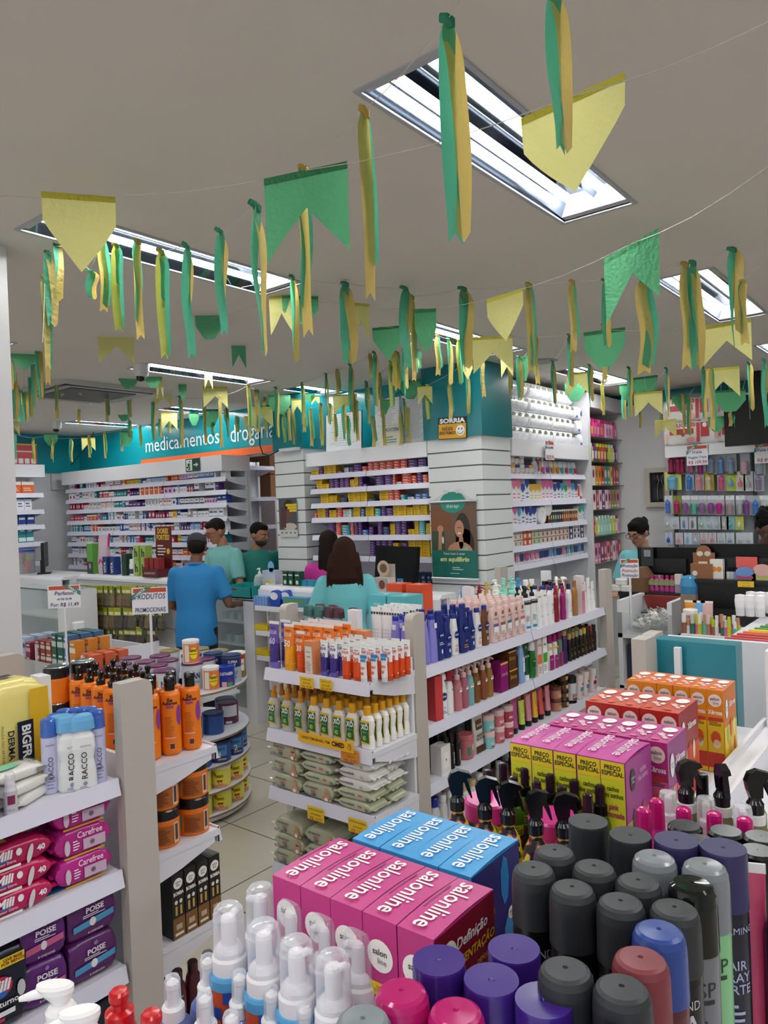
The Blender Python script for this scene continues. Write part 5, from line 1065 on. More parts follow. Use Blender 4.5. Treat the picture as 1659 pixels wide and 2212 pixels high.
def a_care(mb,w,d,h):
 Y=fr((0,-d/2-.004,0)); Wt=INK('f0e4ee'); mb.text('Carefree',h*.2,Wt,fr((w*.1,-d/2-.005,h*.72)),bold=.01,maxw=w*.45); mb.rect(-w*.02,w*.38,h*.2,h*.55,K('c8b0c4',.25,kind='ink'),Y); mb.disc(-w*.3,h*.42,w*.05,h*.25,INK('d8c0d4'),Y,12)
 mb.rect(-w*.36,w*.36,h*.06,h*.12,K('c8a020',.3,kind='ink'),Y); mb.disc(w*.14,h*.38,.007,.007,INK('7a5a78'),fr((0,-d/2-.0046,0)),10); lines(mb,-w*.2,-w*.08,h*.25,h*.6,4,Wt,Y)
CAR=[Proto('pad_pack','pad pack',softpack(.155,.1,.082,'bf2a8e',a_care,s,crimp=.012,rough=.18)) for s in(10,11)]
yq=1.93
for r in range(2):
 for k in range(3):CAR[k%2].put((1.035,1.945+r*.11,Z+k*.076),-.06,'magenta panty liner pack beside the post, %s of its stack, %s'%(['bottom','middle','top'][k],['front','behind'][r]),'magenta liner packs')
 for k in range(3):MIL[k%2].put((.86,1.935+r*.095,Z+k*.058),-.05,'crimson liner pack marked 40, %s of its stack, %s'%(['bottom','middle','top'][k],['front','behind'][r]),'crimson liner packs')
 for k in range(5):MI2.put((.70,1.94+r*.12,Z+k*.035),PI/2+.05,'flat crimson liner pack with a gold stripe, %s from the bottom of the pile, %s'%(OW[k],['front','behind'][r]),'flat crimson liner packs')
CAR[0].put((.90,2.05,Z+.175),.3,'magenta pack lying above the crimson ones under the top shelf','magenta liner packs')
# third shelf: incontinence pads and night pads
Z=ZL[2]
def a_po(col):
 def f(mb,w,d,h):
  Y=fr((0,-d/2-.004,0)); Wt=INK('e4dce8'); mb.text('POISE',h*.12,Wt,fr((w*.05,-d/2-.005,h*.68)),bold=.03,maxw=w*.55); lines(mb,-w*.2,w*.3,h*.52,h*.6,2,Wt,Y)
  mb.quad([(-w*.4,0,h*.28),(w*.45,0,h*.38),(w*.45,0,h*.52),(-w*.4,0,h*.42)],INK(col),Y); mb.disc(.0,h*.4,w*.07,h*.1,INK('e8e4ec'),fr((0,-d/2-.0046,0)),10); mb.text('8 UNIDADES',h*.045,Wt,fr((w*.05,-d/2-.005,h*.18))); mb.disc(w*.05,h*.84,w*.05,h*.05,INK('8a70a0'),Y,10)
 return f
PA=Proto('pad_pack','pad pack',softpack(.11,.09,.118,'5c2070',a_po('c8608a'),12,crimp=0,rough=.2)); PB=Proto('pad_pack','pad pack',softpack(.135,.1,.118,'5a2464',a_po('4a98c8'),13,crimp=0,rough=.2))
for r in range(2):
 for k in range(2):PB.put((1.045,1.94+r*.105,Z+k*.113),-.03,'dark purple pad pack with a blue band, %s, %s'%(['lower','upper'][k],['front','behind'][r]),'dark purple pad packs'); PA.put((.915,1.935+r*.1,Z+k*.113),-.12,'dark purple pad pack with a pink band, %s, %s'%(['lower','upper'][k],['front','behind'][r]),'dark purple pad packs')
def a_nt(mb,w,d,h):
 Y=fr((0,-d/2-.0045,0)); Wt=INK('e8e8ec'); mb.disc(-w*.06,h*.56,w*.28,h*.13,INK('c01c4c'),Y,20); mb.disc(-w*.04,h*.47,w*.16,h*.045,INK('2c60b8'),fr((0,-d/2-.0049,0)),16); mb.text('Mili',h*.13,Wt,fr((-w*.06,-d/2-.0058,h*.57)),bold=.04,shear=.25)
 mb.rect(-w*.02,w*.46,h*.78,h*.9,INK('e8d020'),Y); mb.text('LEVE MAIS\nPOR MENOS',h*.035,INK('8a1c20'),fr((w*.24,-d/2-.0055,h*.84)),bold=.03); mb.text('Noturno',h*.07,Wt,fr((.004,-d/2-.005,h*.35)),bold=.02); mb.disc(-w*.3,h*.34,w*.06,h*.035,Wt,Y,12)
 mb.rect(-w*.4,w*.25,h*.2,h*.26,Wt,Y); mb.rect(-w*.4,w*.05,h*.14,h*.18,INK('c83060'),Y); mb.text('16',h*.1,Wt,fr((-w*.2,-d/2-.005,h*.06)),bold=.03); mb.disc(w*.38,h*.45,w*.08,h*.1,INK('c8c8cc'),Y,12)
NT=Proto('pad_pack','pad pack',softpack(.125,.08,.2,'14182c',a_nt,14,crimp=0,rough=.25))
NT.put((.80,1.925,Z),-.05,'black night pad pack with a red oval logo and yellow corner','black night pad packs'); NT.put((.665,1.925,Z),0,'black night pad pack cut off by the left edge','black night pad packs'); NT.put((.80,2.01,Z),0,'black night pad pack hidden behind the front one','black night pad packs')
Proto('pad_pack','pad pack',softpack(.12,.08,.05,'e06a1c',lambda mb,w,d,h:(mb.text("P'",.02,INK('f0dce0'),fr((-w*.35,-d/2-.005,h*.65)),bold=.02),mb.text('8 ABSORVENTES',.007,INK('f8ece0'),fr((-w*.12,-d/2-.005,h*.3))),mb.disc(w*.28,h*.75,.014,.014,INK('c83a78'),fr((0,-d/2-.005,0)),14)),15,crimp=0)).put((.82,1.935,Z+.198),-.08,'orange pad pack lying on top of the black night pads')
Proto('pad_pack','pad pack',softpack(.12,.09,.04,'2a6a98',lambda mb,w,d,h:mb.disc(.0,h*.4,w*.3,h*.3,INK('8ac030'),fr((0,-d/2-.005,0)),14),16,crimp=0)).put((.99,1.95,Z+.228-.0),-.1,'blue and green pad pack on top of the dark purple ones')
Z=ZL[3]
for i in range(6):
 NT.put((.45+i*.13,1.93,Z),0,'black pad pack on the low shelf, %s from the left'%OW[i],'low shelf pad packs')
 # ================================================================= orange end cap of the left gondola
def a_or(b,w,t,hb):
 D=INK('4a1c10'); b.text('Se',.012,D,fr((0,0,hb*.87)),wrap=w+.0008,bold=.05,sx=1.1); b.text('Adorou',.010,D,fr((0,0,hb*.82)),wrap=w+.0008,bold=.05,sx=1.1); b.wrapq(-.012,.012,hb*.745,hb*.785,w+.0008,INK('a0408a'),n=4)
 lines(b,-.018,.014,hb*.3,hb*.62,12,INK('b4611a'),wrap=w+.0008,seed=4); b.wrapq(-.02,.016,hb*.27,hb*.29,w+.0008,INK('e8b0a8')); b.wrapq(-.004,.012,hb*.1,hb*.2,w+.0008,INK('e0a080'),n=3); b.wrapq(-.003,.011,hb*.11,hb*.19,w+.0012,INK('5a3020'),n=3)
 b.wdisc(.031,hb*.62,.011,hb*.16,w+.0008,INK('8a3a90'))
def orb(yaw=0):
 hb=.205; b=MB().loft([(0,.026,.026),(.006,.031,.031),(.012,.0325,.0325),(hb-.012,.0325,.0325),(hb-.003,.029,.029),(hb,.018,.018)],K('ee7c14',.3),26,2); a_or(b,.0325,.0325,hb)
 c=MB().lathe([(.0165,0),(.017,.02),(.0165,.022),(.0165,.024),(.0175,.026),(.0175,.04),(.016,.045),(.004,.047)],K('141414',.12),22,fr((0,0,hb)))
 c.loft([(.0,.0125,.009),(.03,.008,.006),(.052,.006,.004)],K('141414',.12),12,2,fr((0,0,hb+.036),yaw,PI/2-.12)); return Proto('pump_bottle','bottle',[('bottle_body',b),('pump',c)])
def orb2():
 hb=.205; b=MB().loft([(0,.026,.026),(.006,.031,.031),(.012,.0325,.0325),(hb-.012,.0325,.0325),(hb-.003,.029,.029),(hb,.018,.018)],K('ee7c14',.3),26,2); a_or(b,.0325,.0325,hb)
 return Proto('pump_bottle','bottle',[('bottle_body',b),('cap',MB().lathe([(.015,0),(.0155,.016),(.013,.02),(.008,.021),(.008,.03),(.0105,.033),(.0105,.042),(.008,.046),(.0003,.047)],K('141414',.12),20,fr((0,0,hb)),caps=(1,0)))])
OB,OC=orb(),orb2(); Zo=ZO[0]; G='orange bottles on the end shelf behind the beige post'
for i,y in enumerate((2.04,2.112)):
 for r in range(3):OB.put((1.50-r*.07-.02*i,y+.012*r,Zo),-.75+.1*r,'tall orange bottle with a black lever pump, %s from the aisle corner, %s column'%(OW[r],['right','left'][i]),G)
for i in range(5):
 for r in range(3 if i>0 else 2):OC.put((1.355+r*.068,2.19+i*.072,Zo),-.6,'orange bottle with a stepped black cap, %s from the lever pumps, %s row'%(OW[i],['front','second','third'][r]),G)
 # same brand jars
def a_oj(b,r,h):b.wrapq(-.04,.03,.01,h*.8,r+.0006,INK('a85c1c')); lines(b,-.036,.02,.015,h*.7,9,INK('6a3010'),wrap=r+.0012); b.wrapq(.03,.05,.012,h*.85,r+.0012,INK('e0c0b0')); b.wrapq(.034,.046,.02,h*.8,r+.0016,INK('4a3a38')); b.wrapq(-.062,-.045,.02,h*.7,r+.0006,INK('5aa8a0'))
OJ=Proto('hair_mask_jar','jar',jar(.118,.052,'e8781a','141414',.03,a_oj,rl=1.03,rough=.3))
for k in range(2):
 for i,(x,y) in enumerate(((1.50,2.05),(1.385,2.05),(1.50,2.17),(1.385,2.17),(1.5,2.3),(1.385,2.3),(1.5,2.42),(1.385,2.42))):OJ.put((x,y,ZO[1]+k*.119),-.5,'large orange jar with a black lid, %s layer, %s from the aisle corner'%(['lower','upper'][k],OW[i]),'orange hair mask jars')
def a_bom(mb,w,d,h):
 F=FRONT(d,e=.0012); mb.rect(-w/2,w/2,0,h*.32,CD('7a5428'),FRONT(d)); mb.disc(0,h*.84,w*.38,w*.38,CD('ece8e4'),F,16); mb.text('salon\nline',.007,INK('202020'),fr((0,-d/2-.002,h*.84))); mb.text('BOMBA',.011,INK('ece8e4'),fr((0,-d/2-.002,h*.69)),maxw=w*.85,bold=.04)
 for s in(-1,1):mb.rect(s*w*.2-.004,s*w*.2+.004,h*.36,h*.5,INK('c09a50'),F); mb.disc(s*w*.2,h*.56,.006,.007,CD('e0dcd4'),F,10)
 mb.rect(-w*.35,w*.35,h*.05,h*.09,INK('e0d8d0'),F); mb.rect(-w*.25,w*.25,h*.14,h*.22,INK('b8a890'),F)
BM=Proto('hair_product_box','box',carton(.045,.06,.205,'161210',a_bom))
for i in range(4):
 for r in range(2):BM.put((1.535-i*.048,2.025+r*.065,ZO[2]),.02,'black and brown hair tonic box, %s from the aisle corner, %s row'%(OW[i],['front','back'][r]),'black and brown hair boxes')
MRN=lot(.19,.028,.022,'4a1020','3a0c18','cap',cw=.6,hc=.03,art=flab(-.6,.6,.5,.8,None,'=','d8b8c0',.012),shape='sh')
for i in range(4):MRN.put((1.52-i*.06,2.03,ZO[3]),0,'maroon bottle on the lowest end shelf, %s from the aisle corner'%OW[i],'maroon bottles')
o=MB(); o.box(0,.17,-.001,.001,0,.235,CD('d8c8c4')); o.text('OFERTA',.02,INK('5a8a80'),fr((.06,-.002,.2))); o.text('R$ 9',.05,INK('8a7a8a'),fr((.085,-.002,.1)),shear=.3)
q=link('price_card',o.mesh()); q.matrix_world=fr((1.535,2.20,.56),PI/2+.35,0,.1); tag(q,'pale hanging offer card seen from behind at the orange end shelf','price card')
# silver-lidded big orange tubs on the rear side of the left gondola
BJ=Proto('hair_mask_jar','jar',jar(.125,.042,'e8781a','1a1a1c',.035,rl=1.03,lidart=lambda l,r,h:l.lathe([(r*.98,h+.0006),(r*.95,h+.004),(r*.8,h+.0015),(.0004,h+.001)],mat('c8ccd2',.15,metal=1,kind='silver_lid'),28,caps=(0,0))))
for i in range(2):
 for k in range(2):BJ.put((1.41-i*.1,2.545,ZO[0]+k*.1265),0,'orange tub with a silver rimmed black lid, %s of the %s stack'%(['lower','upper'][k],['right','left'][i]),'silver lidded tubs')
 # ================================================================= round tiered display of formula tins
RC=Vector((2.83,3.98,0)); RR=.44
zr=[.785,.505,.345,.195,.06]
e=bpy.data.objects.new('round_display',None); C.objects.link(e); e.location=(RC.x,RC.y,0); tag(e,'white half-round tiered display of milk formula tins beside the aisle','display')
EDG=mat('8a7860',.6,kind='board_edge')
for z in zr:link('shelf',MB().lathe([(RR,-.012),(RR,0)],EDG,48,fr((0,0,z)),caps=(0,0)).lathe([(.001,.0),(RR,.0)],SHELF,48,fr((0,0,z)),caps=(0,0)).lathe([(RR,-.012),(.001,-.012)],SHELF,48,fr((0,0,z)),caps=(0,0)).mesh(),e)
link('core',MB().lathe([(.1,.0),(.1,.785)],SHELF,20).mesh(),e); link('skirt',MB().lathe([(RR-.02,0.02),(RR,.048)],WHITE,48).mesh(),e)
def tin(r,h,body,lid,art=None,hl=.014):
 b=MB().lathe([(r*.97,0),(r,.002),(r,h-hl),(r,h-hl)],K(body,.3,kind='painted_tin'),26)
 if art:art(b,r,h-hl)
 return Proto('formula_tin','tin',[('tin_body',b),('lid',MB().lathe([(r*1.03,h-hl),(r*1.03,h-.002),(r*.97,h),(r*.9,h-.002),(.0004,h-.002)],K(lid,.3),26,caps=(1,0)))])
def a_ap(n):
 def f(b,r,h):b.wrapq(-.04,.045,.0,h*.35,r+.0005,INK('1a3670')); b.wrapq(-.04,.045,h*.35,h*.93,r+.0005,INK('4a80b8')); wtext(b,'Aptamil',.02,'14264a',h*.74,r+.0006,.06); b.disc(.016,h*.72,.014,.022,INK('e8ecf2'),fr((0,-r-.001,0)),12) if 0 else None; wtext(b,str(n),.034,'e8e4e0',h*.4,r+.0006,x=.0); b.wrapq(-.012,.04,h*.14,h*.22,r+.001,INK('b8a058')); b.wrapq(-.055,-.042,.02,h*.85,r+.0006,INK('b8c4cc'))
 return f
def a_ni(b,r,h):
 b.wrapq(-.055,.055,.0,h*.18,r+.0005,INK('d89a78')); [b.add([((r+.001)*math.sin(a/r),-(r+.001)*math.cos(a/r),z) for a,z in((-.035+.01*k,h*(.86-.17*k)),(-.02+.012*k,h*(.86-.17*k)),(-.008+.012*k,h*(.69-.17*k)),(-.025+.01*k,h*(.69-.17*k)))],[(0,1,2,3)],INK('b01c30')) for k in range(4)]
 b.wdisc(.008,h*.6,.026,.028,r+.0014,INK('f0e020')); wtext(b,'NINHO',.017,'1a1a1c',h*.62,r+.002,.045,x=.13,bold=.03); b.wrapq(-.008,.026,h*.34,h*.43,r+.002,INK('b01c30'))
def a_ni2(b,r,h):
 b.wrapq(-.06,.06,h*.05,h*.95,r+.0005,INK('e07a48')); b.wrapq(-.05,-.02,h*.1,h*.9,r+.001,INK('e0d8c8')); b.wdisc(.008,h*.5,.026,.034,r+.0014,INK('f0e020')); wtext(b,'NINHO',.016,'1a1a1c',h*.62,r+.002,.045,x=.13,bold=.03); b.wrapq(-.02,.034,h*.44,h*.48,r+.002,INK('d05a30'))
AP=[tin(.064,.125,'2a4a88','1c2a58',a_ap(1)),tin(.064,.125,'2a4a88','1c2a58',a_ap(2))]
NI=tin(.062,.125,'e4dc60','e8e4d8',a_ni); NI2=tin(.05,.14,'e8e0d4','ecebe8',a_ni2); NI3=tin(.062,.125,'e8e0c0','ecebe8',a_ni)
NAN=tin(.064,.155,'c8ccd4','6a2456',lambda b,r,h:(wtext(b,'NAN',.034,'22386a',h*.55,r+.001,.07,bold=.03),wtext(b,'COMFOR',.012,'22386a',h*.3,r+.001,.06)),.012)
NAB=tin(.064,.155,'c4c6cc','8a7a4a',lambda b,r,h:(wtext(b,'NAN',.034,'22386a',h*.5,r+.001,.07,bold=.03)),.012)
SUS=tin(.055,.12,'1c3ca0','1a34a8',lambda b,r,h:(wtext(b,'SUSTAGEN',.017,'f0f0f0',h*.76,r+.0008,.085,bold=.03),b.wrapq(-.03,.0,.0,h*.3,r+.0006,INK('e0a0b0')),b.wrapq(.005,.04,.0,h*.25,r+.0006,INK('5a9a50')),b.wrapq(.008,.032,h*.25,h*.5,r+.001,INK('7a2a70'))),.016)
SUP=tin(.06,.17,'a8b0bc','1c2a5c',lambda b,r,h:(b.lathe([(r+.0004,h*.6),(r+.0004,h*.98)],K('22305e',.3,kind='painted_tin'),26,caps=(0,0)),wtext(b,'SUPRA\nSOY',.017,'e8e8f0',h*.75,r+.001,.06,bold=.02),lines(b,-.04,.04,h*.15,h*.5,6,INK('5a6478'),wrap=r+.001)),.012)
GOL=tin(.055,.16,'8a7440','e8e6e4',lambda b,r,h:(b.wrapq(-.03,.03,h*.3,h*.9,r+.0006,INK('e8e0dc')),b.wrapq(-.04,.04,h*.8,h*.98,r+.001,INK('b02a28')),wtext(b,'milnut',.014,'1a1a1a',h*.6,r+.0016,.05)),.012)
PLM=tin(.066,.13,'5a2440','5a2440',lambda b,r,h:(b.wrapq(-.05,.05,h*.4,h*.99,r+.0006,INK('c0c4cc')),b.wrapq(-.03,.01,h*.04,h*.16,r+.001,INK('d8d4d8'))),.012)
def rt(pr,px,py,z,lab,g,rot=None):
 p=Pz(px,py,z); pr.put((p.x,p.y,z),-.65 if rot is None else rot,lab,g)
G='formula tins on the round display'
z0=zr[0]
def put_r(pr,ang,rad,z,lab,dz=0,spin=0):a=math.radians(ang); x,y=RC.x+rad*math.cos(a),RC.y+rad*math.sin(a); pr.put((x,y,z+dz),-.67+spin,lab,G)
# angle -125 deg points at the camera side, increasing towards the right of the picture
put_r(NI2,-92,.36,z0,'orange and white tin with yellow oval on the front edge of the top tier',spin=.2); put_r(SUS,-74,.37,z0,'blue tin with white letters at the front of the top tier',spin=.1)
put_r(SUP,-57,.36,z0,'tall grey tin with navy lid right of the blue one',spin=.1); put_r(GOL,-38,.38,z0,'gold tin with a red band at the right end of the top tier',spin=.3)
put_r(NAN,-100,.22,z0,'white tin with purple lid, lower of two behind the orange tins',spin=.2); put_r(NI2,-103,.235,z0,'orange and white tin stacked on top of the purple lidded ones',dz=.156,spin=.2)
put_r(NAN,-66,.20,z0,'white tin with plum lid in the middle of the top tier',spin=.2); put_r(SUP,-40,.23,z0,'navy lidded tin half hidden at the right'); put_r(NAB,-30,.33-.1,z0+.0,'tin with an olive lid at the back right') if 0 else None
for i,(a,r,pr,c) in enumerate([(0,.12,NAN,'plum'),(-10,.30,NAB,'olive'),(25,.31,NAB,'olive'),(62,.3,NAB,'olive'),(90,.17,NAN,'plum'),(180,.06,NAN,'plum'),(-160,.2,NAN,'plum'),(-137,.35,NAN,'plum'),(-175,.34,NAN,'plum'),(150,.33,NAN,'plum'),(150,.19,NAN,'plum'),(115,.32,NAN,'plum')]):
 put_r(pr,a,r,z0,'white tin with %s lid on the top tier, %s from the front going round'%(c,OW[i]),spin=.3)
for i,(a,pr,nm) in enumerate([(-112,AP[0],'blue tin with a white panel'),(-84,AP[1],'blue tin with a white panel'),(-42,PLM,'grey and plum tin'),(-20,AP[0],'blue tin')]):
 put_r(pr,a,.31,zr[1],'%s on the second tier, %s from the left'%(nm,OW[i]),spin=[1.2,2.4,.2,0][i])
for i,a in enumerate((-128,-106,-84,-62,-40,-18,4)):put_r(AP[i%2],a,.36,zr[2],'blue gradient tin on the third tier, %s from the left'%OW[i],spin=math.radians(a+80)*.8)
for t in(3,4):
 for i,a in enumerate((-128,-107,-85,-63,-41,-19,3)):put_r(NI,a,.36,zr[t],'yellow tin with red ribbon on the %s tier, %s from the left'%(['','','','fourth','bottom'][t],OW[i]),spin=math.radians(a+70)*.9)
 # ================================================================= medicine boxes on the back wall
random.seed(51)
NMED=[0]; STUFF=MB()
def fill(z_list,x0,x1,X,dep,what,group,hmax,wr=(.03,.075),hr=(.05,.115),ranks=1,pal=None,prob=.93,nm='shelf down',yoff=.02,kindname=None):
 """stand boxes side by side along each shelf of a unit whose frame is X; every box is its own object"""
 for si,z in enumerate(z_list):
  x=x0+random.uniform(0,.02); k=0; ci=random.randrange(18); st=random.randrange(5); w=random.uniform(*wr); h=random.uniform(*hr); run=0
  while x+w<x1:
   if run<=0:
    run=random.choice([1,1,2,2,3,4,5]); ci=random.choice(pal) if pal else random.choice([0,0,0,1,1,1,2,3,3,4,5,6,7,8,9,10,11,12,13,14,15,16,17]); st=random.randrange(5); w=random.uniform(*wr); h=min(hmax,random.uniform(*hr))
    if x+w>=x1:break
   run-=1
   if random.random()<prob:
    pr=medproto(ci,st); y=yoff+random.uniform(0,.02); d=random.uniform(.05,.11)
    M=X@Matrix.Translation((x+w/2,y+d/2,z+.001))@Matrix.Diagonal((w*.96,d,h,1))
    if kindname and NMED[0]>=300:
     for f_,mi_ in zip([p_.vertices for p_ in pr.me.polygons],[p_.material_index for p_ in pr.me.polygons]):STUFF.add([tuple(pr.me.vertices[v_].co) for v_ in f_],[tuple(range(len(f_)))],pr.me.materials[mi_],False,M)
     k+=1; x+=w+.002; continue
    pr.name=kindname or 'supplement_carton'; NMED[0]+=1 if kindname else 0
    pr.put((0,0,0),0,'%s %s, %s from the left on %s'%(CNAME[ci],what,onum(k),nm[1:] if nm[0]=='!' else 'the %s %s'%(OW[si],nm)),group,X=M); k+=1
   x+=w+random.uniform(.0,.004)
   # stacked yellow / purple / red cartons: columns of flat boxes
def ybox(c,s='e8d8a0'):
 mb=MB(); A=K(c,.45,kind='card'); mb.box(-.5,.5,-.5,.5,0,1,A); mb.rect(-.38,.1,.55,.75,INK(s),y=-.503); mb.rect(-.38,.3,.25,.38,INK(s),y=-.503); return Proto('medicine_box','box',mb)
YB={'yellow':ybox('e0b81c','8a6a10'),'purple':ybox('4a2468','b8a0d0'),'red and white':ybox('d2452a','f0e0d8'),'teal':ybox('3aa0ac','e0f0f0'),'blue':ybox('2a62a8','e8e8f0'),'salmon':ybox('cc5848','f0d8d0'),'white':ybox('d8dce0','4a8a60'),'navy':ybox('1c2c4c','8090b0')}
XPY=fr((5.0,yC,0),F_X)
def ypos(px):return yC-Px(px,1100,5.02).y
SP=[
[(674,690,2,'yellow'),(691,700,3,'purple'),(701,727,6,'yellow'),(728,744,1,'purple'),(746,755,2,'white'),(756,765,2,'purple'),(765,783,5,'purple'),(784,795,2,'red and white'),(796,820,5,'salmon'),(821,851,5,'salmon'),(852,881,5,'red and white'),(883,903,3,'purple'),(904,923,3,'purple')],
[(675,682,1,'purple'),(684,697,4,'yellow'),(698,711,2,'yellow'),(712,733,5,'purple'),(734,756,5,'purple'),(757,766,3,'yellow'),(766,774,6,'yellow'),(775,784,4,'purple'),(785,793,1,'purple'),(812,830,5,'purple'),(831,848,5,'purple'),(849,855,4,'salmon'),(857,867,1,'white'),(869,890,4,'red and white'),(891,901,3,'red and white'),(902,913,4,'purple'),(914,925,3,'red and white')],
[(692,709,5,'yellow'),(710,718,3,'yellow'),(718,727,3,'yellow'),(734,749,2,'navy'),(751,768,4,'yellow'),(768,777,4,'yellow'),(778,792,4,'yellow'),(793,810,1,'navy'),(819,839,5,'yellow'),(839,863,4,'red and white'),(865,874,2,'teal'),(880,893,1,'white'),(896,925,2,'blue')],
[(677,683,2,'red and white'),(684,701,4,'yellow'),(702,708,4,'purple'),(709,725,3,'yellow'),(726,738,4,'red and white'),(739,757,3,'white'),(762,776,4,'yellow'),(778,786,3,'blue'),(788,806,5,'yellow'),(808,820,3,'teal'),(822,832,5,'purple'),(833,848,3,'purple'),(848,876,5,'yellow'),(877,890,3,'yellow'),(891,905,5,'yellow'),(906,921,4,'yellow')],
[(704,721,7,'purple'),(722,734,7,'red and white'),(735,752,4,'teal'),(754,761,7,'salmon'),(762,770,7,'purple'),(771,779,5,'purple'),(780,792,2,'blue'),(793,803,3,'purple'),(813,823,7,'purple'),(824,838,3,'navy'),(840,850,4,'yellow'),(851,863,7,'purple'),(864,875,5,'purple'),(878,892,2,'yellow'),(893,901,6,'yellow'),(902,915,7,'teal'),(917,927,4,'yellow')],
[(795,806,7,'purple'),(807,818,8,'purple'),(819,832,8,'purple'),(833,844,8,'purple'),(845,856,5,'yellow'),(863,876,5,'purple'),(878,893,6,'yellow'),(893,907,8,'yellow'),(908,924,6,'yellow')],
[(890,902,1,'navy'),(903,914,1,'navy'),(915,925,1,'navy')]]
for si,cols in enumerate(SP):
 z=Z_PY[si]+.004
 PK=0
 for k,(a,b_,n,c) in enumerate(cols):
  xa_,xb_=ypos(a),ypos(b_); w=xb_-xa_; hh=.0235 if c!='navy' or si<6 else .11
  if c=='navy' and si==6:hh=.11
  m_=max(1,round(w/.075)); room=((Z_PY[si-1] if si else Z_PY[0]+.2)-z-.03)/n; hh=min(hh,room) if si<6 else hh
  for q in range(m_):
   for l in range(n):
    NMED[0]+=1
    M=XPY@Matrix.Translation((xa_+w*(q+.5)/m_,.08+random.uniform(-.004,.004),z+l*hh))@Matrix.Diagonal((w/m_*.96,.1,hh*.97,1))
    YB[c].put((0,0,0),0,'%s box, layer %s of the %s pile, %s shelf between the pillars'%(c,'one two three four five six seven eight'.split()[l],onum(PK+q),OW[si]),'yellow and purple medicine boxes',X=M)
  PK+=m_
XM=fr((5.0,yA,0),F_X)
fill(list(Z_MED[:8]),.03,L_MED-.03,XM,.3,'medicine box','medicine boxes on the long back shelf',.115,wr=(.035,.085),hr=(.06,.115),nm='shelf of the back wall',kindname='medicine_box')
tag(link('medicine_boxes',STUFF.mesh()),'remaining small medicine boxes crowding the lower rows of the long back shelf','boxes',kind='stuff')
# cartons on the left wall unit
XLW=fr((xa,9.1,0)); LLW=xb-xa
def lw(px):return Py(px,1100,9.12).x-xa
RBX=Proto('supplement_carton','box',carton(.13,.1,.26,'b01c24',lambda mb,w,d,h:(mb.rect(-w/2,w/2,h*.93,h,INK('d8b030'),FRONT(d)),mb.rect(-w*.1,w*.35,h*.05,h*.3,CD('e4dcdc'),FRONT(d)),mb.rect(-w*.3,w*.3,h*.6,h*.66,INK('e8c8c8'),FRONT(d)))))
for i in range(5):RBX.put((xa+lw(24+i*13.5),9.22,Py(50,1003,9.1).z),0,'red carton standing on top of the left wall unit, %s from the left'%OW[i],'red cartons on the left wall unit')
lc=[([10,5],(.13,.16),(.14,.2)),([12,14,0],(.07,.12),(.16,.22)),([8,6,15],(.08,.16),(.12,.2)),([17,9,9],(.08,.1),(.2,.24)),([4,15],(.08,.1),(.1,.2))]
for i,(pl,wr,hr) in enumerate(lc):fill([Z_LW[i]],lw(20),LLW-.06,XLW,.3,'carton','cartons on the left wall unit',.24,wr,hr,pal=pl,nm='!row %s of the left wall unit'%['one','two','three','four','five'][i],yoff=.03)
# baby care shelf
XCO=fr((XC0,3.0,0)); LCO=XC1-XC0
JC=[jr('d8d4d0',c,'=','b05030') for c in('5a3a70','e0a030','2a3a7a','e8e8ec')]; TP=[Proto('squeeze_tube','tube',tube_pack(.15,.045,.014,c,c2)) for c,c2 in(('e8e8ee','2a3a9a'),('e8e8ee','d86a90'),('d85a30','f0f0f0'),('e8e0e4','c03060'),('4a9a40','f0f0f0'))]
def co(x,y,si,pr,lab,g,dz=0,rz=0):pr.put((XC0+x,3.0+y,Z_CO[si]+dz),rz,lab,g,1.25 if 'pouch' in lab and si==4 else 1)
G='baby care products on the shelf right of the poster'
for i in range(18):
 x=.06+i*(LCO-.12)/17
 if i<6:[co(x,.05,0,JC[i%4],'squat jar, %s from the left on the top row, %s'%(OW[i],['lower','upper'][k]),G,k*.083) for k in range(2 if i<4 else 1)]
 elif i<9:co(x,.05,0,lot(.15,.03,.025,'dce0ec','c8d8ea','cap',cw=.6,hc=.03,art=flab(-.7,.7,.2,.7,['a0d0e0','b8b0e0','e0b0c8'][i%3],None),shape='st') if i==6 else TP[i%5],'pale bottle or tube, %s from the left on the top row'%OW[i],G)
BG=[Proto('standing_pouch','pouch',pouch(.09,.13,c,lambda mb,w,h,f,c2=c2:mb.rect(-.03,.03,.02,.07,INK(c2),fr((0,-.024,0))))) for c,c2 in(('c8bcd8','7a4aa0'),('d8c8a0','b87828'),('d0d8dc','3a9aa8'),('ccd8e0','c03050'),('d8d0d4','d04a80'),('e0e0e6','28387a'),('dcdce4','5a9ad0'),('e4e0e4','e080a8'))]
for i in range(8):co(.72+i*.1,.06,0,BG[[4,0,1,1,2,3,2,3][i]],'small clear pouch of cotton pads, %s from the jars on the top row'%OW[i],G)
TC=[Proto('baby_care_carton','box',carton(.075,.05,hh,c,lambda mb,w,d,h,c2=c2:(mb.quad([(-w/2,0,h*.7),(0,0,h*.5),(w/2,0,h*.7),(w/2,0,h),(-w/2,0,h)],INK(c2),FRONT(d)),mb.rect(-w*.3,w*.3,h*.15,h*.2,INK(c2),FRONT(d)),mb.rect(-w*.3,w*.3,h*.3,h*.35,INK(c2),FRONT(d))))) for c,c2,hh in(('e8e8ee','22409a',.22),('ece4e8','e07a98',.2),('e8e8ec','2a4aa0',.15),('ece8e4','e0b040',.15),('e8e4ea','d86aa0',.19),('e8ecec','3aa060',.14),('e8e8f0','1f2f80',.17),('e4e4e8','38a0c8',.16))]
seq=[0,1,1,2,0,3,3,3,4,4,4,2,6,7,5,4,7,2]
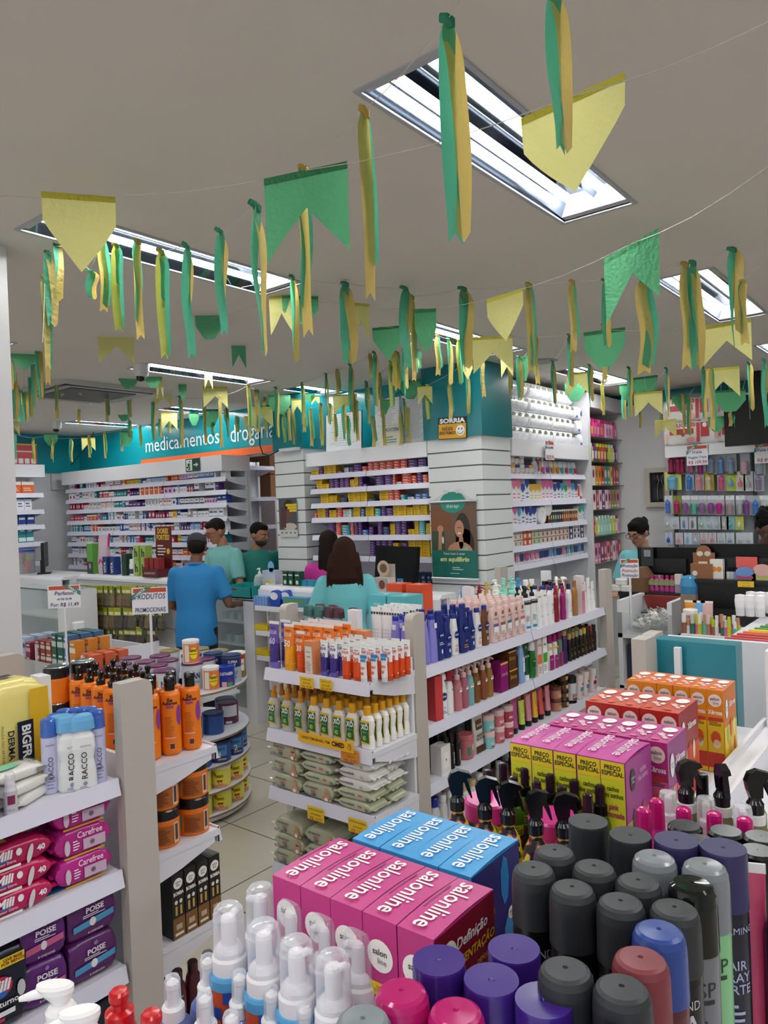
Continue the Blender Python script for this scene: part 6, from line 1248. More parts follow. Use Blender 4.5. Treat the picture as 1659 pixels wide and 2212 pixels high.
for i,k in enumerate(seq):co(.06+i*.078,.05,1,TC[k],'pale baby care carton, %s from the left on the second row'%OW[i],G)
for i,k in enumerate((2,2,3,4)):co(.06+18*.078+i*.05-.02,.05,1,TP[k],'%s tube at the right end of the second row, %s'%(['orange','orange','magenta','green'][i],OW[i]),G)
for i,k in enumerate((4,4,7,0,6,2,6)):co(.07+i*.07,.05,2,TC[k],'tall baby care carton, %s from the left on the third row'%OW[i],G,rz=random.uniform(-.15,.15))
WR=Proto('wipes_roll','roll',MB().lathe([(.02,0),(.075,0),(.078,.01),(.078,.05),(.075,.06),(.045,.06),(.043,.055),(.0005,.055)],K('e6e6ea',.3),26,fr((0,0,.078),0,PI/2)))
WR.put((XC0+.60,3.06,Z_CO[2]+.0),0,'round white pack on the third row, left of two','round white packs'); WR.put((XC0+.74,3.07,Z_CO[2]+.07),0,'round white pack on the third row, right of two','round white packs')
SMC=[Proto('baby_care_carton','box',carton(.042,.05,.12,c,lambda mb,w,d,h:(mb.rect(-w/2,w/2,h*.85,h,CD('e8e8ec'),FRONT(d)),mb.rect(-w*.3,w*.3,h*.3,h*.6,INK('e0c8a0'),FRONT(d))))) for c in('5a3a20','1f5a38','2a2f60','a85c28')]
for i in range(14):co(.80+i*.047,.06,2,SMC[[0,0,1,1,2,2,0,3,3,3,0,3,3,3][i]],'small dark carton, %s from the round packs on the third row'%OW[i],G)
for i,k in enumerate((5,7)):co(1.46+i*.08,.05,2,TC[k],'green and white carton near the right end, %s'%['left','right'][i],G)
SOAP=[Proto('soap_box','box',carton(.08,.05,.055,c,lambda mb,w,d,h,c2=c2:(mb.disc(0,h*.5,w*.25,h*.35,INK(c2),FRONT(d),12),mb.rect(-w*.5,w*.5,h*.9,h,INK('7a5a50'),FRONT(d))))) for c,c2 in(('dcd8d6','b89888'),('e0d8d4','b05a40'),('d8602a','e8e0d8'),('ccd4c0','8aa060'),('dcdcd8','c06a40'),('1f2f5a','e0e0e8'),('e0dcdc','28386a'))]
for i in range(19):
 for l in range(3):co(.05+i*.085,.05,3,SOAP[[0,0,0,2,2,3,3,4,1,4,4,1,4,4,5,6,6,5,6][i]],'small soap box, %s from the left, %s layer on the fourth row'%(onum(i),['lower','middle','upper'][l]),G,l*.0565)
for i in range(17):
 co(.08+i*.092,.07,4,BG[[5,7,5,4,7,7,5,5,6,6,5,7,6,2,5,6,5][i]],'baby care pouch with navy or blue print, %s from the left on the fifth row'%onum(i),G,0,random.uniform(-.2,.2))
Proto('cardboard_box','box',carton(.16,.16,.14,'a89a88')).put((4.35,2.5,Z1),.2,'small grey brown cardboard box behind the lotion bottles')
# rolls of white diaper packs on top
def a_rl(mb):pass
ZRL=Py(1170,957,3.0).z
def roll(last):
 mb=MB(); P_=mat('e4e4ea',.2,kind='plastic_wrap',bump=.3); L=.46
 prof=[(.01,0),(.055,.004),(.068,.02),(.07,.1),(.067,.115),(.07,.13),(.07,.22),(.067,.235),(.07,.25),(.07,.34),(.067,.352),(.07,.365),(.068,L-.02),(.055,L-.004),(.01,L)]
 mb.lathe(prof,P_,18,fr((0,0,.07),0,0,PI/2))
 for k in range(4):mb.box(.035+k*.115,.075+k*.115,-.0712,-.07,.085,.115,INK('6a6a50')); mb.box(.08+k*.115,.09+k*.115,-.0712,-.07,.085,.11,INK('3a3a40'))
 return mb
RL=Proto('diaper_roll_pack','diaper pack',roll(0))
PKP=Proto('diaper_pack','diaper pack',softpack(.2,.13,.13,'dcdce6',lambda mb,w,d,h:(mb.quad([(.03,0,.04),(.07,0,.04),(.085,0,.07),(.05,0,.1),(.02,0,.07)],INK('2a2a7a'),fr((0,-d/2-.005,0))),mb.rect(-.08,-.04,.02,.04,INK('2a3a9a'),fr((0,-d/2-.005,0)))),20,crimp=0))
for l in range(4):
 for k in range(3):RL.put((XC0-.02+k*.475,3.08+.0,ZRL+l*.132),0,'long white ribbed diaper roll, %s layer, %s'%(['bottom','second','third','top'][l],['left','middle','right'][k]),'white diaper rolls above the baby care shelf')
 if l<3:PKP.put((XC0+1.50+.04*(2-l),3.08,ZRL+l*.133),0,'white diaper pack with navy star at the end of the rolls, %s'%['bottom','middle','top'][l],'white packs with navy star')
 # niche products
G='colourful hair products on the glass shelves'
NB_=[lot(.19,.03,.025,c,c2,'cap',cw=.6,hc=.035,art=flab(-.8,.8,.2,.7,c3,None),shape='st') for c,c2,c3 in(('c02a78','e06aa0','e8c030'),('d83a88','c01c6c','f0b0d0'),('e0b8d0','b0407a','e07ab0'),('c8d050','e8e8e0','f0f0e0'),('6a2a70','7a2a80','d8c0e0'),('c83a28','e8d030','f0c8a0'),('5a5a20','e0d840','e0d060'))]
NC_=[Proto('hair_dye_box','box',carton(.07,.05,.2,c,lambda mb,w,d,h,c2=c2:(mb.disc(0,h*.6,w*.32,h*.22,INK(c2),FRONT(d),12),mb.rect(-w*.3,w*.3,h*.1,h*.2,INK('f0e8d8'),FRONT(d))))) for c,c2 in(('a8304a','e0b0a0'),('e0982a','7a4a20'),('d8742a','6a3018'),('d84a3a','5a2018'),('2f8a88','e8e0d0'),('d8c030','c03a50'),('d890b0','7a2048'),('e8dce4','8a2a5a'),('7a9a30','c03a70'),('7a2a70','e8d0e4'))]
NS=[[0,0,1,1,0,1,2,2,2,1],[3,3,4,6,5,5,6,3,3,4],'C0 C7 C1 C1 C3 C4 C4 C5 C0 C0'.split(),'C6 C7 C0 C7 C9 C7 C6 C8 C8 C6'.split(),[2,0,3,'G','G','G','G',3,3,2],'C5 C6 C6 C9 C0 C6 C0 C7 C6 C0'.split()]
GB_=lot(.2,.03,.025,'9accc0','d8e8e0','cap',cw=.5,hc=.03,shape='sh',art=flab(-.6,.6,.2,.6,'e0ece0',None))
wN=(NX1-NX0-.1)/10
for t,rowp in enumerate(NS):
 for i,k in enumerate(rowp):
  pr=GB_ if k=='G' else NC_[int(k[1:])] if isinstance(k,str) else NB_[k]
  for r in range(2):pr.put((NX0+.06+wN*(i+.4),3.03+r*.08,Z_NI[t]),random.uniform(-.1,.1),'hair product, %s from the left on the %s glass shelf, %s'%(OW[i],OW[t],['front','behind'][r]),G)
  # ---- far hook wall: diaper packs, blister packs
G='diaper packs above the hook wall'
def a_hg(mb,w,d,h):
 R_=INK('c02834'); Y=fr((0,-d/2-.005,0)); mb.text('HUGGIES',h*.16,R_,fr((.02,-d/2-.006,h*.82)),bold=.03,maxw=w*.6); mb.rect(-w*.33,w*.3,h*.45,h*.68,R_,Y); mb.disc(w*.02,h*.5,.02,.035,INK('8a5a40'),fr((0,-d/2-.006,0)),10); mb.disc(w*.24,h*.2,w*.14,h*.12,INK('e8a8a0'),Y,12); mb.rect(w*.38,w*.45,h*.1,h*.9,R_,Y); mb.rect(-w*.48,-w*.4,h*.1,h*.5,INK('e8b8b0'),Y)
def a_hg2(mb,w,d,h):R_=INK('c02834'); Y=fr((0,-d/2-.005,0)); mb.rect(-w*.3,w*.0,h*.3,h*.9,R_,Y); mb.disc(-w*.15,h*.78,w*.08,h*.1,INK('eeeeee'),fr((0,-d/2-.006,0)),12); mb.text('HUGGIES',h*.1,R_,fr((-w*.38,-d/2-.006,h*.55),0,0,-PI/2),bold=.03); mb.rect(w*.2,w*.34,h*.2,h*.55,INK('e8b8a8'),Y)
zt_=z1h; HP1=Proto('diaper_pack','diaper pack',softpack(.36,.2,.24,'e4e0de',a_hg,21,crimp=0,n=12)); HP2=Proto('diaper_pack','diaper pack',softpack(.25,.2,.24,'e4e0de',a_hg2,22,crimp=0,n=12))
for l in range(2):
 for i,(px,pr) in enumerate(((1472,HP1),(1530,HP2),(1577,HP2))):pr.put((XP+.12,Px(px,930,XP).y,zt_+l*.235),F_X,'white and red diaper pack above the hook wall, %s, %s'%(['left','middle','right beside the black screen'][i],['lower','upper'][l]),G)
 # hanging packs
PINS=mat('b0b4b8',.3,metal=1,kind='hook_steel')
def blister(w,h,card,obj,kind='bottle',header=None):
 mb=MB(); mb.box(-w/2,w/2,0,.002,-h,0,film('d8dce0',.45,.12,'blister') if card is None else K(card,.4,kind='card'))
 if header:mb.box(-w/2,w/2,-.002,0,-h*.22,0,K(header,.4,kind='card'))
 b=MB(); m_=film(obj,.25,.15,'bottle_plastic'); c2=K(obj,.3)
 if kind=='bottle':b.lathe([(w*.28,-h*.95),(w*.3,-h*.9),(w*.28,-h*.6),(w*.3,-h*.45),(w*.3,-h*.42)],m_,14,fr((0,-.03,0))); b.lathe([(w*.32,-h*.43),(w*.3,-h*.33),(w*.1,-h*.24),(w*.05,-h*.2)],c2,14,fr((0,-.03,0)))
 elif kind=='cup':b.lathe([(w*.25,-h*.95),(w*.34,-h*.6),(w*.35,-h*.45),(w*.2,-h*.38)],c2,14,fr((0,-.035,0)))
 elif kind=='small':b.lathe([(w*.2,-h*.8),(w*.24,-h*.6),(w*.1,-h*.45),(w*.04,-h*.3)],m_,12,fr((0,-.02,0)))
 else:b.loft([(-h*.9,w*.1,.01),(-h*.6,w*.14,.015),(-h*.3,w*.06,.01)],c2,12,2,fr((0,-.015,0)))
 k=MB().lathe([(.003,-.01),(.003,.06)],PINS,6,fr((0,-.02,-.012),0,-PI/2))
 return Proto('hanging_pack','hanging pack',[('card',mb),('product',b),('hook',k)])
rows_=[(1000,[(1452,'c8bcc8','a01c50','bottle'),(1467,None,'a01c50','bottle'),(1476,None,'a01c50','bottle'),(1495,None,'b06088','bottle'),(1515,None,'b02a80','bottle'),(1538,None,'9ab0d0','bottle'),(1559,None,'6a98d0','bottle'),(1581,None,'88a0c0','bottle'),(1610,None,'c8a0b0','cup'),(1642,None,'a0b0b8','bottle')],.22,.09),
(1043,[(1455,'d8dc70','6ab0d8','bottle'),(1491,'b0c8d0','3a78c8','bottle'),(1512,'d0c8cc','e090a0','bottle'),(1533,'e0c030','c8c8b0','bottle'),(1560,'c8b8bc','d05a80','bottle'),(1580,'b8cc50','70b0e0','small'),(1600,'d0d0c0','f080a0','small'),(1617,'d0d0d4','b0b8b8','small'),(1640,'c8c8d0','8a7a9a','bottle')],.19,.085),
(1095,[(1445,'d8d8dc','4a80d0','bottle'),(1464,'8a9a30','c02a70','bottle'),(1483,'e0e4e8','8a5a98','cup'),(1502,'e0e4e8','5ab0a0','cup'),(1519,'e0e4e8','8a6a98','cup'),(1538,'e0e4e8','8a4a90','cup'),(1556,'d8d0d8','c01c90','cup'),(1578,'e0e0e4','a89098','cup'),(1600,'e0e0e4','a0a8a4','cup'),(1615,None,'8a4a98','bottle'),(1634,None,'3a7ac8','bottle'),(1652,'e0e4e8','b0b8c0','cup')],.19,.08),
(1140,[(1444,'c8ccd4','d0d4d8','small'),(1460,'d0d4dc','c0c8cc','small'),(1479,'d0d4dc','5a90d0','x'),(1497,'d0d4d8','6a7078','x'),(1517,'c0d0d0','b0d0d0','small'),(1534,'c8d0dc','b8c8d8','small'),(1551,'c8d0dc','c0c8d8','small'),(1566,'c8ccd0','d0d0d0','small'),(1579,'8ac0c8','70a8b0','small'),(1598,'c8d060','e0e0e0','small')],.13,.075),
(1175,[(1446,'c0cce0','2a60c8','small'),(1468,'d0ccd4','e0a0b0','small'),(1487,'c8d4e4','80b0e0','x'),(1504,'b0b8c0','d8dce0','small'),(1522,'d0c8d0','e0b0c0','small'),(1540,'d0c8cc','d0a0b0','small'),(1559,'c8d0d8','c0c8d0','small'),(1578,'c8d0dc','90a8c8','small'),(1600,'d0d4dc','c0c8d0','small'),(1618,'d0d4dc','c0c8d0','small')],.12,.075)]
rn=['top','second','third','fourth','fifth']
for t,(py,it,hh,ww) in enumerate(rows_):
 for i,(px,c,o_,kd) in enumerate(it):
  big=t==1 and i==0
  p=Px(px,py-20 if t else py-18,7.78); hd='e4e8ee' if t==2 and i not in(0,1,9,10) else None
  cc_=c if t!=2 or i in(0,1) else None
  blister(ww*(1.9 if big else 1),hh,cc_,o_,kd,hd).put((7.76,p.y,p.z+.02),F_X,'hanging %s pack, %s from the left on the %s hook row'%({'bottle':'baby bottle','cup':'training cup','small':'teat','x':'spoon'}[kd],OW[i],rn[t]),'packs hanging on the hook wall')
  # TV / black panel top right
o=MB(); a_,b_=Px(1566,965,7.35),Px(1700,965,7.35); o.box(7.35,7.41,b_.y,a_.y,a_.z+.0,Px(1566,858,7.35).z+.0,BLACK)
e=bpy.data.objects.new('television',None); C.objects.link(e); tag(e,'black flat screen hanging at the top right above the diaper packs','television'); link('screen',o.mesh(),e); link('bracket',MB().box(7.41,7.5,(a_.y+b_.y)/2-.05,(a_.y+b_.y)/2+.05,a_.z+.2,HC-.0,BLACK).tube([(7.45,a_.y-.12,a_.z+.4),(7.45,a_.y-.05,a_.z+.55),(7.5,a_.y-.06,HC)],.006,BLACK,6).mesh(),e)
# ---- offer cards
def offer(X,w,h,txt,label,tcol='2a3060',rib='2f7f78',name='offer_card',corner=1):
 mb=MB(); mb.box(-w/2,w/2,-.003,0,-h/2,h/2,CD('e4e2e8')); Y=fr((0,-.004,0))
 mb.rect(-w*.46,w*.46,h*.3,h*.46,INK('c04a28'),Y)
 s=corner; mb.quad([(s*w*.5,0,h*.02),(s*w*.5,0,h*.22),(s*w*.12,0,h*.5),(-s*w*.06,0,h*.5)][::s],K(rib,.4,kind='ink'),fr((0,-.0046,0)))
 mb.text('OFERTA',h*.09,INK('e8f0ee'),fr((s*w*.27,-.0052,h*.29),0,0,s*.67),bold=.02,maxw=w*.4)
 for i,(t,c,q) in enumerate(txt):mb.text(t,h*q,INK(c),fr((0,-.0046,h*(.14-i*.5/max(1,len(txt)-.99)))),maxw=w*.86,shear=.15,bold=.01)
 o=link(name,mb.mesh()); o.matrix_world=X; tag(o,label,'price card'); return o
p=Py(1187,973,2.985-.06); offer(fr((p.x,p.y,p.z)),.17,.17,[('Fralda Milli','2a3a90',.13),('R$ 82,90','b02a50',.2)],'handwritten offer card on the header above the baby care shelf',corner=-1)
p=Px(1506,983,XP-.01); offer(fr((p.x,p.y,p.z),F_X),.2,.2,[('Fralda','2a3a90',.13),('Huggies Tripla','2a3a90',.11),('R$ 109,99','a02a30',.16)],'handwritten offer card on the hook wall header, left of two',corner=-1)
p=Px(1655,978,XP-.01); offer(fr((p.x,p.y,p.z),F_X),.2,.19,[('Fralda HUG','2a3a90',.14),('R$ 89,99','a02a30',.16)],'handwritten offer card on the hook wall header at the right edge',corner=-1)
# ---- signs on the pillars
def onX(px,py,x=4.925):return Px(px,py,x)
a_,b_=onX(946,905),onX(1009,945); w,h=a_.y-b_.y,a_.z-b_.z
mb=MB(); mb.box(-w/2,w/2,-.003,0,-h/2,h/2,K('141414',.4)); mb.rect(-w*.48,w*.48,-h*.47,h*.2,INK('d8a020'),fr((0,-.004,0))); mb.text('SORRIA',h*.2,INK('e8e8e8'),fr((0,-.0045,h*.33)),bold=.05,maxw=w*.9,sx=1.5)
mb.text('VOCÊ ESTÁ\nSENDO FILMADO',h*.14,INK('1a1a1a'),fr((-w*.17,-.005,-h*.13)),bold=.03,maxw=w*.58); mb.disc(w*.29,-h*.12,h*.24,h*.24,INK('e8e8e8'),fr((0,-.005,0)),22); [mb.disc(w*.29+s*h*.08,-h*.05,h*.03,h*.05,INK('1a1a1a'),fr((0,-.006,0)),8) for s in(-1,1)]
pts=[(w*.29+h*.16*math.cos(t),-h*.12+h*.16*math.sin(t)) for t in[PI+.3+k*(PI-.6)/10 for k in range(11)]]; mb.tube([(x,-.007,z) for x,z in pts],h*.012,INK('1a1a1a'),5)
o=link('warning_sign',mb.mesh()); o.matrix_world=fr((4.926,(a_.y+b_.y)/2,(a_.z+b_.z)/2),F_X,0,.04); tag(o,'yellow and black camera warning sign with a smiley on the teal pillar','sign')
# poster
x_=4.935; a_,b_=Px(930,1087,x_),Px(1034,1250,x_); w,h=a_.y-b_.y,a_.z-b_.z
Q=INK('2f2622'); SKN=INK('b88468'); mb=MB(); mb.box(-w/2,w/2,-.002,0,-h/2,h/2,K('1f6a60',.35,kind='poster'))
def Y(k):return fr((0,-.0022-.0004*k,0))
mb.rect(-w*.5,w*.5,-h*.2,h*.5,INK('6a5240'),Y(1)); mb.rect(-w*.5,-w*.06,h*.12,h*.42,INK('7a4a2c'),Y(2)); mb.rect(-w*.5,-w*.2,-h*.2,h*.12,INK('3a4a38'),Y(2))
mb.disc(0,h*.5,w*.28,h*.14,INK('1f8a78'),Y(3),24); mb.quad([(-w*.5,0,h*.5),(w*.5,0,h*.5),(w*.5,0,h*.66),(-w*.5,0,h*.66)],K('d7dbdc',.4,kind='slat_panel'),fr((0,.0,0)) if 0 else fr((0,.01,0)))
mb.disc(w*.2,h*.09,w*.17,h*.27,Q,Y(4),20); mb.disc(w*.24,-h*.05,w*.2,h*.2,Q,Y(4),20); mb.disc(w*.13,-h*.16,w*.28,h*.14,SKN,Y(5),18); mb.disc(w*.16,-h*.02,w*.05,h*.1,SKN,Y(5),12); mb.disc(w*.13,h*.15,w*.1,h*.115,SKN,Y(6),18)
mb.disc(w*.13,h*.09,w*.04,h*.012,INK('e8dcd8'),Y(7),10); mb.rect(w*.08,w*.18,h*.16,h*.168,INK('3a2a20'),Y(7)); mb.quad([(-w*.06,0,-h*.2),(w*.32,0,-h*.2),(w*.3,0,-h*.08),(w*.1,0,-h*.13),(-w*.02,0,-h*.17)],INK('8ab0a0'),Y(7))
mb.quad([(-w*.36,0,-h*.2),(-w*.28,0,-h*.2),(-w*.26,0,h*.12),(-w*.33,0,h*.12)],SKN,Y(5)); mb.disc(-w*.29,h*.15,w*.07,h*.05,SKN,Y(6),12); mb.disc(-w*.24,h*.0,w*.025,h*.05,INK('d0dcd8'),Y(7),8)
mb.quad([(-w*.5,0,-h*.5),(w*.5,0,-h*.5),(w*.5,0,-h*.14),(-w*.5,0,-h*.13)],INK('1f6a60'),Y(8))
mb.text('thérapi',h*.05,INK('dce8e4'),Y(4)@fr((0,0,h*.45)),maxw=w*.32); mb.text('Viver bem é estar',h*.033,INK('dce8e4'),Y(9)@fr((0,0,-h*.18)),maxw=w*.62); mb.text('em equilíbrio',h*.06,INK('d8dc90'),Y(9)@fr((0,0,-h*.255)),maxw=w*.82,bold=.03,shear=.2)
lines(mb,-w*.05,w*.2,-h*.4,-h*.35,2,INK('c0d4cc'),Y(9)); lines(mb,-w*.1,w*.2,-h*.45,-h*.43,1,INK('c0d4cc'),Y(9)); [mb.tube([(-w*.38+math.cos(t)*w*.02*k-.0,-.007,-h*.42+math.sin(t)*w*.02*k) for t in[q*.4 for q in range(17)]],.0008,INK('5a9a88'),4) for k in(2,4,6)]
e=bpy.data.objects.new('poster',None); C.objects.link(e); e.matrix_world=fr((x_,(a_.y+b_.y)/2,(a_.z+b_.z)/2),F_X); tag(e,'large green health poster with a smiling dark haired woman on the slatted pillar','poster')
link('poster_sheet',mb.mesh(),e); AL=mat('d8dade',.25,metal=.6,kind='poster_rail')
for s in(-1,1):link('rail',MB().lathe([(.011,-w/2-.01),(.011,w/2+.01)],AL,12,fr((0,-.004,s*(h/2+.008)),0,0,PI/2)).mesh(),e)
for s in(-1,1):link('hook',MB().box(s*.06-.02,s*.06+.02,-.012,.008,h/2+.07,h/2+.1,film('e0e4e4',.4,.1,'clear_hook')).tube([(s*.06,-.01,h/2+.08),(s*.18,-.004,h/2+.018)],.0012,AL,4).mesh(),e)
# small poster on left pillar
x_=4.985; a_,b_=Px(602,1079,x_),Px(643,1144,x_); w,h=a_.y-b_.y,a_.z-b_.z
mb=MB(); mb.box(-w/2,w/2,-.002,0,-h*.74,h/2,K('c8ccc8',.5,kind='poster')); mb.rect(-w/2,w/2,-h/2,h/2,INK('4a4c54'),Y(1)); mb.disc(w*.06,h*.28,w*.26,h*.2,INK('1c1614'),Y(2),16); mb.disc(w*.08,h*.02,w*.17,h*.22,INK('6a4636'),Y(3),16); mb.quad([(-w*.42,0,-h*.4),(-w*.12,0,-h*.45),(-w*.1,0,h*.2),(-w*.36,0,h*.25)],INK('5a3228'),Y(4)); mb.disc(w*.1,-h*.4,w*.38,h*.12,INK('c8b8b0'),Y(3),14)
for k in range(3):mb.rect(-w*.1+k*w*.1,w*.5,h*.26-k*h*.09,h*.34-k*h*.09,INK('e0c020'),Y(5))
for k in range(4):mb.disc(-w*.36+k*w*.24,-h*.6,w*.06,h*.025,INK('5a5a5a'),Y(1),8)
o=link('poster',mb.mesh()); o.matrix_world=fr((x_,(a_.y+b_.y)/2,(a_.z+b_.z)/2),F_X); tag(o,'small dark campaign poster with a raised hand on the left slatted pillar','poster')
# exit sign
x_=4.94; a_,b_=Px(401,992,x_),Px(432,1017,x_); w,h=a_.y-b_.y,a_.z-b_.z
mb=MB(); mb.box(-w/2,w/2,-.004,0,-h/2,h/2,K('143c34',.4)); Wt=INK('d8e4dc'); mb.rect(-w*.45,-w*.02,-h*.42,h*.42,Wt,Y(6)); D_=INK('143c34'); mb.disc(-w*.2,h*.27,h*.08,h*.08,D_,Y(7),10); mb.tube([(-w*.22,-.01,h*.15),(-w*.25,-.01,-h*.08),(-w*.18,-.01,-h*.2),(-w*.25,-.01,-h*.36)],h*.045,D_,5); mb.tube([(-w*.25,-.01,-h*.08),(-w*.36,-.01,-h*.2),(-w*.4,-.01,-h*.14)],h*.04,D_,5); mb.tube([(-w*.33,-.01,h*.02),(-w*.24,-.01,h*.12),(-w*.12,-.01,-h*.0)],h*.03,D_,5)
mb.rect(w*.08,w*.3,-h*.05,h*.05,Wt,Y(6)); mb.quad([(w*.25,0,-h*.18),(w*.42,0,0),(w*.25,0,h*.18)],Wt,Y(6))
o=link('exit_sign',mb.mesh()); o.matrix_world=fr((x_,(a_.y+b_.y)/2,(a_.z+b_.z)/2),F_X); tag(o,'dark green exit sign with running figure and arrow on the medicine shelf header','sign')
# documents leaning above the yellow and purple shelf
def doc(px0,px1,pyt,pyb,x,lab,rows,extra=None,frame=False):
 a_,b_=Px(px0,pyt,x),Px(px1,pyb,x); w,h=a_.y-b_.y,a_.z-b_.z; mb=MB(); mb.box(-w/2,w/2,0,.006,0,h,K('3a4248' if frame else 'd8dde0',.4,kind='frame' if frame else 'paper')); mb.rect(-w*.48,w*.48,h*.01,h*.985,K('dde1e6',.35,kind='paper'),fr((0,-.0008,0))); rnd=random.Random(px0)
 for k in range(rows):
  z=h*(.93-.85*k/rows); ww=w*rnd.uniform(.15,.42); mb.rect(-ww,ww,z,z+h*.008,INK('9aa0a8'),fr((0,-.0014,0)))
 if extra:extra(mb,w,h)
 o=link('document',mb.mesh()); o.matrix_world=fr((x,(a_.y+b_.y)/2,Z_PY[0]-Z_PY[0]+Px(800,967,5.0).z+.004),F_X,-.06); tag(o,lab,'document')
doc(700,782,893,966,5.06,'white framed notice sheet leaning above the shelf, left of three',14,frame=True)
doc(806,862,862,960,5.09,'stack of printed licence sheets leaning in the middle above the shelf',26)
doc(862,925,858,960,5.13,'long printed sheets leaning at the right beside the poster pillar',24)
doc(818,866,918,960,5.045,'cream consumer notice with a blue heading in front of the licence sheets',5,lambda mb,w,h:(mb.rect(-w*.48,w*.48,h*.01,h*.98,K('dcd4c0',.5,kind='paper'),fr((0,-.001,0))),mb.text('PROCON',h*.16,INK('2f6a90'),fr((w*.05,-.002,h*.72)),bold=.03,maxw=w*.7),lines(mb,-w*.3,w*.35,h*.1,h*.45,3,INK('5a9a90'),fr((0,-.002,0)))))
# cameras, router, ac cassette, wires
def dome(px,py,z,lab):
 p=Pz(px,py,HC); e=bpy.data.objects.new('security_camera',None); C.objects.link(e); e.location=(p.x,p.y,HC); tag(e,lab,'camera')
 link('housing',MB().lathe([(.02,-.1),(.045,-.085),(.055,-.05),(.06,-.001)],K('c8c8c8',.4),18).mesh(),e); link('lens',MB().lathe([(.001,-.125),(.03,-.115),(.034,-.08)],BLACK,16,fr((-.008,0,0))).mesh(),e)
dome(305,788,0,'white dome security camera on the ceiling beside the third row lamp'); dome(122,910,0,'white dome security camera near the far left corner of the ceiling')
p=Pz(185,845,HC); e=bpy.data.objects.new('air_conditioner',None); C.objects.link(e); e.location=(p.x,p.y,HC); tag(e,'square ceiling air conditioner cassette with dark louvres over the formula display','air conditioner')
link('cassette',MB().loft([(-.035,.42,.42),(-.03,.46,.46),(-.001,.48,.48)],K('a8a8a4',.5),20,8).mesh(),e); link('louvre',MB().box(-.4,.4,-.41,-.38,-.04,-.03,BLACK).mesh(),e); link('louvre',MB().box(-.41,-.38,-.4,.4,-.04,-.03,BLACK).mesh(),e); link('grille',MB().box(-.3,.3,-.3,.3,-.042,-.034,K('4a4c4c',.5)).mesh(),e)
p=Pz(1172,780,HC); tag(link('ceiling_speaker',MB().lathe([(.001,-.006),(.1,-.008),(.12,-.001)],K('8a8884',.6),24,fr((p.x,p.y,HC)),smooth=False).mesh()),'round grey ceiling grille beyond the centre lamps','speaker')
a_=Px(625,975,4.97); tag(link('wireless_router',MB().box(4.93,4.99,a_.y-.13,a_.y+.1,a_.z-.0,a_.z+.03,K('c8ccd0',.4)).tube([(4.96,a_.y+.12,a_.z+.02),(4.95,a_.y+.25,a_.z-.02),(4.96,a_.y+.36,a_.z+.0),(4.98,a_.y+.42,a_.z+.1),(4.98,a_.y+.42,a_.z+.3)],.006,BLACK,6).mesh()),'white router with loose black cables on top of the left slatted pillar','router')
mb=MB(); mb.tube([Px(*q,5.2) for q in((150,1010),(162,993),(180,975),(192,952),(205,930),(215,922))],.005,BLACK,5); tag(link('cable',mb.mesh()),'thin black cable climbing the teal wall at the corner','cable')
a_=Py(125,1041,YL); tag(link('breaker_cover',MB().box(-.1,.1,-.03,0,-.11,.11,K('c8c8c8',.4),fr((a_.x,a_.y-.001,a_.z))).mesh()),'square pale plastic cover box on the white wall left of the medicine shelf','cover')
# storeroom seen through the doorway
KB=Proto('cardboard_box','box',carton(.5,.4,.3,'8a6248',lambda mb,w,d,h:(mb.rect(-w/2,w/2,h*.92,h*.95,INK('a04a50'),FRONT(d)),mb.disc(.0,h*.45,.05,.06,INK('6a4636'),FRONT(d),12)),rough=.8))
for i,(px,z_) in enumerate(((507,2.02),(556,2.02),(507,2.33),(556,2.33))):
 p=Px(px,1030,6.7); KB.put((6.9,p.y,z_-.0),F_X,'brown carton in the storeroom, %s row, %s'%(['lower','upper'][i//2],['left','right'][i%2]),'cartons in the storeroom')
p=Px(536,1100,6.7); tag(link('cupboard',MB().box(6.68,7.2,p.y-.55,p.y+.5,0,2.02,PINKW).mesh()),'tall pale pinkish cupboard carrying the brown cartons in the storeroom','cupboard')
e=unit('storeroom_shelf',fr((5.52,6.62,0),-PI*.0),.42,.3,[2.35,2.0,1.68,1.38,1.08],1,label='narrow white shelf seen edge on just inside the doorway')
e.matrix_world=fr((5.5,6.3,0))
# ================================================================= counters and tills
random.seed(61)
def yy(px,X,py=1250):return Px(px,py,X).y
def zz(px,py,X):return Px(px,py,X).z
XK=4.35
def counter(X0,X1,y0,y1,z,lab,panel=None,r=.05):
 e=bpy.data.objects.new('counter',None); C.objects.link(e); tag(e,lab,'counter')
 link('worktop',MB().box(X0,X1,y0,y1,z-.03,z,WHITE).prism([(0,-.12),(.02,-.12),(.02,-.02),(.03,-.002),(.05,0),(.05,-.03),(0.0,-.03)],WHITE,y1-y0,Matrix(((1,0,0,X0-.05),(0,1,0,y0),(0,0,1,z),(0,0,0,1)))).mesh(),e)
 link('front_panel',MB().box(X0+.06,X0+.08,y0+.01,y1-.01,0,z-.03,panel or WHITE).mesh(),e); link('side_panel',MB().box(X0+.08,X1,y0,y0+.02,0,z-.03,WHITE).mesh(),e); link('side_panel',MB().box(X0+.08,X1,y1-.02,y1,0,z-.03,WHITE).mesh(),e)
 return e
ZK=zz(260,1243,XK)
counter(XK,XK+.2,yy(452,XK),yy(178,XK),ZK,'white counter with a rounded ledge above hanging herb packets')
ZW=zz(640,1268,XK); counter(XK,XK+.16,yy(956,XK),yy(566,XK),ZW,'white counter ledge in front of the woman in pink')
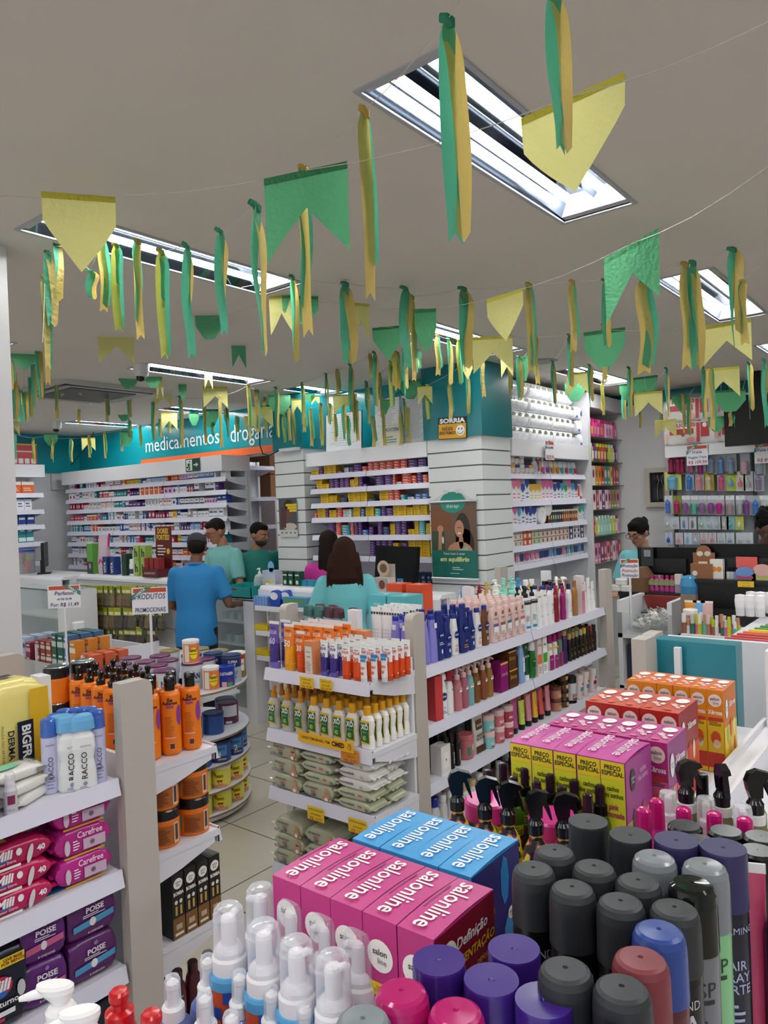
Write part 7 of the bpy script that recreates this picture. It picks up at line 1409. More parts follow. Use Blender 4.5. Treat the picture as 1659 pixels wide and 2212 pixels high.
# herb packets
RK=XK-.06; mb=MB(); GW=mat('8a8e90',.4,metal=.5,kind='wire')
for z in(zz(300,1262,RK),zz(300,1310,RK),zz(300,1352,RK)):
 mb.tube([(RK,yy(160,RK),z+.01),(RK,yy(455,RK),z+.01)],.006,GW,6)
e=link('hanging_rack',mb.box(RK-.004,RK+.1,yy(455,RK),yy(160,RK),zz(300,1262,RK)+.0,zz(300,1262,RK)+.012,WHITE).mesh()); tag(e,'wire rack on the counter front carrying the herb packets','rack')
HP=[]
for c in('5a5448','4a4038','6a5a40','7a6850','3a3836'):
 HP.append(Proto('herb_packet','packet',[('header_card',MB().box(-.045,.045,-.003,0,-.062,0,CD('c0c41c')).rect(-.035,.015,-.055,-.035,CD('dce0c0'),y=-.004).rect(.022,.045,-.062,0,CD('1f4a2c'),y=-.004).rect(-.04,.015,-.03,-.004,CD('a0a010'),y=-.004)),('bag',MB().loft([(-.17,.042,.012),(-.15,.05,.022),(-.1,.048,.018),(-.06,.042,.003)],mat(c,.25,kind='herb_bag',noise=.5,nscale=60,bump=.6),14,3,fr((0,0,0))))]))
for t,(py,p0,p1,n) in enumerate(((1264,178,352,15),(1311,165,352,14),(1352,195,340,11))):
 for i in range(n):
  px=p0+(p1-p0)*i/(n-1); HP[random.randrange(5)].put((RK-.03-random.uniform(0,.04),yy(px,RK),zz(px,py,RK)),F_X+random.uniform(-.3,.3),'dried herb packet with a yellow and green header, %s from the left, %s row'%(OW[i],['top','middle','bottom'][t]),'hanging herb packets',1.32)
  # things on the herb counter
def on(pr,px,X,z,lab,grp=None,rz=F_X,sc=1):return pr.put((X,yy(px,X),z),rz,lab,grp,sc)
XO_=XK+.05
def cb(w,d,h,c,f=None):return Proto('product_box','box',carton(w,d,h,c,f))
on(cb(.12,.08,.33,'5a9a40',lambda mb,w,d,h:(mb.rect(-w*.5,w*.5,0,h*.4,CD('2a3a28'),FRONT(d)),mb.disc(0,h*.25,w*.2,h*.1,INK('b87a90'),FRONT(d,e=.001),10),mb.rect(-w*.2,w*.2,h*1.0,h*1.08,CD('e0e0e0'),FRONT(d)))),203,XO_,ZK,'green and black box at the left end of the herb counter')
pb=MB(); pb.loft([(0,.1,.03),(.1,.11,.035),(.3,.1,.02),(.42,.09,.006)],film('e0c8d8',.5,.12,'clear_bag'),16,3); mb2=MB().loft([(.02,.07,.02),(.15,.05,.02),(.2,.06,.015)],K('b04a80',.3),14,2)
Proto('gift_bag','bag',[('bag',pb),('bottle',mb2),('ribbon',MB().tube([(.06,0,.2),(.09,0,.3),(.12,0,.44)],.012,K('c81c70',.4),6).tube([(-.06,-.03,.1),(-.02,-.04,.16),(.03,-.04,.12)],.006,K('c81c70',.4),6))]).put((XO_,yy(227,XO_),ZK),F_X,'clear gift bag with a pink ribbon on the herb counter')
def a_vt(mb,w,d,h):mb.text('VITA',h*.2,INK('e8e8f0'),fr((0,-d/2-.001,h*.4),0,0,-PI/2),bold=.03); mb.rect(-w*.5,-w*.25,0,h,CD('10182c'),FRONT(d))
VT=cb(.085,.08,.19,'1c3a80',a_vt)
for i,px in enumerate((235,250)):on(VT,px,XO_,ZK,'blue and black vitamin box on the herb counter, %s of two'%['left','right'][i],'blue vitamin boxes')
on(cb(.08,.08,.225,'183828',lambda mb,w,d,h:mb.text('= = =',.02,INK('4a7a60'),fr((0,-d/2-.001,h*.5),0,0,-PI/2))),276,XO_,ZK,'tall dark green box on the herb counter')
WBT=Proto('pill_bottle','bottle',jar(.17,.045,'e4e4e8','f0f0f0',.05,lambda b,r,h:b.wrapq(-.04,.04,.02,.07,r+.0006,INK('2a3c58')),rl=.9)); on(WBT,290,XO_,ZK,'white pill bottle with a dark label on the herb counter')
GH=cb(.085,.08,.155,'9ab858',lambda mb,w,d,h:(mb.text('h',h*.5,INK('1c3a24'),FRONT(d,0,h*.5),bold=.04),mb.rect(w*.1,w*.5,0,h*.15,INK('7a9a40'),FRONT(d))))
for i in range(2):
 for l in range(2):on(GH,303+i*15,XO_,ZK+l*.1565,'light green box marked h, %s %s of the stack of four'%(['lower','upper'][l],['left','right'][i]),'light green boxes')
mr=CD('5c141c'); d_=MB().box(-.13,.13,.08,.09,0,.5,mr).box(-.13,.13,-.09,.09,0,.08,mr); d_.text('DORES\nFORTES?',.05,INK('e0c040'),fr((0,.078,.42)),bold=.03,maxw=.22); lines(d_,-.1,.05,.2,.32,4,INK('e0d8d8'),fr((0,.078,0))); d_.disc(.08,.25,.03,.03,INK('d8b030'),fr((0,.078,0)),14); d_.text('ALIVIUM FORT',.02,INK('e8e0d8'),fr((0,-.092,.04)),maxw=.22)
e=on(Proto('counter_display','display',[('tray',d_),('carton',MB().box(-.12,-.05,-.07,.0,.08,.19,CD('8a1c20'))),('carton',MB().box(-.035,.035,-.07,.0,.08,.19,CD('8a1c20'))),('carton',MB().box(.05,.12,-.07,.0,.08,.19,CD('8a1c20')))]),341,XO_,ZK,'maroon cardboard display tray of painkillers beside the man in blue')
# left till: counter, screen, ball tub
XTL=4.15; zc=zz(60,1235,XTL); counter(XTL,XTL+.5,yy(140,XTL),9.0,zc-.04,'white rounded till counter at the far left')
sc_=MB().box(-.28,.28,-.02,.02,.1,.46,BLACK); mon=Proto('monitor','monitor',[('screen',sc_),('stand',MB().box(-.05,.05,.0,.06,.02,.2,BLACK)),('foot',MB().box(-.12,.12,-.08,.1,0,.02,BLACK))])
p=Px(97,1210,XTL+.2); mon.put((p.x,p.y,zc-.04),1.0,'black screen seen from the side at the far left till',None,.8)
BT=[('tub',MB().lathe([(.11,0),(.12,.02),(.12,.26)],film('c8d0d8',.65,.08,'clear_tub'),20,caps=(1,0))),('lid',MB().lathe([(.125,.26),(.125,.285),(.001,.29)],K('2a50b0',.3),20))]
for k in range(9):BT.append(('ball',MB().ell((.06*math.cos(k*2.2),.06*math.sin(k*2.2),.05+.022*k),(.037,)*3,K(['e8501c','3ac040','c8d830','e83a2a'][k%4],.5))))
Proto('ball_tub','tub',BT).put((XTL+.13,yy(54,XTL+.13),zc-.04),F_X,'clear tub with a blue lid full of coloured rubber balls')
p=Px(32,1212,XTL+.05); offer(fr((p.x,p.y,p.z),F_X),.2,.22,[('Bola','2a3a90',.15)],'offer card beside the tub of coloured balls')
# left glass case, man's glass case
def glasscase(X0,X1,y0,y1,z,zs,lab,stuffed=0):
 e=bpy.data.objects.new('glass_case',None); C.objects.link(e); tag(e,lab,'display case'); g=film('b8c8c8',.9,.05,'counter_glass')
 link('glass_top',MB().box(X0,X1,y0,y1,z-.01,z,g).mesh(),e); link('glass_front',MB().box(X0,X0+.006,y0,y1,.12,z-.01,g).mesh(),e); link('glass_edge',MB().box(X0-.004,X0+.004,y0,y1,z-.01,z+.001,GLE).mesh(),e)
 for y,t in((y0,.13),(y1-.05,.05)):link('end_panel',MB().box(X0-.008,X1,y-.001,y+t,0,z-.011,WHITE).mesh(),e)
 link('back_panel',MB().box(X1-.02,X1,y0+.05,y1-.05,0,z-.011,mat('a4b0ac',.5,kind='case_back')).mesh(),e); link('plinth',MB().box(X0+.01,X1-.02,y0+.05,y1-.05,0,.12,WHITE).mesh(),e)
 for q in zs:link('shelf',MB().box(X0+.02,X1-.02,y0+.05,y1-.05,q-.02,q,WHITE).mesh(),e)
 return e
X1_=4.3; z1_=zz(480,1292,X1_); glasscase(X1_,X1_+.4,yy(546,X1_),yy(449,X1_),z1_,(z1_-.2,z1_-.4,z1_-.6),'glass fronted counter the man in blue leans on')
GBX=[cb(.1,.12,.06,c) for c in('a8b8b0','8a98a0','b8b4b8','5a8a80','c8ccd0')]
for t in range(3):
 for i in range(7):GBX[(i+t)%5].put((X1_+.14,yy(468+i*8.5,X1_),z1_-.2*(t+1)),F_X+.3,'pale medicine box in the glass counter, %s from the left, %s level'%(OW[i],['top','middle','bottom'][t]),'boxes inside the glass counter')
X2_=3.9; z2_=zz(155,1274,X2_); glasscase(X2_-.1,X2_+.25,yy(158,X2_),min(9.3,yy(40,X2_)),z2_,(z2_-.28,z2_-.5,z2_-.7),'empty glass display case with white shelves left of the herb packets')
# turquoise basket, sanitizer, small ledge items
TQ=CD('1c9a9a'); bk=MB().box(-.17,.17,-.1,.1,0,.01,TQ).box(-.17,.17,-.1,-.094,0,.1,TQ).box(-.17,.17,.094,.1,0,.12,TQ).box(-.17,-.164,-.1,.1,0,.11,TQ).box(.164,.17,-.1,.1,0,.11,TQ); bk.rect(-.12,-.02,.07,.085,INK('7a2028'),y=-.101)
on(Proto('cardboard_tray','tray',bk),532,X1_+.15,z1_,'turquoise cardboard tray on the corner of the glass counter')
SAN=lot(.26,.05,.05,'e0e8e8','f0f0f0','pump',shape='sh',clear=('d8e4e4',.55),name='sanitizer_bottle'); on(SAN,561,XK-.1+.25,ZW-.13+.0,'clear hand sanitizer bottle with a white pump')
tag(link('side_shelf',MB().box(XK-.0,XK+.3,yy(572,XK+.15),yy(550,XK+.15),ZW-.16,ZW-.13,WHITE).mesh()),'small white side shelf under the hand sanitizer','shelf')
on(cb(.16,.08,.12,'b8c0d0',lambda mb,w,d,h:(mb.rect(-w*.3,w*.4,h*.1,h*.3,INK('c8c040'),FRONT(d)),mb.disc(w*.2,h*1.3,w*.25,h*.4,CD('7ab0d8'),FRONT(d),14),mb.rect(w*.05,w*.4,h*.8,h*1.2,CD('8ab8dc'),FRONT(d)))),588,XK+.1,ZW,'small pale blue countertop display at the left end of the ledge')
OV=cb(.055,.06,.12,'1c4a38',lambda mb,w,d,h:(mb.rect(-w*.4,w*.4,h*.7,h*.8,INK('d0d8d0'),FRONT(d)),mb.disc(0,h*.25,w*.3,h*.15,INK('c8d0c0'),FRONT(d),10)))
for i,px in enumerate((621,633,647)):on(OV,px,XK+.08,ZW,'dark green box with a pale oval on the ledge, %s of three'%['left','middle','right'][i],'dark green ledge boxes')
for i,px in enumerate((662,674)):on(cb(.07,.06,.05,'1f8aa8'),px,XK+.1,ZW,'low teal box on the ledge, %s of two'%['left','right'][i],'low teal boxes')
on(Proto('round_card_display','display',MB().box(-.075,.075,-.05,.05,0,.1,CD('c8bcb4')).disc(0,.17,.06,.06,CD('d0b8a0'),fr((0,.0,0)),18).box(-.075,.075,.045,.05,.1,.2,CD('c4bab4')).disc(0,.17,.035,.035,CD('7a5a48'),fr((0,-.001,0)),14).disc(.02,.05,.03,.035,CD('8a4a40'),fr((0,-.051,0)),12)),829,XK+.06,ZW,'beige display box with a round leafy card on the ledge')
mon2=Proto('monitor','monitor',[('screen',MB().box(-.25,.25,-.03,.0,.08,.40,BLACK,fr((0,0,0),0,-.12))),('stand',MB().box(-.09,.09,.0,.08,.0,.14,BLACK))])
on(mon2,855,XK+.3,ZW-.08,'black computer screen on the ledge right of the woman in the aqua polo',rz=F_X-.2); tag(link('desk',MB().box(XK+.26,XK+.6,yy(956,XK),yy(600,XK),.7,ZW-.08,K('c8ccd0',.5,kind='laminate')).mesh()),'pale work desk behind the white ledge','desk')
for i,px in enumerate((861,867)):on(Proto('glue_stick','tube',MB().lathe([(.012,0),(.012,.03)],K('e0502a',.3),10).lathe([(.012,.03),(.012,.1)],K('3a8ac8',.3),10)),px,XK+.02,ZW,'small blue and orange stick on the ledge, %s of two'%['left','right'][i],'blue and orange sticks')
# small racks on the counter front
ZR=[zz(600,q,XK-.1) for q in(1316,1370,1424)]
e=bpy.data.objects.new('side_rack',None); C.objects.link(e); tag(e,'white three tier rack on the counter front left of the sunscreens','rack')
for z in ZR:link('shelf',MB().box(XK-.16,XK-.002,yy(655,XK),yy(549,XK-.16),z-.012,z,WHITE).box(XK-.165,XK-.16,yy(655,XK),yy(549,XK-.16),z-.012,z+.03,WHITE).mesh(),e)
link('post',MB().box(XK-.02,XK,yy(580,XK),yy(577,XK),ZR[2]-.3,ZR[0]+.2,WHITE).mesh(),e)
BB=[cb(.03,.1,.1,'7aa0d8'),Proto('candy_bag','bag',softpack(.12,.05,.16,'2a50b0',lambda mb,w,d,h:mb.disc(0,h*.7,w*.4,h*.2,INK('e8e8f0'),fr((0,-d/2-.006,0)),14),31)),cb(.09,.1,.11,'4a90a8',lambda mb,w,d,h:(mb.rect(-w*.5,w*.5,0,h*.3,INK('e0e4e4'),FRONT(d)),mb.disc(0,h*.7,w*.3,h*.15,INK('6a9a40'),FRONT(d),10)))]
for i in range(5):BB[0].put((XK-.08,yy(554+i*6,XK-.1),ZR[0]),F_X,'slim pale blue box on the top rack tier, %s'%OW[i],'slim pale blue boxes')
BB[1].put((XK-.1,yy(596,XK-.1),ZR[0]),F_X,'blue and gold snack bag on the rack, left of two','blue snack bags'); BB[1].put((XK-.06,yy(611,XK-.1),ZR[0]+.0),F_X+.1,'blue and gold snack bag on the rack, right of two','blue snack bags')
for i in range(4):BB[2].put((XK-.08,yy(614+i*11,XK-.1)-.05,ZR[0]),F_X,'blue green tea box on the top rack tier, %s from the bags'%OW[i],'blue green tea boxes')
YL_=cb(.16,.1,.07,'e0c020',lambda mb,w,d,h:(mb.rect(-w*.3,w*.2,h*.2,h*.35,INK('7a6a10'),FRONT(d)),mb.disc(-w*.35,h*.25,w*.06,h*.15,INK('3a3418'),FRONT(d),10)))
for t in(1,2):
 for i in range(2):YL_.put((XK-.08,yy(566+i*32,XK-.1),ZR[t]),F_X,'yellow box on the %s rack tier, %s'%(['middle','lowest'][t-1],['left','right'][i]),'yellow boxes on the rack')
 # ---- display table of cartons with offer stands
XT=3.0; KS=1.22; ZTB=.47
e=bpy.data.objects.new('bin_table',None); C.objects.link(e); tag(e,'white bin table heaped with medicine cartons in front of the herb packets','table')
yT0,yT1=max(yy(385,XT),4.47),yy(15,XT); link('tabletop',MB().box(XT-.02,XT+.75,yT0,yT1,ZTB-.02,ZTB,WHITE).mesh(),e)
for a_,b_ in((XT,yT0+.02),(XT+.68,yT0+.02),(XT,yT1-.06),(XT+.68,yT1-.06)):link('leg',MB().box(a_,a_+.04,b_,b_+.04,0,ZTB-.02,WHITE).mesh(),e)
for px in(70,168,270,378):y=max(yy(px,XT),yT0+.01); link('divider',MB().box(XT,XT+.7,y-.006,y+.006,ZTB,ZTB+.31,WHITE).mesh(),e)
link('glass_front',MB().box(XT-.006,XT-.002,yT0,yT1,ZTB,ZTB+.2,film('d8e0e0',.8,.05,'case_glass')).mesh(),e); link('back_panel',MB().box(XT+.7,XT+.72,yT0,yT1,ZTB,ZTB+.26,WHITE).mesh(),e)
BX=[('a8bcd8','2c5aa0',.1),('8a2a44','d0a0b0',.09),('d0603a','4a8a40',.13),('8a3a34','c8c0b8',.075),('1f5a50','c0d0cc',.12),('3f6a9a','e0d8c8',.12),('d88a30','e8e0d0',.11),('5a3a80','c8b8d8',.1),('9a5030','e0d8c8',.075)]
BP=[cb(.065,.07,h_,c,lambda mb,w,d,h,c2=c2:(mb.rect(-w*.5,w*.5,h*.3,h*.6,CD(c2),FRONT(d)),mb.rect(-w*.3,w*.3,h*.75,h*.85,INK('e8e4e0'),FRONT(d)))) for c,c2,h_ in BX]
z_=ZTB+.001
for ci,(p0,p1,seq,nl) in enumerate(((34,66,(0,0,1),(3,3,3)),(74,164,(3,8,4,5,6),(4,4,3,3,3)),(172,265,(2,1,3,6,7),(2,2,2,1,1)))):
 y0_,y1_=yy(p0,XT+.04),yy(p1,XT+.04); n=max(len(seq),int((y0_-y1_)/.086))
 for i in range(n):
  k=seq[i*len(seq)//n]; L=nl[i*len(nl)//n]; y=y0_-.045-i*(y0_-y1_-.01)/n
  for l in range(L):
   for r in range(3):BP[k].put((XT+.06+r*.11,y,z_+l*(BX[k][2]*KS+.0006)),F_X+random.uniform(-.08,.08),'carton in the bin table, %s column from the left of bin %s, layer %s, %s'%(OW[i],['one','two','three'][ci],['one','two','three','four'][l],['front','middle','back'][r]),'cartons heaped in the bin table',KS)
for i,(px,x_,pr,lb) in enumerate(((166,.3,WBT,'white capped pill bottle standing above the cartons'),(243,.1,Proto('pill_bottle','bottle',jar(.15,.04,'5a6a88','2a3a90',.04)),'pill bottle with a blue lid in the right bin'),(268,.12,lot(.21,.035,.035,'7a4418','b89030','cap',clear=('8a4a14',.2),cw=.4,hc=.04),'amber oil bottle with a gold cap, left of two'),(284,.2,lot(.21,.035,.035,'7a4418','b89030','cap',clear=('8a4a14',.2),cw=.4,hc=.04),'amber oil bottle with a gold cap, right of two'),(297,.1,cb(.1,.09,.14,'4a4a98',lambda mb,w,d,h:mb.rect(0,w*.4,h*.2,h*.6,INK('3a80c8'),FRONT(d))),'violet carton beside the amber bottles'),(333,.12,Proto('pill_bottle','bottle',jar(.17,.062,'e0e4e0','e8e8e8',.04,lambda b,r,h:b.wrapq(-.06,.06,.05,.09,r+.0006,INK('1c3a30')))),'wide white pot with a dark green band in the right bin'))):
 pr.put((XT+x_,yy(px,XT+x_),z_+(.27 if i==0 else 0)),F_X,lb,None,1.3)
SP_=Proto('white_pot','jar',jar(.08,.045,'e8e8ea','e8eaec',.025))
for i in range(6):SP_.put((XT+.08+(i%2)*.1,yy(232+(i//2)*12,XT+.1),z_),0,'small white pot in the right bin, %s'%OW[i],'small white pots',1.3)
def stand(px,py0,py1,x_,w,h,txt,lab,c,ybase):
 p=Px(px,(py0+py1)/2,x_); e=bpy.data.objects.new('sign_stand',None); C.objects.link(e); e.location=(p.x,p.y,ybase); tag(e,lab,'sign')
 o=offer(fr((0,0,p.z-ybase),F_X+(.75 if px<400 else .3)),w,h,txt,None,corner=c,name='sign_card'); o.parent=e; o['label']='white card in clear frame with handwriting'; del o['category']
 link('pole',MB().box(-.006,.006,-.006,.006,0,p.z-ybase-h/2,WHITE).mesh(),e); link('foot',MB().box(-.04,.04,-.04,.04,0,.006,WHITE).mesh(),e)
stand(139,1265,1312,2.9,.245,.175,[('Perfenol','2a3070',.17),('de R$ 20,98','2a3070',.09),('Por: R$ 11,49','2a3070',.17)],'offer sign on a thin white pole reading a price, left of two',1,0)
stand(324,1272,1322,2.9,.235,.18,[('PRODUTOS','2a3070',.2),('PROMOCIONAIS','2a3070',.17)],'offer sign on a thin white pole announcing promotional products',-1,0)
# ---- tills on the right
XR_=5.35; zA=zz(1470,1282,XR_); yR0,yR1=-.2,yy(1338,XR_,1300)
mb=MB(); DK=K('101114',.35,kind='dark_laminate')
e=bpy.data.objects.new('counter',None); C.objects.link(e); tag(e,'long black till counter at the right','counter'); link('front_panel',mb.box(XR_-.0,XR_+.03,yR0,yR1,0,zA-.03,DK).mesh(),e); link('worktop',MB().box(XR_-.02,XR_+.32,yR0,yR1,zA-.03,zA,K('1c2a2a',.2,kind='dark_glass')).mesh(),e)
zB=zz(1560,1252,4.85); link('ledge',MB().box(4.83,5.05,.2,yy(1500,4.85),zB-.02,zB,DK).mesh(),e); link('ledge_panel',MB().box(4.86,4.88,.2,yy(1500,4.85),.3,zB-.02,DK).mesh(),e)
def mbig(w,h):return Proto('monitor','monitor',[('screen',MB().box(-w/2,w/2,0,.03,.1,.1+h,BLACK)),('rear_hump',MB().box(-w*.32,w*.32,-.03,0,.12,.1+h*.6,K('15161a',.3))),('stand',MB().box(-.04,.04,-.02,.05,0,.14,BLACK)),('foot',MB().box(-.12,.12,-.08,.12,0,.012,BLACK))])
p=Px(1442,1220,5.6); m1=mbig(.44,.205).put((5.6,p.y,zA),F_X,'back of the black monitor in front of the cashier with the bun'); p=Px(1620,1220,5.1); mbig(.56,.21).put((4.98,p.y-.02,zB-.1),F_X,'back of the wide black monitor at the right edge')
p=Px(1390,1205,5.56); tag(link('sticker',MB().box(-.045,.045,-.003,0,-.07,.07,K('2a2c30',.4)).rect(-.025,.025,.0,.05,INK('8a8e92'),y=-.004).mesh(),None,fr((5.56,p.y-.03,p.z+.01),F_X)),'grey sticker on the left monitor back','sticker')
LM=lot(.12,.02,.018,'a83a80','b02a6a','cap',cw=.55,hc=.025,shape='waist',art=multi(flab(-1,1,.5,.9,'8a9a70',None),flab(-1,1,.82,.9,'c8c830',None)))
for i in range(5):LM.put((XR_+.05,yy(1408+i*11,XR_+.05),zA),F_X,'magenta and olive little bottle before the left monitor, %s from the left'%OW[i],'magenta little bottles')
on(cb(.045,.04,.13,'d8d0cc',lambda mb,w,d,h:mb.rect(-w/2,w/2,0,h*.45,INK('a08a98'),FRONT(d))),1466,XR_+.05,zA,'slim white and mauve carton right of the magenta little bottles')
PT=Proto('white_pot','jar',jar(.045,.045,'dcdcd8','e8e8e8',.015))
for i,(px,l) in enumerate(((1333,0),(1353,0),(1343,1))):PT.put((XR_+.0,yy(px,XR_),zA+l*.046),0,'flat white pot by the promotion sign, %s'%['left','right','top'][i],'flat white pots')
stand(1360,1208,1248,5.0,.12,.13,[('Promoção','2a3a80',.17),('Promoção','c05060',.17),('Promoção','2a3a80',.17)],'white handwritten promotion sign on a pole before the cashier',-1,.93)
tag(link('paper_bag',MB().loft([(0,.12,.08),(.1,.11,.08),(.17,.09,.03)],K('6a4a30',.8,kind='kraft'),12,5,fr((XR_+.1,yy(1385,XR_+.1),zA))).mesh()),'brown paper bag left of the magenta little bottles','bag')
BRN=K('8a5a3a',.6,kind='card'); cd_=MB().box(-.1,.1,-.05,.05,0,.14,BRN).box(-.1,.1,.045,.05,.14,.24,BRN).disc(0,.24,.07,.07,BRN,fr((0,.044,0)),18).disc(-.035,.23,.03,.025,CD('d0c8b8'),fr((0,.042,0)),12).disc(.035,.23,.03,.025,CD('c8c0b8'),fr((0,.042,0)),12).disc(-.06,.05,.025,.025,CD('d8d0c4'),fr((0,-.051,0)),12)
XQ=4.9; on(Proto('cardboard_display','display',[('tray',cd_),('comb',MB().box(-.03,.05,-.03,-.02,.1,.16,K('d8d0b0',.5)))]),1519,XQ,zB,'brown cardboard display of cosmetic samples on the right ledge',None,F_X,.66)
WO=cb(.045,.045,.12,'e0dcd8',lambda mb,w,d,h:mb.disc(0,h*.5,w*.35,h*.14,INK('d88a20'),FRONT(d),12))
for i,px in enumerate((1545,1556)):on(WO,px,XQ,zB,'white carton with an orange dot, %s of two'%['left','right'][i],'orange dot cartons')
for i,px in enumerate((1574,1582,1590)):on(Proto('small_vial','bottle',[('bottle_body',MB().lathe([(.012,0),(.012,.045)],K('c8ccd0',.3),12)),('cap',MB().lathe([(.009,.045),(.009,.07)],BLACK,10))]),px,XQ,zB,'tiny grey vial with a black cap, %s of three'%OW[i],'tiny vials')
on(Proto('card_display','display',MB().box(-.08,.08,-.04,.04,0,.06,CD('6a7ab0')).box(-.08,.08,.03,.04,.06,.18,CD('e0605a')).rect(-.06,.06,.01,.03,INK('c83a60'),y=-.041).disc(0,.065,.07,.04,CD('6a90c8'),fr((0,-.042,0)),16)),1612,XQ,zB,'blue and coral cardboard display on the right ledge',None,F_X,.75); on(Proto('card_display','display',MB().box(-.08,.08,-.04,.04,0,.08,CD('b8c070')).disc(0,.08,.07,.05,CD('d8a8a0'),fr((0,-.042,0)),16)),1650,XQ,zB,'lime and pink cardboard display at the right edge',None,F_X,.75)
p=Px(1611,1262,4.82); pricecard(fr((p.x,p.y,p.z),F_X),.09,.035,['creme para maos','R$ 12,99'],'yellow price card on the black counter front at the right')
p=Px(1482,1297,4.8); tag(link('number_card',MB().box(-.03,.03,-.002,0,-.03,.03,CD('d8d8e0')).text('02',.028,INK('26305a'),fr((0,-.003,0)),bold=.02).mesh(),None,fr((4.82,p.y,p.z),F_X)),'white card with the handwritten number 02','sign')
tag(link('plastic_bag',MB().loft([(0,.055,.05),(.05,.065,.055),(.1,.06,.045),(.112,.05,.03),(.118,.02,.01)],mat('3a88b8',.2,kind='plastic_wrap',bump=.6),14,3,fr((4.87,yy(1490,4.87,1270),zz(1490,1282,4.87)))).mesh()),'crinkled bag with a bright blue package above the number card','bag')
tag(link('crate',MB().box(4.8,4.95,yy(1508,4.87),yy(1476,4.87),zz(1490,1282,4.87)-.12,zz(1490,1282,4.87),K('8a7460',.6)).mesh()),'brown crate under the blue package','crate')
p=Px(1437,1300,XR_); tag(link('red_tray',MB().prism([(-.12,.09),(.12,.09),(.09,0),(-.09,0)],K('7a2018',.5),.08,fr((XR_-.1,p.y,p.z-.04),F_X)).mesh()),'dark red tray below the magenta little bottles','tray')
# ---- sachet bin, make-up bin
XS=4.85; zs0=zz(1400,1372,XS); ya_,yb_=yy(1334,XS,1340),yy(1452,XS,1340)
e=bpy.data.objects.new('sachet_bin',None); C.objects.link(e); tag(e,'white bin with clear sides full of shiny sachets','bin')
for y in(yb_,ya_-.03):link('side_panel',MB().box(XS,XS+.45,y,y+.03,0,zs0+.22,WHITE).mesh(),e)
link('bottom_shelf',MB().box(XS,XS+.45,yb_,ya_,zs0-.03,zs0,WHITE).mesh(),e); link('front_pane',MB().box(XS-.004,XS,yb_,ya_,zs0,zs0+.14,film('d8e0e0',.82,.05,'case_glass')).mesh(),e); link('back_panel',MB().box(XS+.43,XS+.45,yb_,ya_,0,zs0+.2,WHITE).mesh(),e)
for z in(.15,zs0-.35):link('lower_shelf',MB().box(XS,XS+.45,yb_,ya_,z-.02,z,WHITE).mesh(),e)
NV=cb(.12,.2,.26,'1c2c48'); GY=cb(.1,.2,.22,'a8acb0')
for i in range(3):
 for t,z in enumerate((.15,zs0-.35)):(NV if i%2==0 else GY).put((XS+.15,ya_-.1-i*.13,z),F_X,'stored carton under the sachet bin, %s, %s'%(OW[i],['bottom','middle'][t]),'cartons under the sachet bin')
SCH=[Proto('sachet','sachet',softpack(.07,.05,.012,c,None,40+i,crimp=.008,rough=.15,n=6)) for i,c in enumerate(('c8c8cc','8a8a8c','d8d4c8','5a5654'))]
rnd=random.Random(5)
for i in range(90):
 u,v=rnd.random(),rnd.random(); h_=.02+.12*(1-abs(u-.5)*.9)*(.4+.6*v)*rnd.uniform(.6,1)
 SCH[i%4].put((0,0,0),0,'shiny silver grey sachet in the bin','shiny sachets in the bin',X=fr((XS+.05+.34*v,yb_+.07+(ya_-yb_-.14)*u,zs0+h_),rnd.uniform(0,6),rnd.uniform(-.7,.7),rnd.uniform(-.7,.7)))
XM_=4.35; zm=zz(1500,1372,XM_)
tag(link('shelf_board',MB().box(XM_,XM_+.4,yy(1659,XM_,1370)-.3,yy(1470,XM_,1370),zm-.03,zm,WHITE).box(XM_+.38,XM_+.4,yy(1659,XM_,1370)-.3,yy(1470,XM_,1370),0,zm+.1,DK).mesh()),'white display board for make-up in front of the tills','shelf')
for i in range(26):
 px=1474+(i%13)*9+random.uniform(-3,3); r=i//13; c=['8a5a48','d8d0d0','2f6a58','c8608a','b8b830','5ab0a0','a86a58'][i%7]
 Proto('cosmetic_bottle','bottle',[('bottle_body',MB().lathe([(.016,0),(.016,.06)],K(c,.3),12)),('cap',MB().lathe([(.012,.06),(.011,.11)],K(['e8e8e8','c08a70','d0c8c8','c8c830'][i%4],.3),10))]).put((XM_+.05+r*.08,yy(px,XM_+.05),zm),0,'small cosmetic bottle on the make-up board, %s, %s'%(onum(i%13),['front','back'][r]),'small cosmetic bottles',random.uniform(.7,1.05))
for i,(px,c) in enumerate(((1490,'d8902a'),(1508,'6aa8d8'),(1525,'d8b0b0'))):Proto('squeeze_tube','tube',tube_pack(.16,.07,.02,c,'e8e8e8')).put((XM_+.26,yy(px,XM_+.26),zm),F_X,'cosmetic tube at the back of the make-up board, %s'%['orange','blue','pink'][i],'cosmetic tubes')
Proto('cream_jar','jar',jar(.12,.04,'e4e4e8','e8e8ea',.035)).put((XM_+.18,yy(1489,XM_+.18),zm),0,'white cream jar at the left of the make-up board')
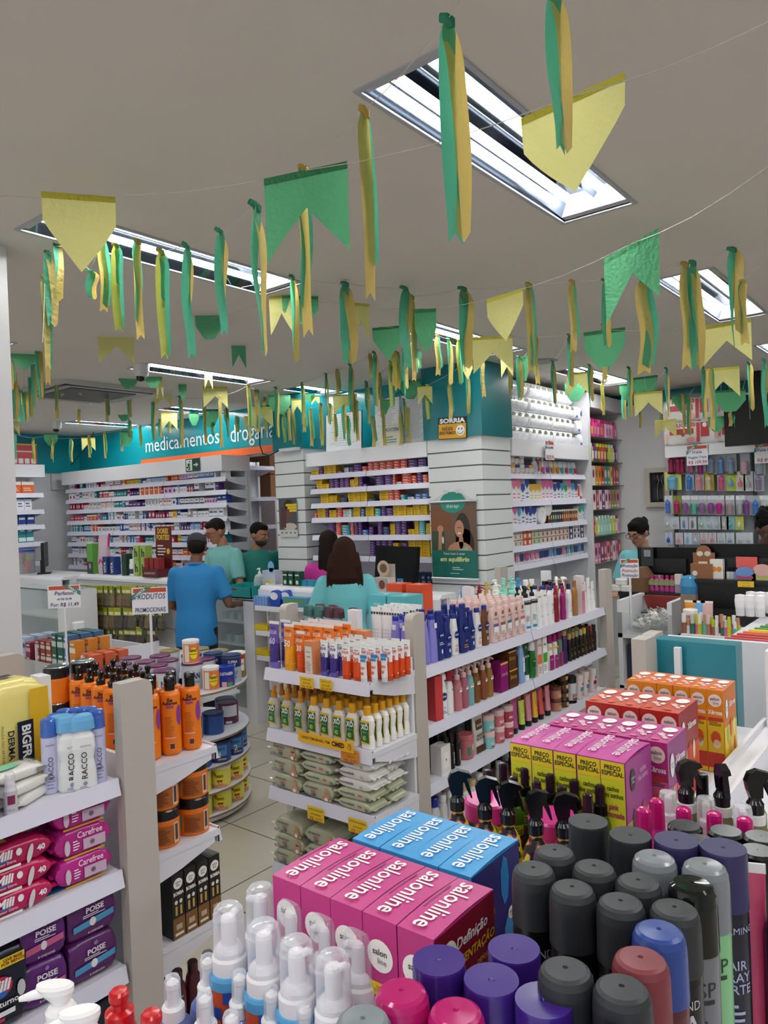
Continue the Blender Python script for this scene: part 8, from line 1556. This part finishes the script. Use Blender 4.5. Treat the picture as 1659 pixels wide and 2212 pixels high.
# ---- next shelf: board, rounded end, pens and magazines, white caps
XE=2.95; zE=zz(1500,1378,XE)
e=bpy.data.objects.new('display_shelf',None); C.objects.link(e); tag(e,'grey white shelf back with a rounded corner behind the teal wrapped panel','shelf'); link('back_panel',MB().box(XE,XE+.03,.1,yy(1440,XE,1360),0,zE,WHITE).mesh(),e); link('end_post',post(XE-.07,XE+.04,yy(1425,XE,1370),yy(1425,XE,1370)+.05,1.31,-1).mesh(),e); link('top_shelf',MB().box(XE+.03,XE+.9,.1,yy(1530,XE,1370),zE-.06,zE-.04,SHELF).mesh(),e)
for i in range(14):
 x=XE+.06+i*.055; c=['c85a78','d86a88','b03a50','c0392a','b82a30','d8702a','e8c830','4a9a30','3a7a3a','6a9a40','3a90a0','d8902a','b83a6a','8a4aa0'][i]
 mb=MB().box(-.19,.19,-.026,.026,0,.012,CD('e8e4e4')).box(-.18,-.02,-.012,.012,.012,.02,K(c,.4)).box(-.02,.1,-.014,.014,.012,.02,K('e8e8e8',.3)); [mb.ell((.12+k*.02,.0,.016),(.006,.012,.005),BLACK,8,5) for k in range(2)]
 Proto('toothbrush_pack','pack',mb).put((x,.62-i*.01,zE-.04),F_X,'flat pack with a coloured brush, %s from the front'%OW[i],'flat brush packs')
WCPJ=Proto('roll_on_bottle','bottle',[('bottle_body',MB().lathe([(.025,0),(.028,.05)],K('e0e0e4',.3),16)),('cap',MB().lathe([(.029,.05),(.031,.09),(.027,.12),(.001,.125)],K('f0f0f2',.25),16))])
for i in range(6):WCPJ.put((XE+.75+(i%2)*.13,yy(1606+(i//2)*21+(i%2)*9,XE+.8,1330),zE-.02),0,'white bottle with a broad white cap at the right edge, %s'%OW[i],'broad white capped bottles',.8)
tag(link('plastic_cover',MB().box(2.3,2.46,.28,.36,1.15,1.35,film('d0d8dc',.6,.1,'clear_bag')).mesh()),'crumpled clear plastic cover beside the white upright at the right edge','cover')
tag(link('cardboard_sheet',MB().box(2.44,2.455,.12,.38,1.16,1.37,K('6a5240',.8,kind='kraft')).mesh()),'brown cardboard sheet behind clear plastic at the right edge','board')
# ================================================================= people
def blob(mb,voxel,sm=6,name='b'):
 """fuse overlapping closed pieces into one smooth continuous surface"""
 o=link(name,mb.mesh()); r=o.modifiers.new('r','REMESH'); r.mode='VOXEL'; r.voxel_size=voxel; r.use_smooth_shade=True
 s=o.modifiers.new('s','SMOOTH'); s.factor=.6; s.iterations=sm
 me=bpy.data.meshes.new_from_object(o.evaluated_get(bpy.context.evaluated_depsgraph_get())); bpy.data.objects.remove(o)
 me.materials.clear(); me.materials.append(mb.mats[0]); return me
def person(pos,rz,H,skin,shirt,pants,label,lean=(0,0),arms=None,head=(0,0),sleeve='short',hair=None,hc='1a1512',extra=None,fem=0,legs=1):
 k=H/1.72; e=bpy.data.objects.new('person',None); C.objects.link(e); e.location=pos; e.rotation_euler=(0,0,rz); tag(e,label,'person'); V=Vector
 SK=mat(skin,.55,kind='skin'); SH=mat(shirt,.8,kind='fabric',bump=.35,nscale=14); PT_=mat(pants,.85,kind='fabric')
 lx,ly=lean; sw=(.185 if fem else .205)*k
 def P(x,y,z):return V((x,y,z))*k
 sh={s:V((s*sw*.86,0,1.368*k))+V((lx,ly,0)) for s in(-1,1)}; nk=V((lx*1.05,ly*1.15,1.43*k))
 arms=arms or{}; B=MB(); T=MB(); L=MB()
 def tors(M,g,m,z0=.80):
  f=.9 if fem else 1
  M.loft([(z0*k,(.165+g)*k,(.115+g)*k),(.95*k,(.165+g)*k,(.118+g)*k,lx*.1,ly*.1),(1.08*k,(.15*f+g)*k,(.108+g)*k,lx*.35,ly*.35),(1.25*k,(.168*f+g)*k,(.115+g)*k,lx*.7,ly*.7),(1.36*k,(.175*f+g)*k,(.1+g)*k,lx*.95,ly*.95),(1.405*k,(.15+g)*k,(.075+g)*k,lx,ly),(1.435*k,(.095+g*.6)*k,(.06+g*.5)*k,lx,ly),(1.455*k,(.058+g*.3)*k,(.052+g*.3)*k,lx,ly)],m,20,2.3)
 tors(B,0,SK); tors(T,.014,SH,.76 if not fem else .8)
 B.tube([P(0,0,1.40)+V((lx,ly,0)),nk+P(0,-.01,.09)],[.056*k,.05*k],SK,12)
 for s in(-1,1):
  el,wr=arms.get(s,((s*.06,.0,-.29),(s*.05,-.06,-.52))); a=sh[s]; b=a+P(*el); c=a+P(*wr)
  B.tube([a,a+(b-a)*.5,b,b+(c-b)*.35,c],[.05*k,.046*k,.038*k,.04*k,.025*k],SK,12); B.ell(b,(.036*k,)*3,SK,10,7)
  if sleeve=='long':T.tube([a,a+(b-a)*.5,b,b+(c-b)*.6,c],[.066*k,.06*k,.055*k,.05*k,.036*k],SH,12); T.ell(b,(.054*k,)*3,SH,10,7)
  else:T.tube([a,a+(b-a)*.4,a+(b-a)*.8],[.066*k,.068*k,.066*k],SH,14)
  T.ell(a,(.068*k,)*3,SH,12,8); B.ell(a,(.05*k,)*3,SK,12,8)
  d=(c-b).normalized(); n=d.cross(V((0,0,1))).normalized() if abs(d.z)<.95 else V((1,0,0)); u=n.cross(d); pc=c+d*.045*k
  B.tube([c-d*.01,c+d*.03*k,c+d*.085*k],[.024*k,.032*k,.03*k],SK,10)
  for q in range(4):
   o=n*((q-1.5)*.0185*k); st=c+d*.07*k+o; ln=(.075,.085,.078,.06)[q]*k; B.tube([st,st+d*ln*.5-u*.008,st+d*ln*.85-u*.03*k],[.0095*k,.009*k,.0075*k],SK,8)
  B.tube([c+d*.02*k+n*s*.022*k,c+d*.05*k+n*s*.05*k-u*.01,c+d*.085*k+n*s*.055*k-u*.02],[.013*k,.011*k,.009*k],SK,8)
 for s in(-1,1):
  B.tube([P(s*.09,0,.9),P(s*.095,-.01,.5),P(s*.1,.01,.09)],[.085*k,.055*k,.038*k],SK,12); B.ell(P(s*.1,-.05,.04),(.042*k,.12*k,.04*k),SK,10,7)
  L.tube([P(s*.085,0,.92),P(s*.095,-.01,.5),P(s*.1,.01,.05)],[.1*k,.075*k,.06*k],PT_,12)
 L.ell(P(0,0,.92),(.165*k,.118*k,.12*k),PT_,14,8)
 HM=Matrix.Translation(nk+P(0,-.018,.058))@Matrix.Rotation(head[0],4,'Z')@Matrix.Rotation(head[1],4,'X')@Matrix.Scale(k,4)
 B.ell((0,.012,.128),(.073,.092,.095),SK,18,12,HM); B.ell((0,-.022,.07),(.054,.064,.07),SK,16,10,HM); B.ell((0,-.06,.024),(.026,.024,.018),SK,10,7,HM)
 B.tube([(0,-.082,.128),(0,-.096,.105),(0,-.104,.088)],[.009,.012,.014],SK,8,HM); B.ell((0,-.078,.137),(.05,.012,.009),SK,10,6,HM)
 for s in(-1,1):B.ell((s*.076,.01,.1),(.011,.019,.03),SK,10,7,HM); B.ell((s*.038,-.062,.09),(.018,.015,.02),SK,8,6,HM)
 body=bpy.data.objects.new('body',blob(B,.008,3)); C.objects.link(body); body.parent=e
 for nm,M in(('shirt',T),('trousers',L)):o=bpy.data.objects.new(nm,blob(M,.013,5)); C.objects.link(o); o.parent=e
 HB=mat(hc,.8,kind='hair',bump=.5,nscale=60); HB.node_tree.nodes['Principled BSDF'].inputs['Specular IOR Level'].default_value=.15
 for s in(-1,1):
  link('eye',MB().ell((s*.031,-.0795,.115),(.0125,.006,.0055),mat('e8e4e0',.3,kind='eye'),10,6,HM).ell((s*.031,-.0845,.1145),(.0055,.0028,.0052),mat('1c1410',.2,kind='eye'),8,6,HM).mesh(),e)
  link('eyebrow',MB().tube([(s*.015,-.088,.134),(s*.033,-.0875,.139),(s*.048,-.077,.134)],[.0028,.0034,.002],HB,6,HM).mesh(),e)
 link('mouth',MB().ell((0,-.0855,.055),(.024,.006,.0045),mat('8a4a42',.5,kind='lips'),10,6,HM).ell((0,-.0845,.0485),(.019,.006,.0045),mat('9a5a50',.5,kind='lips'),10,6,HM).mesh(),e)
 if not fem or sleeve=='polo':
  pass
 link('collar',MB().tube([V((lx,ly,1.437*k))+P(.062*math.cos(t),.058*math.sin(t)+.005,-.012*math.sin(-t)+.004) for t in[q*2*PI/16 for q in range(17)]],.011*k,SH,8).mesh(),e)
 if hair:
  Hm=MB(); hair(Hm,HB,HM,P,V,k)
  o=bpy.data.objects.new('hair',blob(Hm,.008,2)); C.objects.link(o); o.parent=e
 if extra:extra(e,HM,k,P)
 return e
def h_short(M,m,X,P,V,k):M.ell((0,.026,.150),(.079,.088,.083),m,18,12,X); M.ell((0,-.028,.19),(.058,.05,.034),m,14,9,X); [M.ell((s*.066,.01,.135),(.013,.03,.035),m,10,7,X) for s in(-1,1)]
def glasses(e,HM,k,P):
 m=mat('141416',.3,kind='glasses_frame'); M=MB()
 for s in(-1,1):M.tube([(s*.032+.025*math.cos(t),-.096,.115+.019*math.sin(t)) for t in[q*PI/8 for q in range(17)]],.0022,m,6,HM); M.tube([(s*.057,-.095,.12),(s*.077,-.04,.12),(s*.08,.02,.115)],.002,m,6,HM)
 M.tube([(-.008,-.097,.118),(.008,-.097,.118)],.002,m,6,HM); link('glasses',M.mesh(),e)
def logo(e,HM,k,P):link('shirt_logo',MB().rect(-.03,.03,-.004,.001,INK('c8e0e0')).rect(-.03,.015,.005,.009,INK('c8e0e0')).mesh(),e,fr(P(.085,-.142,1.24)))
def h_cap(M,m,X,P,V,k):M.ell((0,.03,.11),(.078,.08,.075),m,16,10,X)
def cap_(e,HM,k,P):
 m=mat('2a2a34',.8,kind='fabric'); c=bpy.data.objects.new('cap',blob(MB().lathe([(.085,.0),(.088,.03),(.08,.065),(.055,.09),(.001,.1)],m,22,HM@fr((0,.015,.125),0,.12),sx=.98,sy=1.12).loft([(0,.07,.1,0,0),(.008,.07,.1,0,0)],m,18,2.2,HM@fr((0,-.075,.132),0,.2)),.006,2)); C.objects.link(c); c.parent=e
def mkhair(z,w,spread):
 def f(M,m,X,P,V,k):
  M.ell((0,.022,.135),(.088,.102,.1),m,20,12,X); M.ell((0,-.035,.2),(.06,.045,.026),m,12,8,X)
  M.loft([(z,w*.8,.03,0,.085),(z+.04,w*1.05,.05,0,.085),(.0,w,.06,0,.07),(.07,w*.95,.085,0,.045),(.14,.088,.095,0,.025)],m,20,2.4,X)
  for i in range(9):a=(i-4)/4; M.tube([(a*w*.8,.07,.1),(a*w,.1,.0),(a*w*(1+spread),.105-.03*abs(a),z+.02),(a*w*(1+spread*1.6),.10,z-.02-.01*(i%2))],[.03,.026,.018,.006],m,7,X)
 return f
AQ='6fb6bc'
person((3.84,5.10,0),2.2,1.69,'6a4634','1f78b4','101014','person in a blue t-shirt and dark cap leaning on the glass counter, seen from behind',lean=(.0,-.06),arms={-1:((-.10,.02,-.27),(-.12,-.24,-.30)),1:((.06,-.05,-.28),(-.02,-.25,-.34))},head=(.1,.35),hair=h_cap,extra=cap_)
person((4.84,5.82,0),-1.62,1.80,'a06c54','74b4b0','20242c','person with dark glasses in an aqua polo shirt looking down across the counter',lean=(0,-.09),arms={1:((.08,-.02,-.28),(.0,-.22,-.45)),-1:((-.06,-.04,-.28),(.02,-.24,-.42))},head=(-.25,.42),hair=h_short,extra=lambda*a:(glasses(*a),logo(*a)))
person((4.99,5.60,0),-.35,1.74,'9a6850','167068','20242c','bearded person in a dark green long sleeved shirt standing in the doorway',arms={-1:((-.09,.02,-.28),(-.02,-.12,-.5)),1:((.08,.02,-.28),(.07,-.08,-.5))},head=(.5,.25),sleeve='long',hair=h_short,hc='0e0c0c',extra=lambda e,HM,k,P:(logo(e,HM,k,P),link('beard',MB().ell((0,-.03,.045),(.0555,.062,.045),mat('1a1412',.7,kind='hair'),14,9,HM).mesh(),e)))
person((4.72,4.38,0),2.5,1.66,'9a6a54','b8288c','20242c','person with long dark hair in a magenta blouse behind the white ledge',arms={-1:((-.07,-.02,-.27),(-.04,-.22,-.35)),1:((.07,-.02,-.27),(.04,-.22,-.35))},hair=mkhair(-.28,.088,.1),hc='1c1210',fem=1)
person((4.0,3.56,0),2.25,1.64,'8a5e48','6cc0c8','20242c','person with shoulder length brown hair in an aqua polo, seen from behind beyond the sunscreens',arms={1:((.10,.0,-.26),(.2,-.2,-.32)),-1:((-.1,.02,-.27),(-.08,-.2,-.3))},head=(.0,.1),hair=mkhair(-.13,.105,.18),hc='2e1a12',fem=1)
def h_bun(M,m,X,P,V,k):h_short(M,m,X,P,V,k); M.ell((0,.02,.14),(.083,.098,.09),m,18,11,X); M.ell((0,.115,.16),(.036,.034,.04),m,12,8,X); M.tube([(0,.1,.19),(.02,.13,.21)],[.012,.004],m,6,X); M.ell((.0,.085,.06),(.04,.03,.03),m,10,7,X)
person((6.22,2.15,0),-1.75,1.68,'a87860','7cc8d0','20242c','person with dark bun and glasses in an aqua polo at the till',lean=(0,-.05),arms={1:((.08,-.04,-.26),(-.02,-.24,-.27)),-1:((-.08,-.04,-.26),(.02,-.24,-.27))},head=(-.1,.4),hair=h_bun,hc='0e0b0b',extra=glasses,fem=1)
def h_curl(M,m,X,P,V,k):
 M.ell((0,.03,.14),(.084,.09,.088),m,16,10,X); rnd=random.Random(2)
 for i in range(46):a,b=rnd.uniform(0,6.3),rnd.random(); M.ell((.075*math.cos(a)*(1-b*.3),.03+.075*math.sin(a)*(1-b*.3),.17+.075*b),(.024,)*3,m,8,6,X)
person((5.84,1.19,0),-.9,1.71,'5c3c30','7cc8d0','20242c','person with curly dark hair pinned up looking down behind the right monitor',lean=(0,-.04),arms={1:((.08,-.03,-.26),(.0,-.22,-.3)),-1:((-.08,-.03,-.26),(.0,-.22,-.3))},head=(.0,.38),hair=h_curl,hc='0d0a0a',extra=glasses,fem=1)
# ================================================================= paper bunting under the ceiling
random.seed(71)
PG,PY_,PGd,PYd=sheet('5cab7c',tr=.45),sheet('dcd88e',tr=.5),sheet('3c8658',tr=.2),sheet('ccc448',tr=.25)
RG,RY,RL_=sheet('4fa98a','plastic_ribbon_green',.62),sheet('c8b064','plastic_ribbon_yellow',.6),sheet('aeb454','plastic_ribbon_lime',.5)
def ribbon_mesh(m,seed,dx,dy,cut,L=1):
 """hanging strip, 1 unit long and .1 wide, slightly twisted and wavy"""
 r=random.Random(seed); mb=MB(); n=12; vs=[]; a0=r.uniform(-.4,.4); tw=r.uniform(-1.2,1.2); ph=r.uniform(0,6)
 for i in range(n+1):
  q=i/n; a=a0+tw*q; w=.05*min(1,.35+q*7); cx=dx*min(1,q*5)+.012*math.sin(ph+q*5); cy=dy*min(1,q*5)+.02*math.sin(ph*2+q*7)
  for k in(-1,0,1):vs.append((cx+k*w*math.cos(a),cy+k*w*math.sin(a)+(.012 if k==0 else 0),-q*L-(cut*.05*(abs(k) if cut>0 else 1-abs(k))*(-1 if cut<0 else 1) if i==n else 0)))
 return mb.add(vs,[(3*i+k,3*i+k+1,3*i+k+4,3*i+k+3) for i in range(n) for k in(0,1)],m,True)
def knot(m):return MB().tube([(-.05,0,.012),(-.01,0,.0),(.015,0,-.02),(.02,0,-.05)],[.02,.026,.03,.02],m,7)
RB=[]
for s,(a,b_) in enumerate(((RG,RY),(RY,RG),(RG,RY),(RY,RG),(RG,RY),(RY,RG),(RL_,RG),(RL_,RY))):
 RB.append(Proto('ribbon_streamer','streamer',[('front_ribbon',ribbon_mesh(a,s,-.012,-.012,1)),('back_ribbon',ribbon_mesh(b_,s+20,(.045,.02,.035,-.03)[s%4],.014,-1,random.Random(s).uniform(.78,1.03))),('knot',knot(a))]))
def flag_mesh(kind,m,md,bend):
 mb=MB(); nx,nz=12,8; vs=[]
 def bot(u):
  if kind=='S':return-1.12+.62*(1-abs(2*u-1))
  if kind=='P':return-.42-.72*(1-abs(2*u-1))**.9
  return-.45-.45*min(1,(1-abs(2*u-1))*1.6)
 for i in range(nx+1):
  u=i/nx
  for j in range(nz+1):
   v=j/nz; z=-.09+(bot(u)+.09)*v; vs.append(((u-.5)*(1-.02*v),bend*math.sin(PI*u*1.3)*v*.16+.05*v*v*math.sin(u*5+bend*3),z))
 mb.add(vs,[(i*(nz+1)+j,(i+1)*(nz+1)+j,(i+1)*(nz+1)+j+1,i*(nz+1)+j+1) for i in range(nx) for j in range(nz)],m,True)
 return[('flag_sheet',mb),('glued_hem',MB().box(-.5,.5,-.006,.006,-.09,0,md))]
FL={}
for kd in 'SPB':
 for c in 'gy':
  FL[kd+c]=[Proto('bunting_flag','flag',flag_mesh(kd,PG if c=='g' else PY_,PGd if c=='g' else PYd,b_)) for b_ in(-.5,.3,.6)]
VDIR=_a*0+Vector((ray(CX,CY).x,ray(CX,CY).y,0)).normalized(); RZC=math.atan2(VDIR.x,-VDIR.y)+PI
def depth(px,py,want,low):
 d=want; top=1.09e3-py
 if top>0:d=min(d,(HC-.03-CAMH)*1600/top)
 while d>1.2:
  p=Pd(px,py,d);
  if p.x<(4.85 if p.y>3 else 7.4) and p.y<9.2 and not(p.y>2.85 and p.x>4.85):break
  d-=.1
 return d
TH=mat('b8b4ae',.7,kind='string'); NS_=[0]
def zone(px,py):return('near the camera' if py<480 else 'upper middle row' if py<640 else 'lower middle row' if py<760 else 'far back')+(' left half' if px<800 else ' right half')
ALLB=[]
CNT={}
def hang(px,py,ln,wpx,kind,d0=None,tilt=0):
 """one flag (kind like Sg) or ribbon streamer (kind R) whose top centre shows at px, py"""
 if kind[0]=='R':want=680/max(ln,40)
 else:want=.205*1600/max(wpx,20)
 d=depth(px,py,min(d0 or want,8.3),0); p=Pd(px,py,d)
 z_=zone(px,py); nm=('green and yellow ribbon streamer' if kind[0]=='R' else('green' if kind[1]=='g' else 'yellow')+{'S':' swallowtail','P':' pointed','B':' shield shaped'}[kind[0]]+' paper flag'); c=0
 rz=RZC-math.atan2(px-CX,FPX)
 if kind[0]=='R':
  L=ln*d/1600; w=max(.3,min(.55,wpx*d/1600/.1*.8))
  k=random.randrange(8) if len(kind)<2 else int(kind[1]); o=RB[k].put((p.x,p.y,p.z),rz+random.uniform(-.6,.6),None,'ribbon streamers',(w,w,L))
 else:
  w=wpx*d/1600*1.03; o=FL[kind][random.randrange(3)].put((p.x,p.y,p.z),rz+random.uniform(-.35,.35)*(.3 if tilt else 1),None,'bunting flags',(w,w,ln*d/1600/(1.12 if kind[0]!='B' else .9)))
  if tilt:
   for q in o.children:
    q.data=q.data.copy()
    for v in q.data.vertices:v.co.z+=v.co.x*math.tan(math.radians(tilt))*o.scale[0]/o.scale[2]
 ALLB.append((px,nm,z_,o))
 return p
def string(pts,lab,r=.0012,m=None):
 q=[]
 for a,b_ in zip(pts,pts[1:]):
  for k in range(4):t=k/4; v=a.lerp(b_,t); v.z-=.03*math.sin(PI*t)*(b_-a).length; q.append(v)
 q.append(pts[-1])
 for v in q:v.z=min(v.z,HC-.012)
 o=link('bunting_string',MB().tube(q,r,m or TH,5).mesh()); tag(o,lab,'string'); return o
def batch(ox,oy,sc,data,lab=None,d0=None,pre=None,post_=None):
 pts=[]
 for it in data.split():
  v=it.split(','); px,py,ln=ox+float(v[0])/sc,oy+float(v[1])/sc,(float(v[2])-float(v[1]))/sc
  wpx=float(v[3])/sc; dd=None
  if d0:x0,q0,x1,q1=d0; dd=q0+(q1-q0)*(px-x0)/(x1-x0)
  pts.append((px,hang(px,py,ln,wpx,v[4] if len(v)>4 else 'R',dd,float(v[5]) if len(v)>5 else 0)))
 pts=[p for _,p in sorted(pts,key=lambda t:t[0])]
 if pre:pts.insert(0,Pd(*pre))
 if post_:pts.append(Pd(*post_))
 if lab:string(pts,lab)
 # near string of ribbons rising to the top edge
batch(0,0,1,'968,40,505,46,R0 788,237,632,25,R1 657,362,712,34,R3 552,443,757,40,R0 474,498,715,24,R4 402,530,765,22,R4 347,541,765,24,R6 298,520,725,18,R3 250,528,708,22,R6 222,512,668,20,R5 196,585,642,16,R2 120,512,640,16,R2 104,545,700,20,R0 97,600,790,18,R1','dark string of ribbon streamers rising from the left to the top edge',(97,3.0,968,1.5),(92,740,2.8),(1010,-30,1.35))
batch(0,0,1,'170,420,587,145,Py 660,368,555,176,Sg,10 1235,208,408,214,Py,13','white string of large flags crossing the picture near the camera',(170,2.25,1235,1.47),(-30,415,2.5),(1680,38,1.15))
batch(0,0,1,'1197,-30,316,34,R0',None,(0,1.3,1,1.3))
batch(0,0,1,'1363,527,672,112,Sg,25 1090,635,735,76,Py,15 918,667,755,46,Bg 778,655,740,40,Sy 606,640,722,52,Sy','white string of flags sweeping up to the right edge',(606,4.2,1363,2.85),(430,690,4.2),(1680,345,2.0))
batch(0,0,1,'631,597,770,16,R2 746,612,780,26,R0 874,622,792,26,R4 890,640,800,14,R1 1000,622,785,28,R2 1143,614,798,22,R5 1236,607,755,18,R1 1306,604,742,16,R2 1392,598,800,36,R5 1480,569,788,24,R1 1497,566,790,22,R0 1582,537,747,28,R4 1606,607,740,16,R3','dark string of ribbons through the middle right',(631,4.0,1606,3.0),(520,575,3.6),(1690,515,2.6))
batch(0,0,1,'1063,727,805,84,Sy 1305,713,792,84,Bg 1569,698,785,94,Sy 837,706,777,66,Pg','white string of flags above the baby care shelf',(837,4.2,1569,3.3),(760,700,4.2),(1690,665,3.0))
batch(0,0,1,'250,716,785,72,Sy 451,676,733,58,Bg 515,742,796,30,Sg 648,640,700,76,Bg',None)
# rows from the left side, pixel positions in enlarged crops
batch(0,680,2.963,'290,-100,430,30,R1 240,170,525,44,R0 120,400,680,40,R4 80,300,660,34,R0 65,190,470,18,R1 100,380,670,26,R5 150,400,680,34,R0 185,330,640,28,R2 210,250,600,26,R4 260,360,540,20,R1 150,185,360,190,Pg 85,670,770,75,Sy 40,440,550,50,Pg','string bunched with ribbons beside the white panel at the left')
batch(0,680,2.963,'360,360,660,26 452,408,524,128,Sy 505,540,710,14 680,450,680,22,R1 820,490,680,22 820,362,474,120,Bg 978,355,466,110,Bg 1020,380,540,44,Sy 1042,470,595,110,Sy 1166,410,545,50,Bg','string of small flags and ribbons below the long left lamp')
batch(0,680,2.963,'1332,345,480,52,Sy 1376,462,595,150,Sy 975,520,800,26,R2 1150,525,830,18,R2 1310,530,820,20,R3 1410,520,840,22,R3 1590,450,790,24,R1 1645,460,740,20,R1','string of flags before the word on the teal wall')
batch(0,680,2.963,'1082,630,740,96,Sy 1240,625,710,60,Bg 1345,605,720,96,Bg 1020,670,800,14 1080,680,770,10 1360,690,780,12 1450,600,780,18 1515,650,750,14 1600,650,740,74,Sy 1448,605,695,34,Sy','far string of flags across the medicine wall')
batch(0,680,2.963,'325,760,840,80,Bg 565,785,870,80,Sy 808,745,840,76,Bg 790,585,680,90,Bg 85,760,920,26 215,790,940,14 335,790,940,14 450,790,935,16 570,775,910,14 670,755,915,14,R1 780,735,870,14 825,670,780,12 900,710,840,12','farthest string of flags near the left wall')
batch(540,680,2.963,'40,460,740,22 95,530,740,20 165,465,770,20 330,425,690,26 485,375,690,22 560,350,505,24,R1 640,320,615,26,R2 795,240,575,22,R2 770,250,400,10,R1','dark string of ribbons climbing toward the centre lamps')
batch(540,680,2.963,'545,640,805,18 595,540,795,24 660,490,750,26 745,430,690,30 830,375,650,26 900,300,580,26,R6 925,230,480,16 945,240,470,16,R1 985,220,510,26','dark string of ribbons climbing in front of the paper notices')
batch(540,680,2.963,'188,515,635,138,Bg 72,590,720,140,Sy 300,540,640,70,Sy 380,500,560,72,Bg 418,520,580,54,Sy 607,510,640,150,Sy 865,545,640,60,Pg 1025,418,540,126,Bg 1118,460,575,92,Sy 1390,300,415,66,Py','string of flags across the teal wall and pillar')
batch(540,680,2.963,'250,600,800,16 275,600,825,20,R1 215,640,815,12 345,560,745,26,R1 390,600,835,22,R1 455,570,830,16 510,570,700,10 625,650,835,10 685,555,800,20,R3 790,655,840,12 855,540,830,18,R3 965,625,830,26,R1 985,540,720,16,R2 1015,600,810,22 1135,450,665,18,R6','far string of ribbons above the yellow and purple boxes')
batch(540,680,2.963,'1045,160,415,20,R1 1075,220,340,16,R6 1200,130,380,22,R1 1270,155,430,30 1335,160,435,20,R6 1280,430,660,24,R1 1385,370,620,20,R2 1490,300,520,30','string of ribbons in front of the teal pillar')
batch(1060,680,2.77,'270,130,410,22 165,250,495,24,R0 112,300,475,18,R1 198,250,400,64,Bg 95,262,375,70,Sy 370,275,530,26 468,120,415,28,R2 590,300,550,28 675,60,390,24,R1 670,400,595,16','string of ribbons over the white diaper rolls')
batch(1060,680,2.77,'522,345,490,134,Sy 502,400,520,116,Bg 825,315,595,26 790,420,620,24,R2 810,415,510,78,Bg 921,370,530,146,Pg 940,463,605,160,Sy 890,560,670,12,R2 1050,320,605,28,R0','string of flags before the glass shelves')
batch(1060,680,2.77,'1015,480,685,18,R6 1045,628,738,118,Sy 1132,482,580,94,Pg 1150,480,705,14,R1 1180,480,710,22,R2 1270,310,605,22,R2 1388,316,498,176,Sy 1432,450,580,166,Bg 1350,610,700,96,Bg 1320,310,680,26,R1 1545,285,615,30 1465,570,670,18,R2 1435,580,665,10,R1 1635,270,660,30','string of flags before the diaper packs and black screen')
for px,nm,z_,o in sorted(ALLB,key=lambda t:t[0]):
 c=CNT.get((nm,z_),0); CNT[(nm,z_)]=c+1; o['label']='%s, %s from the left, %s'%(nm,onum(c),z_)
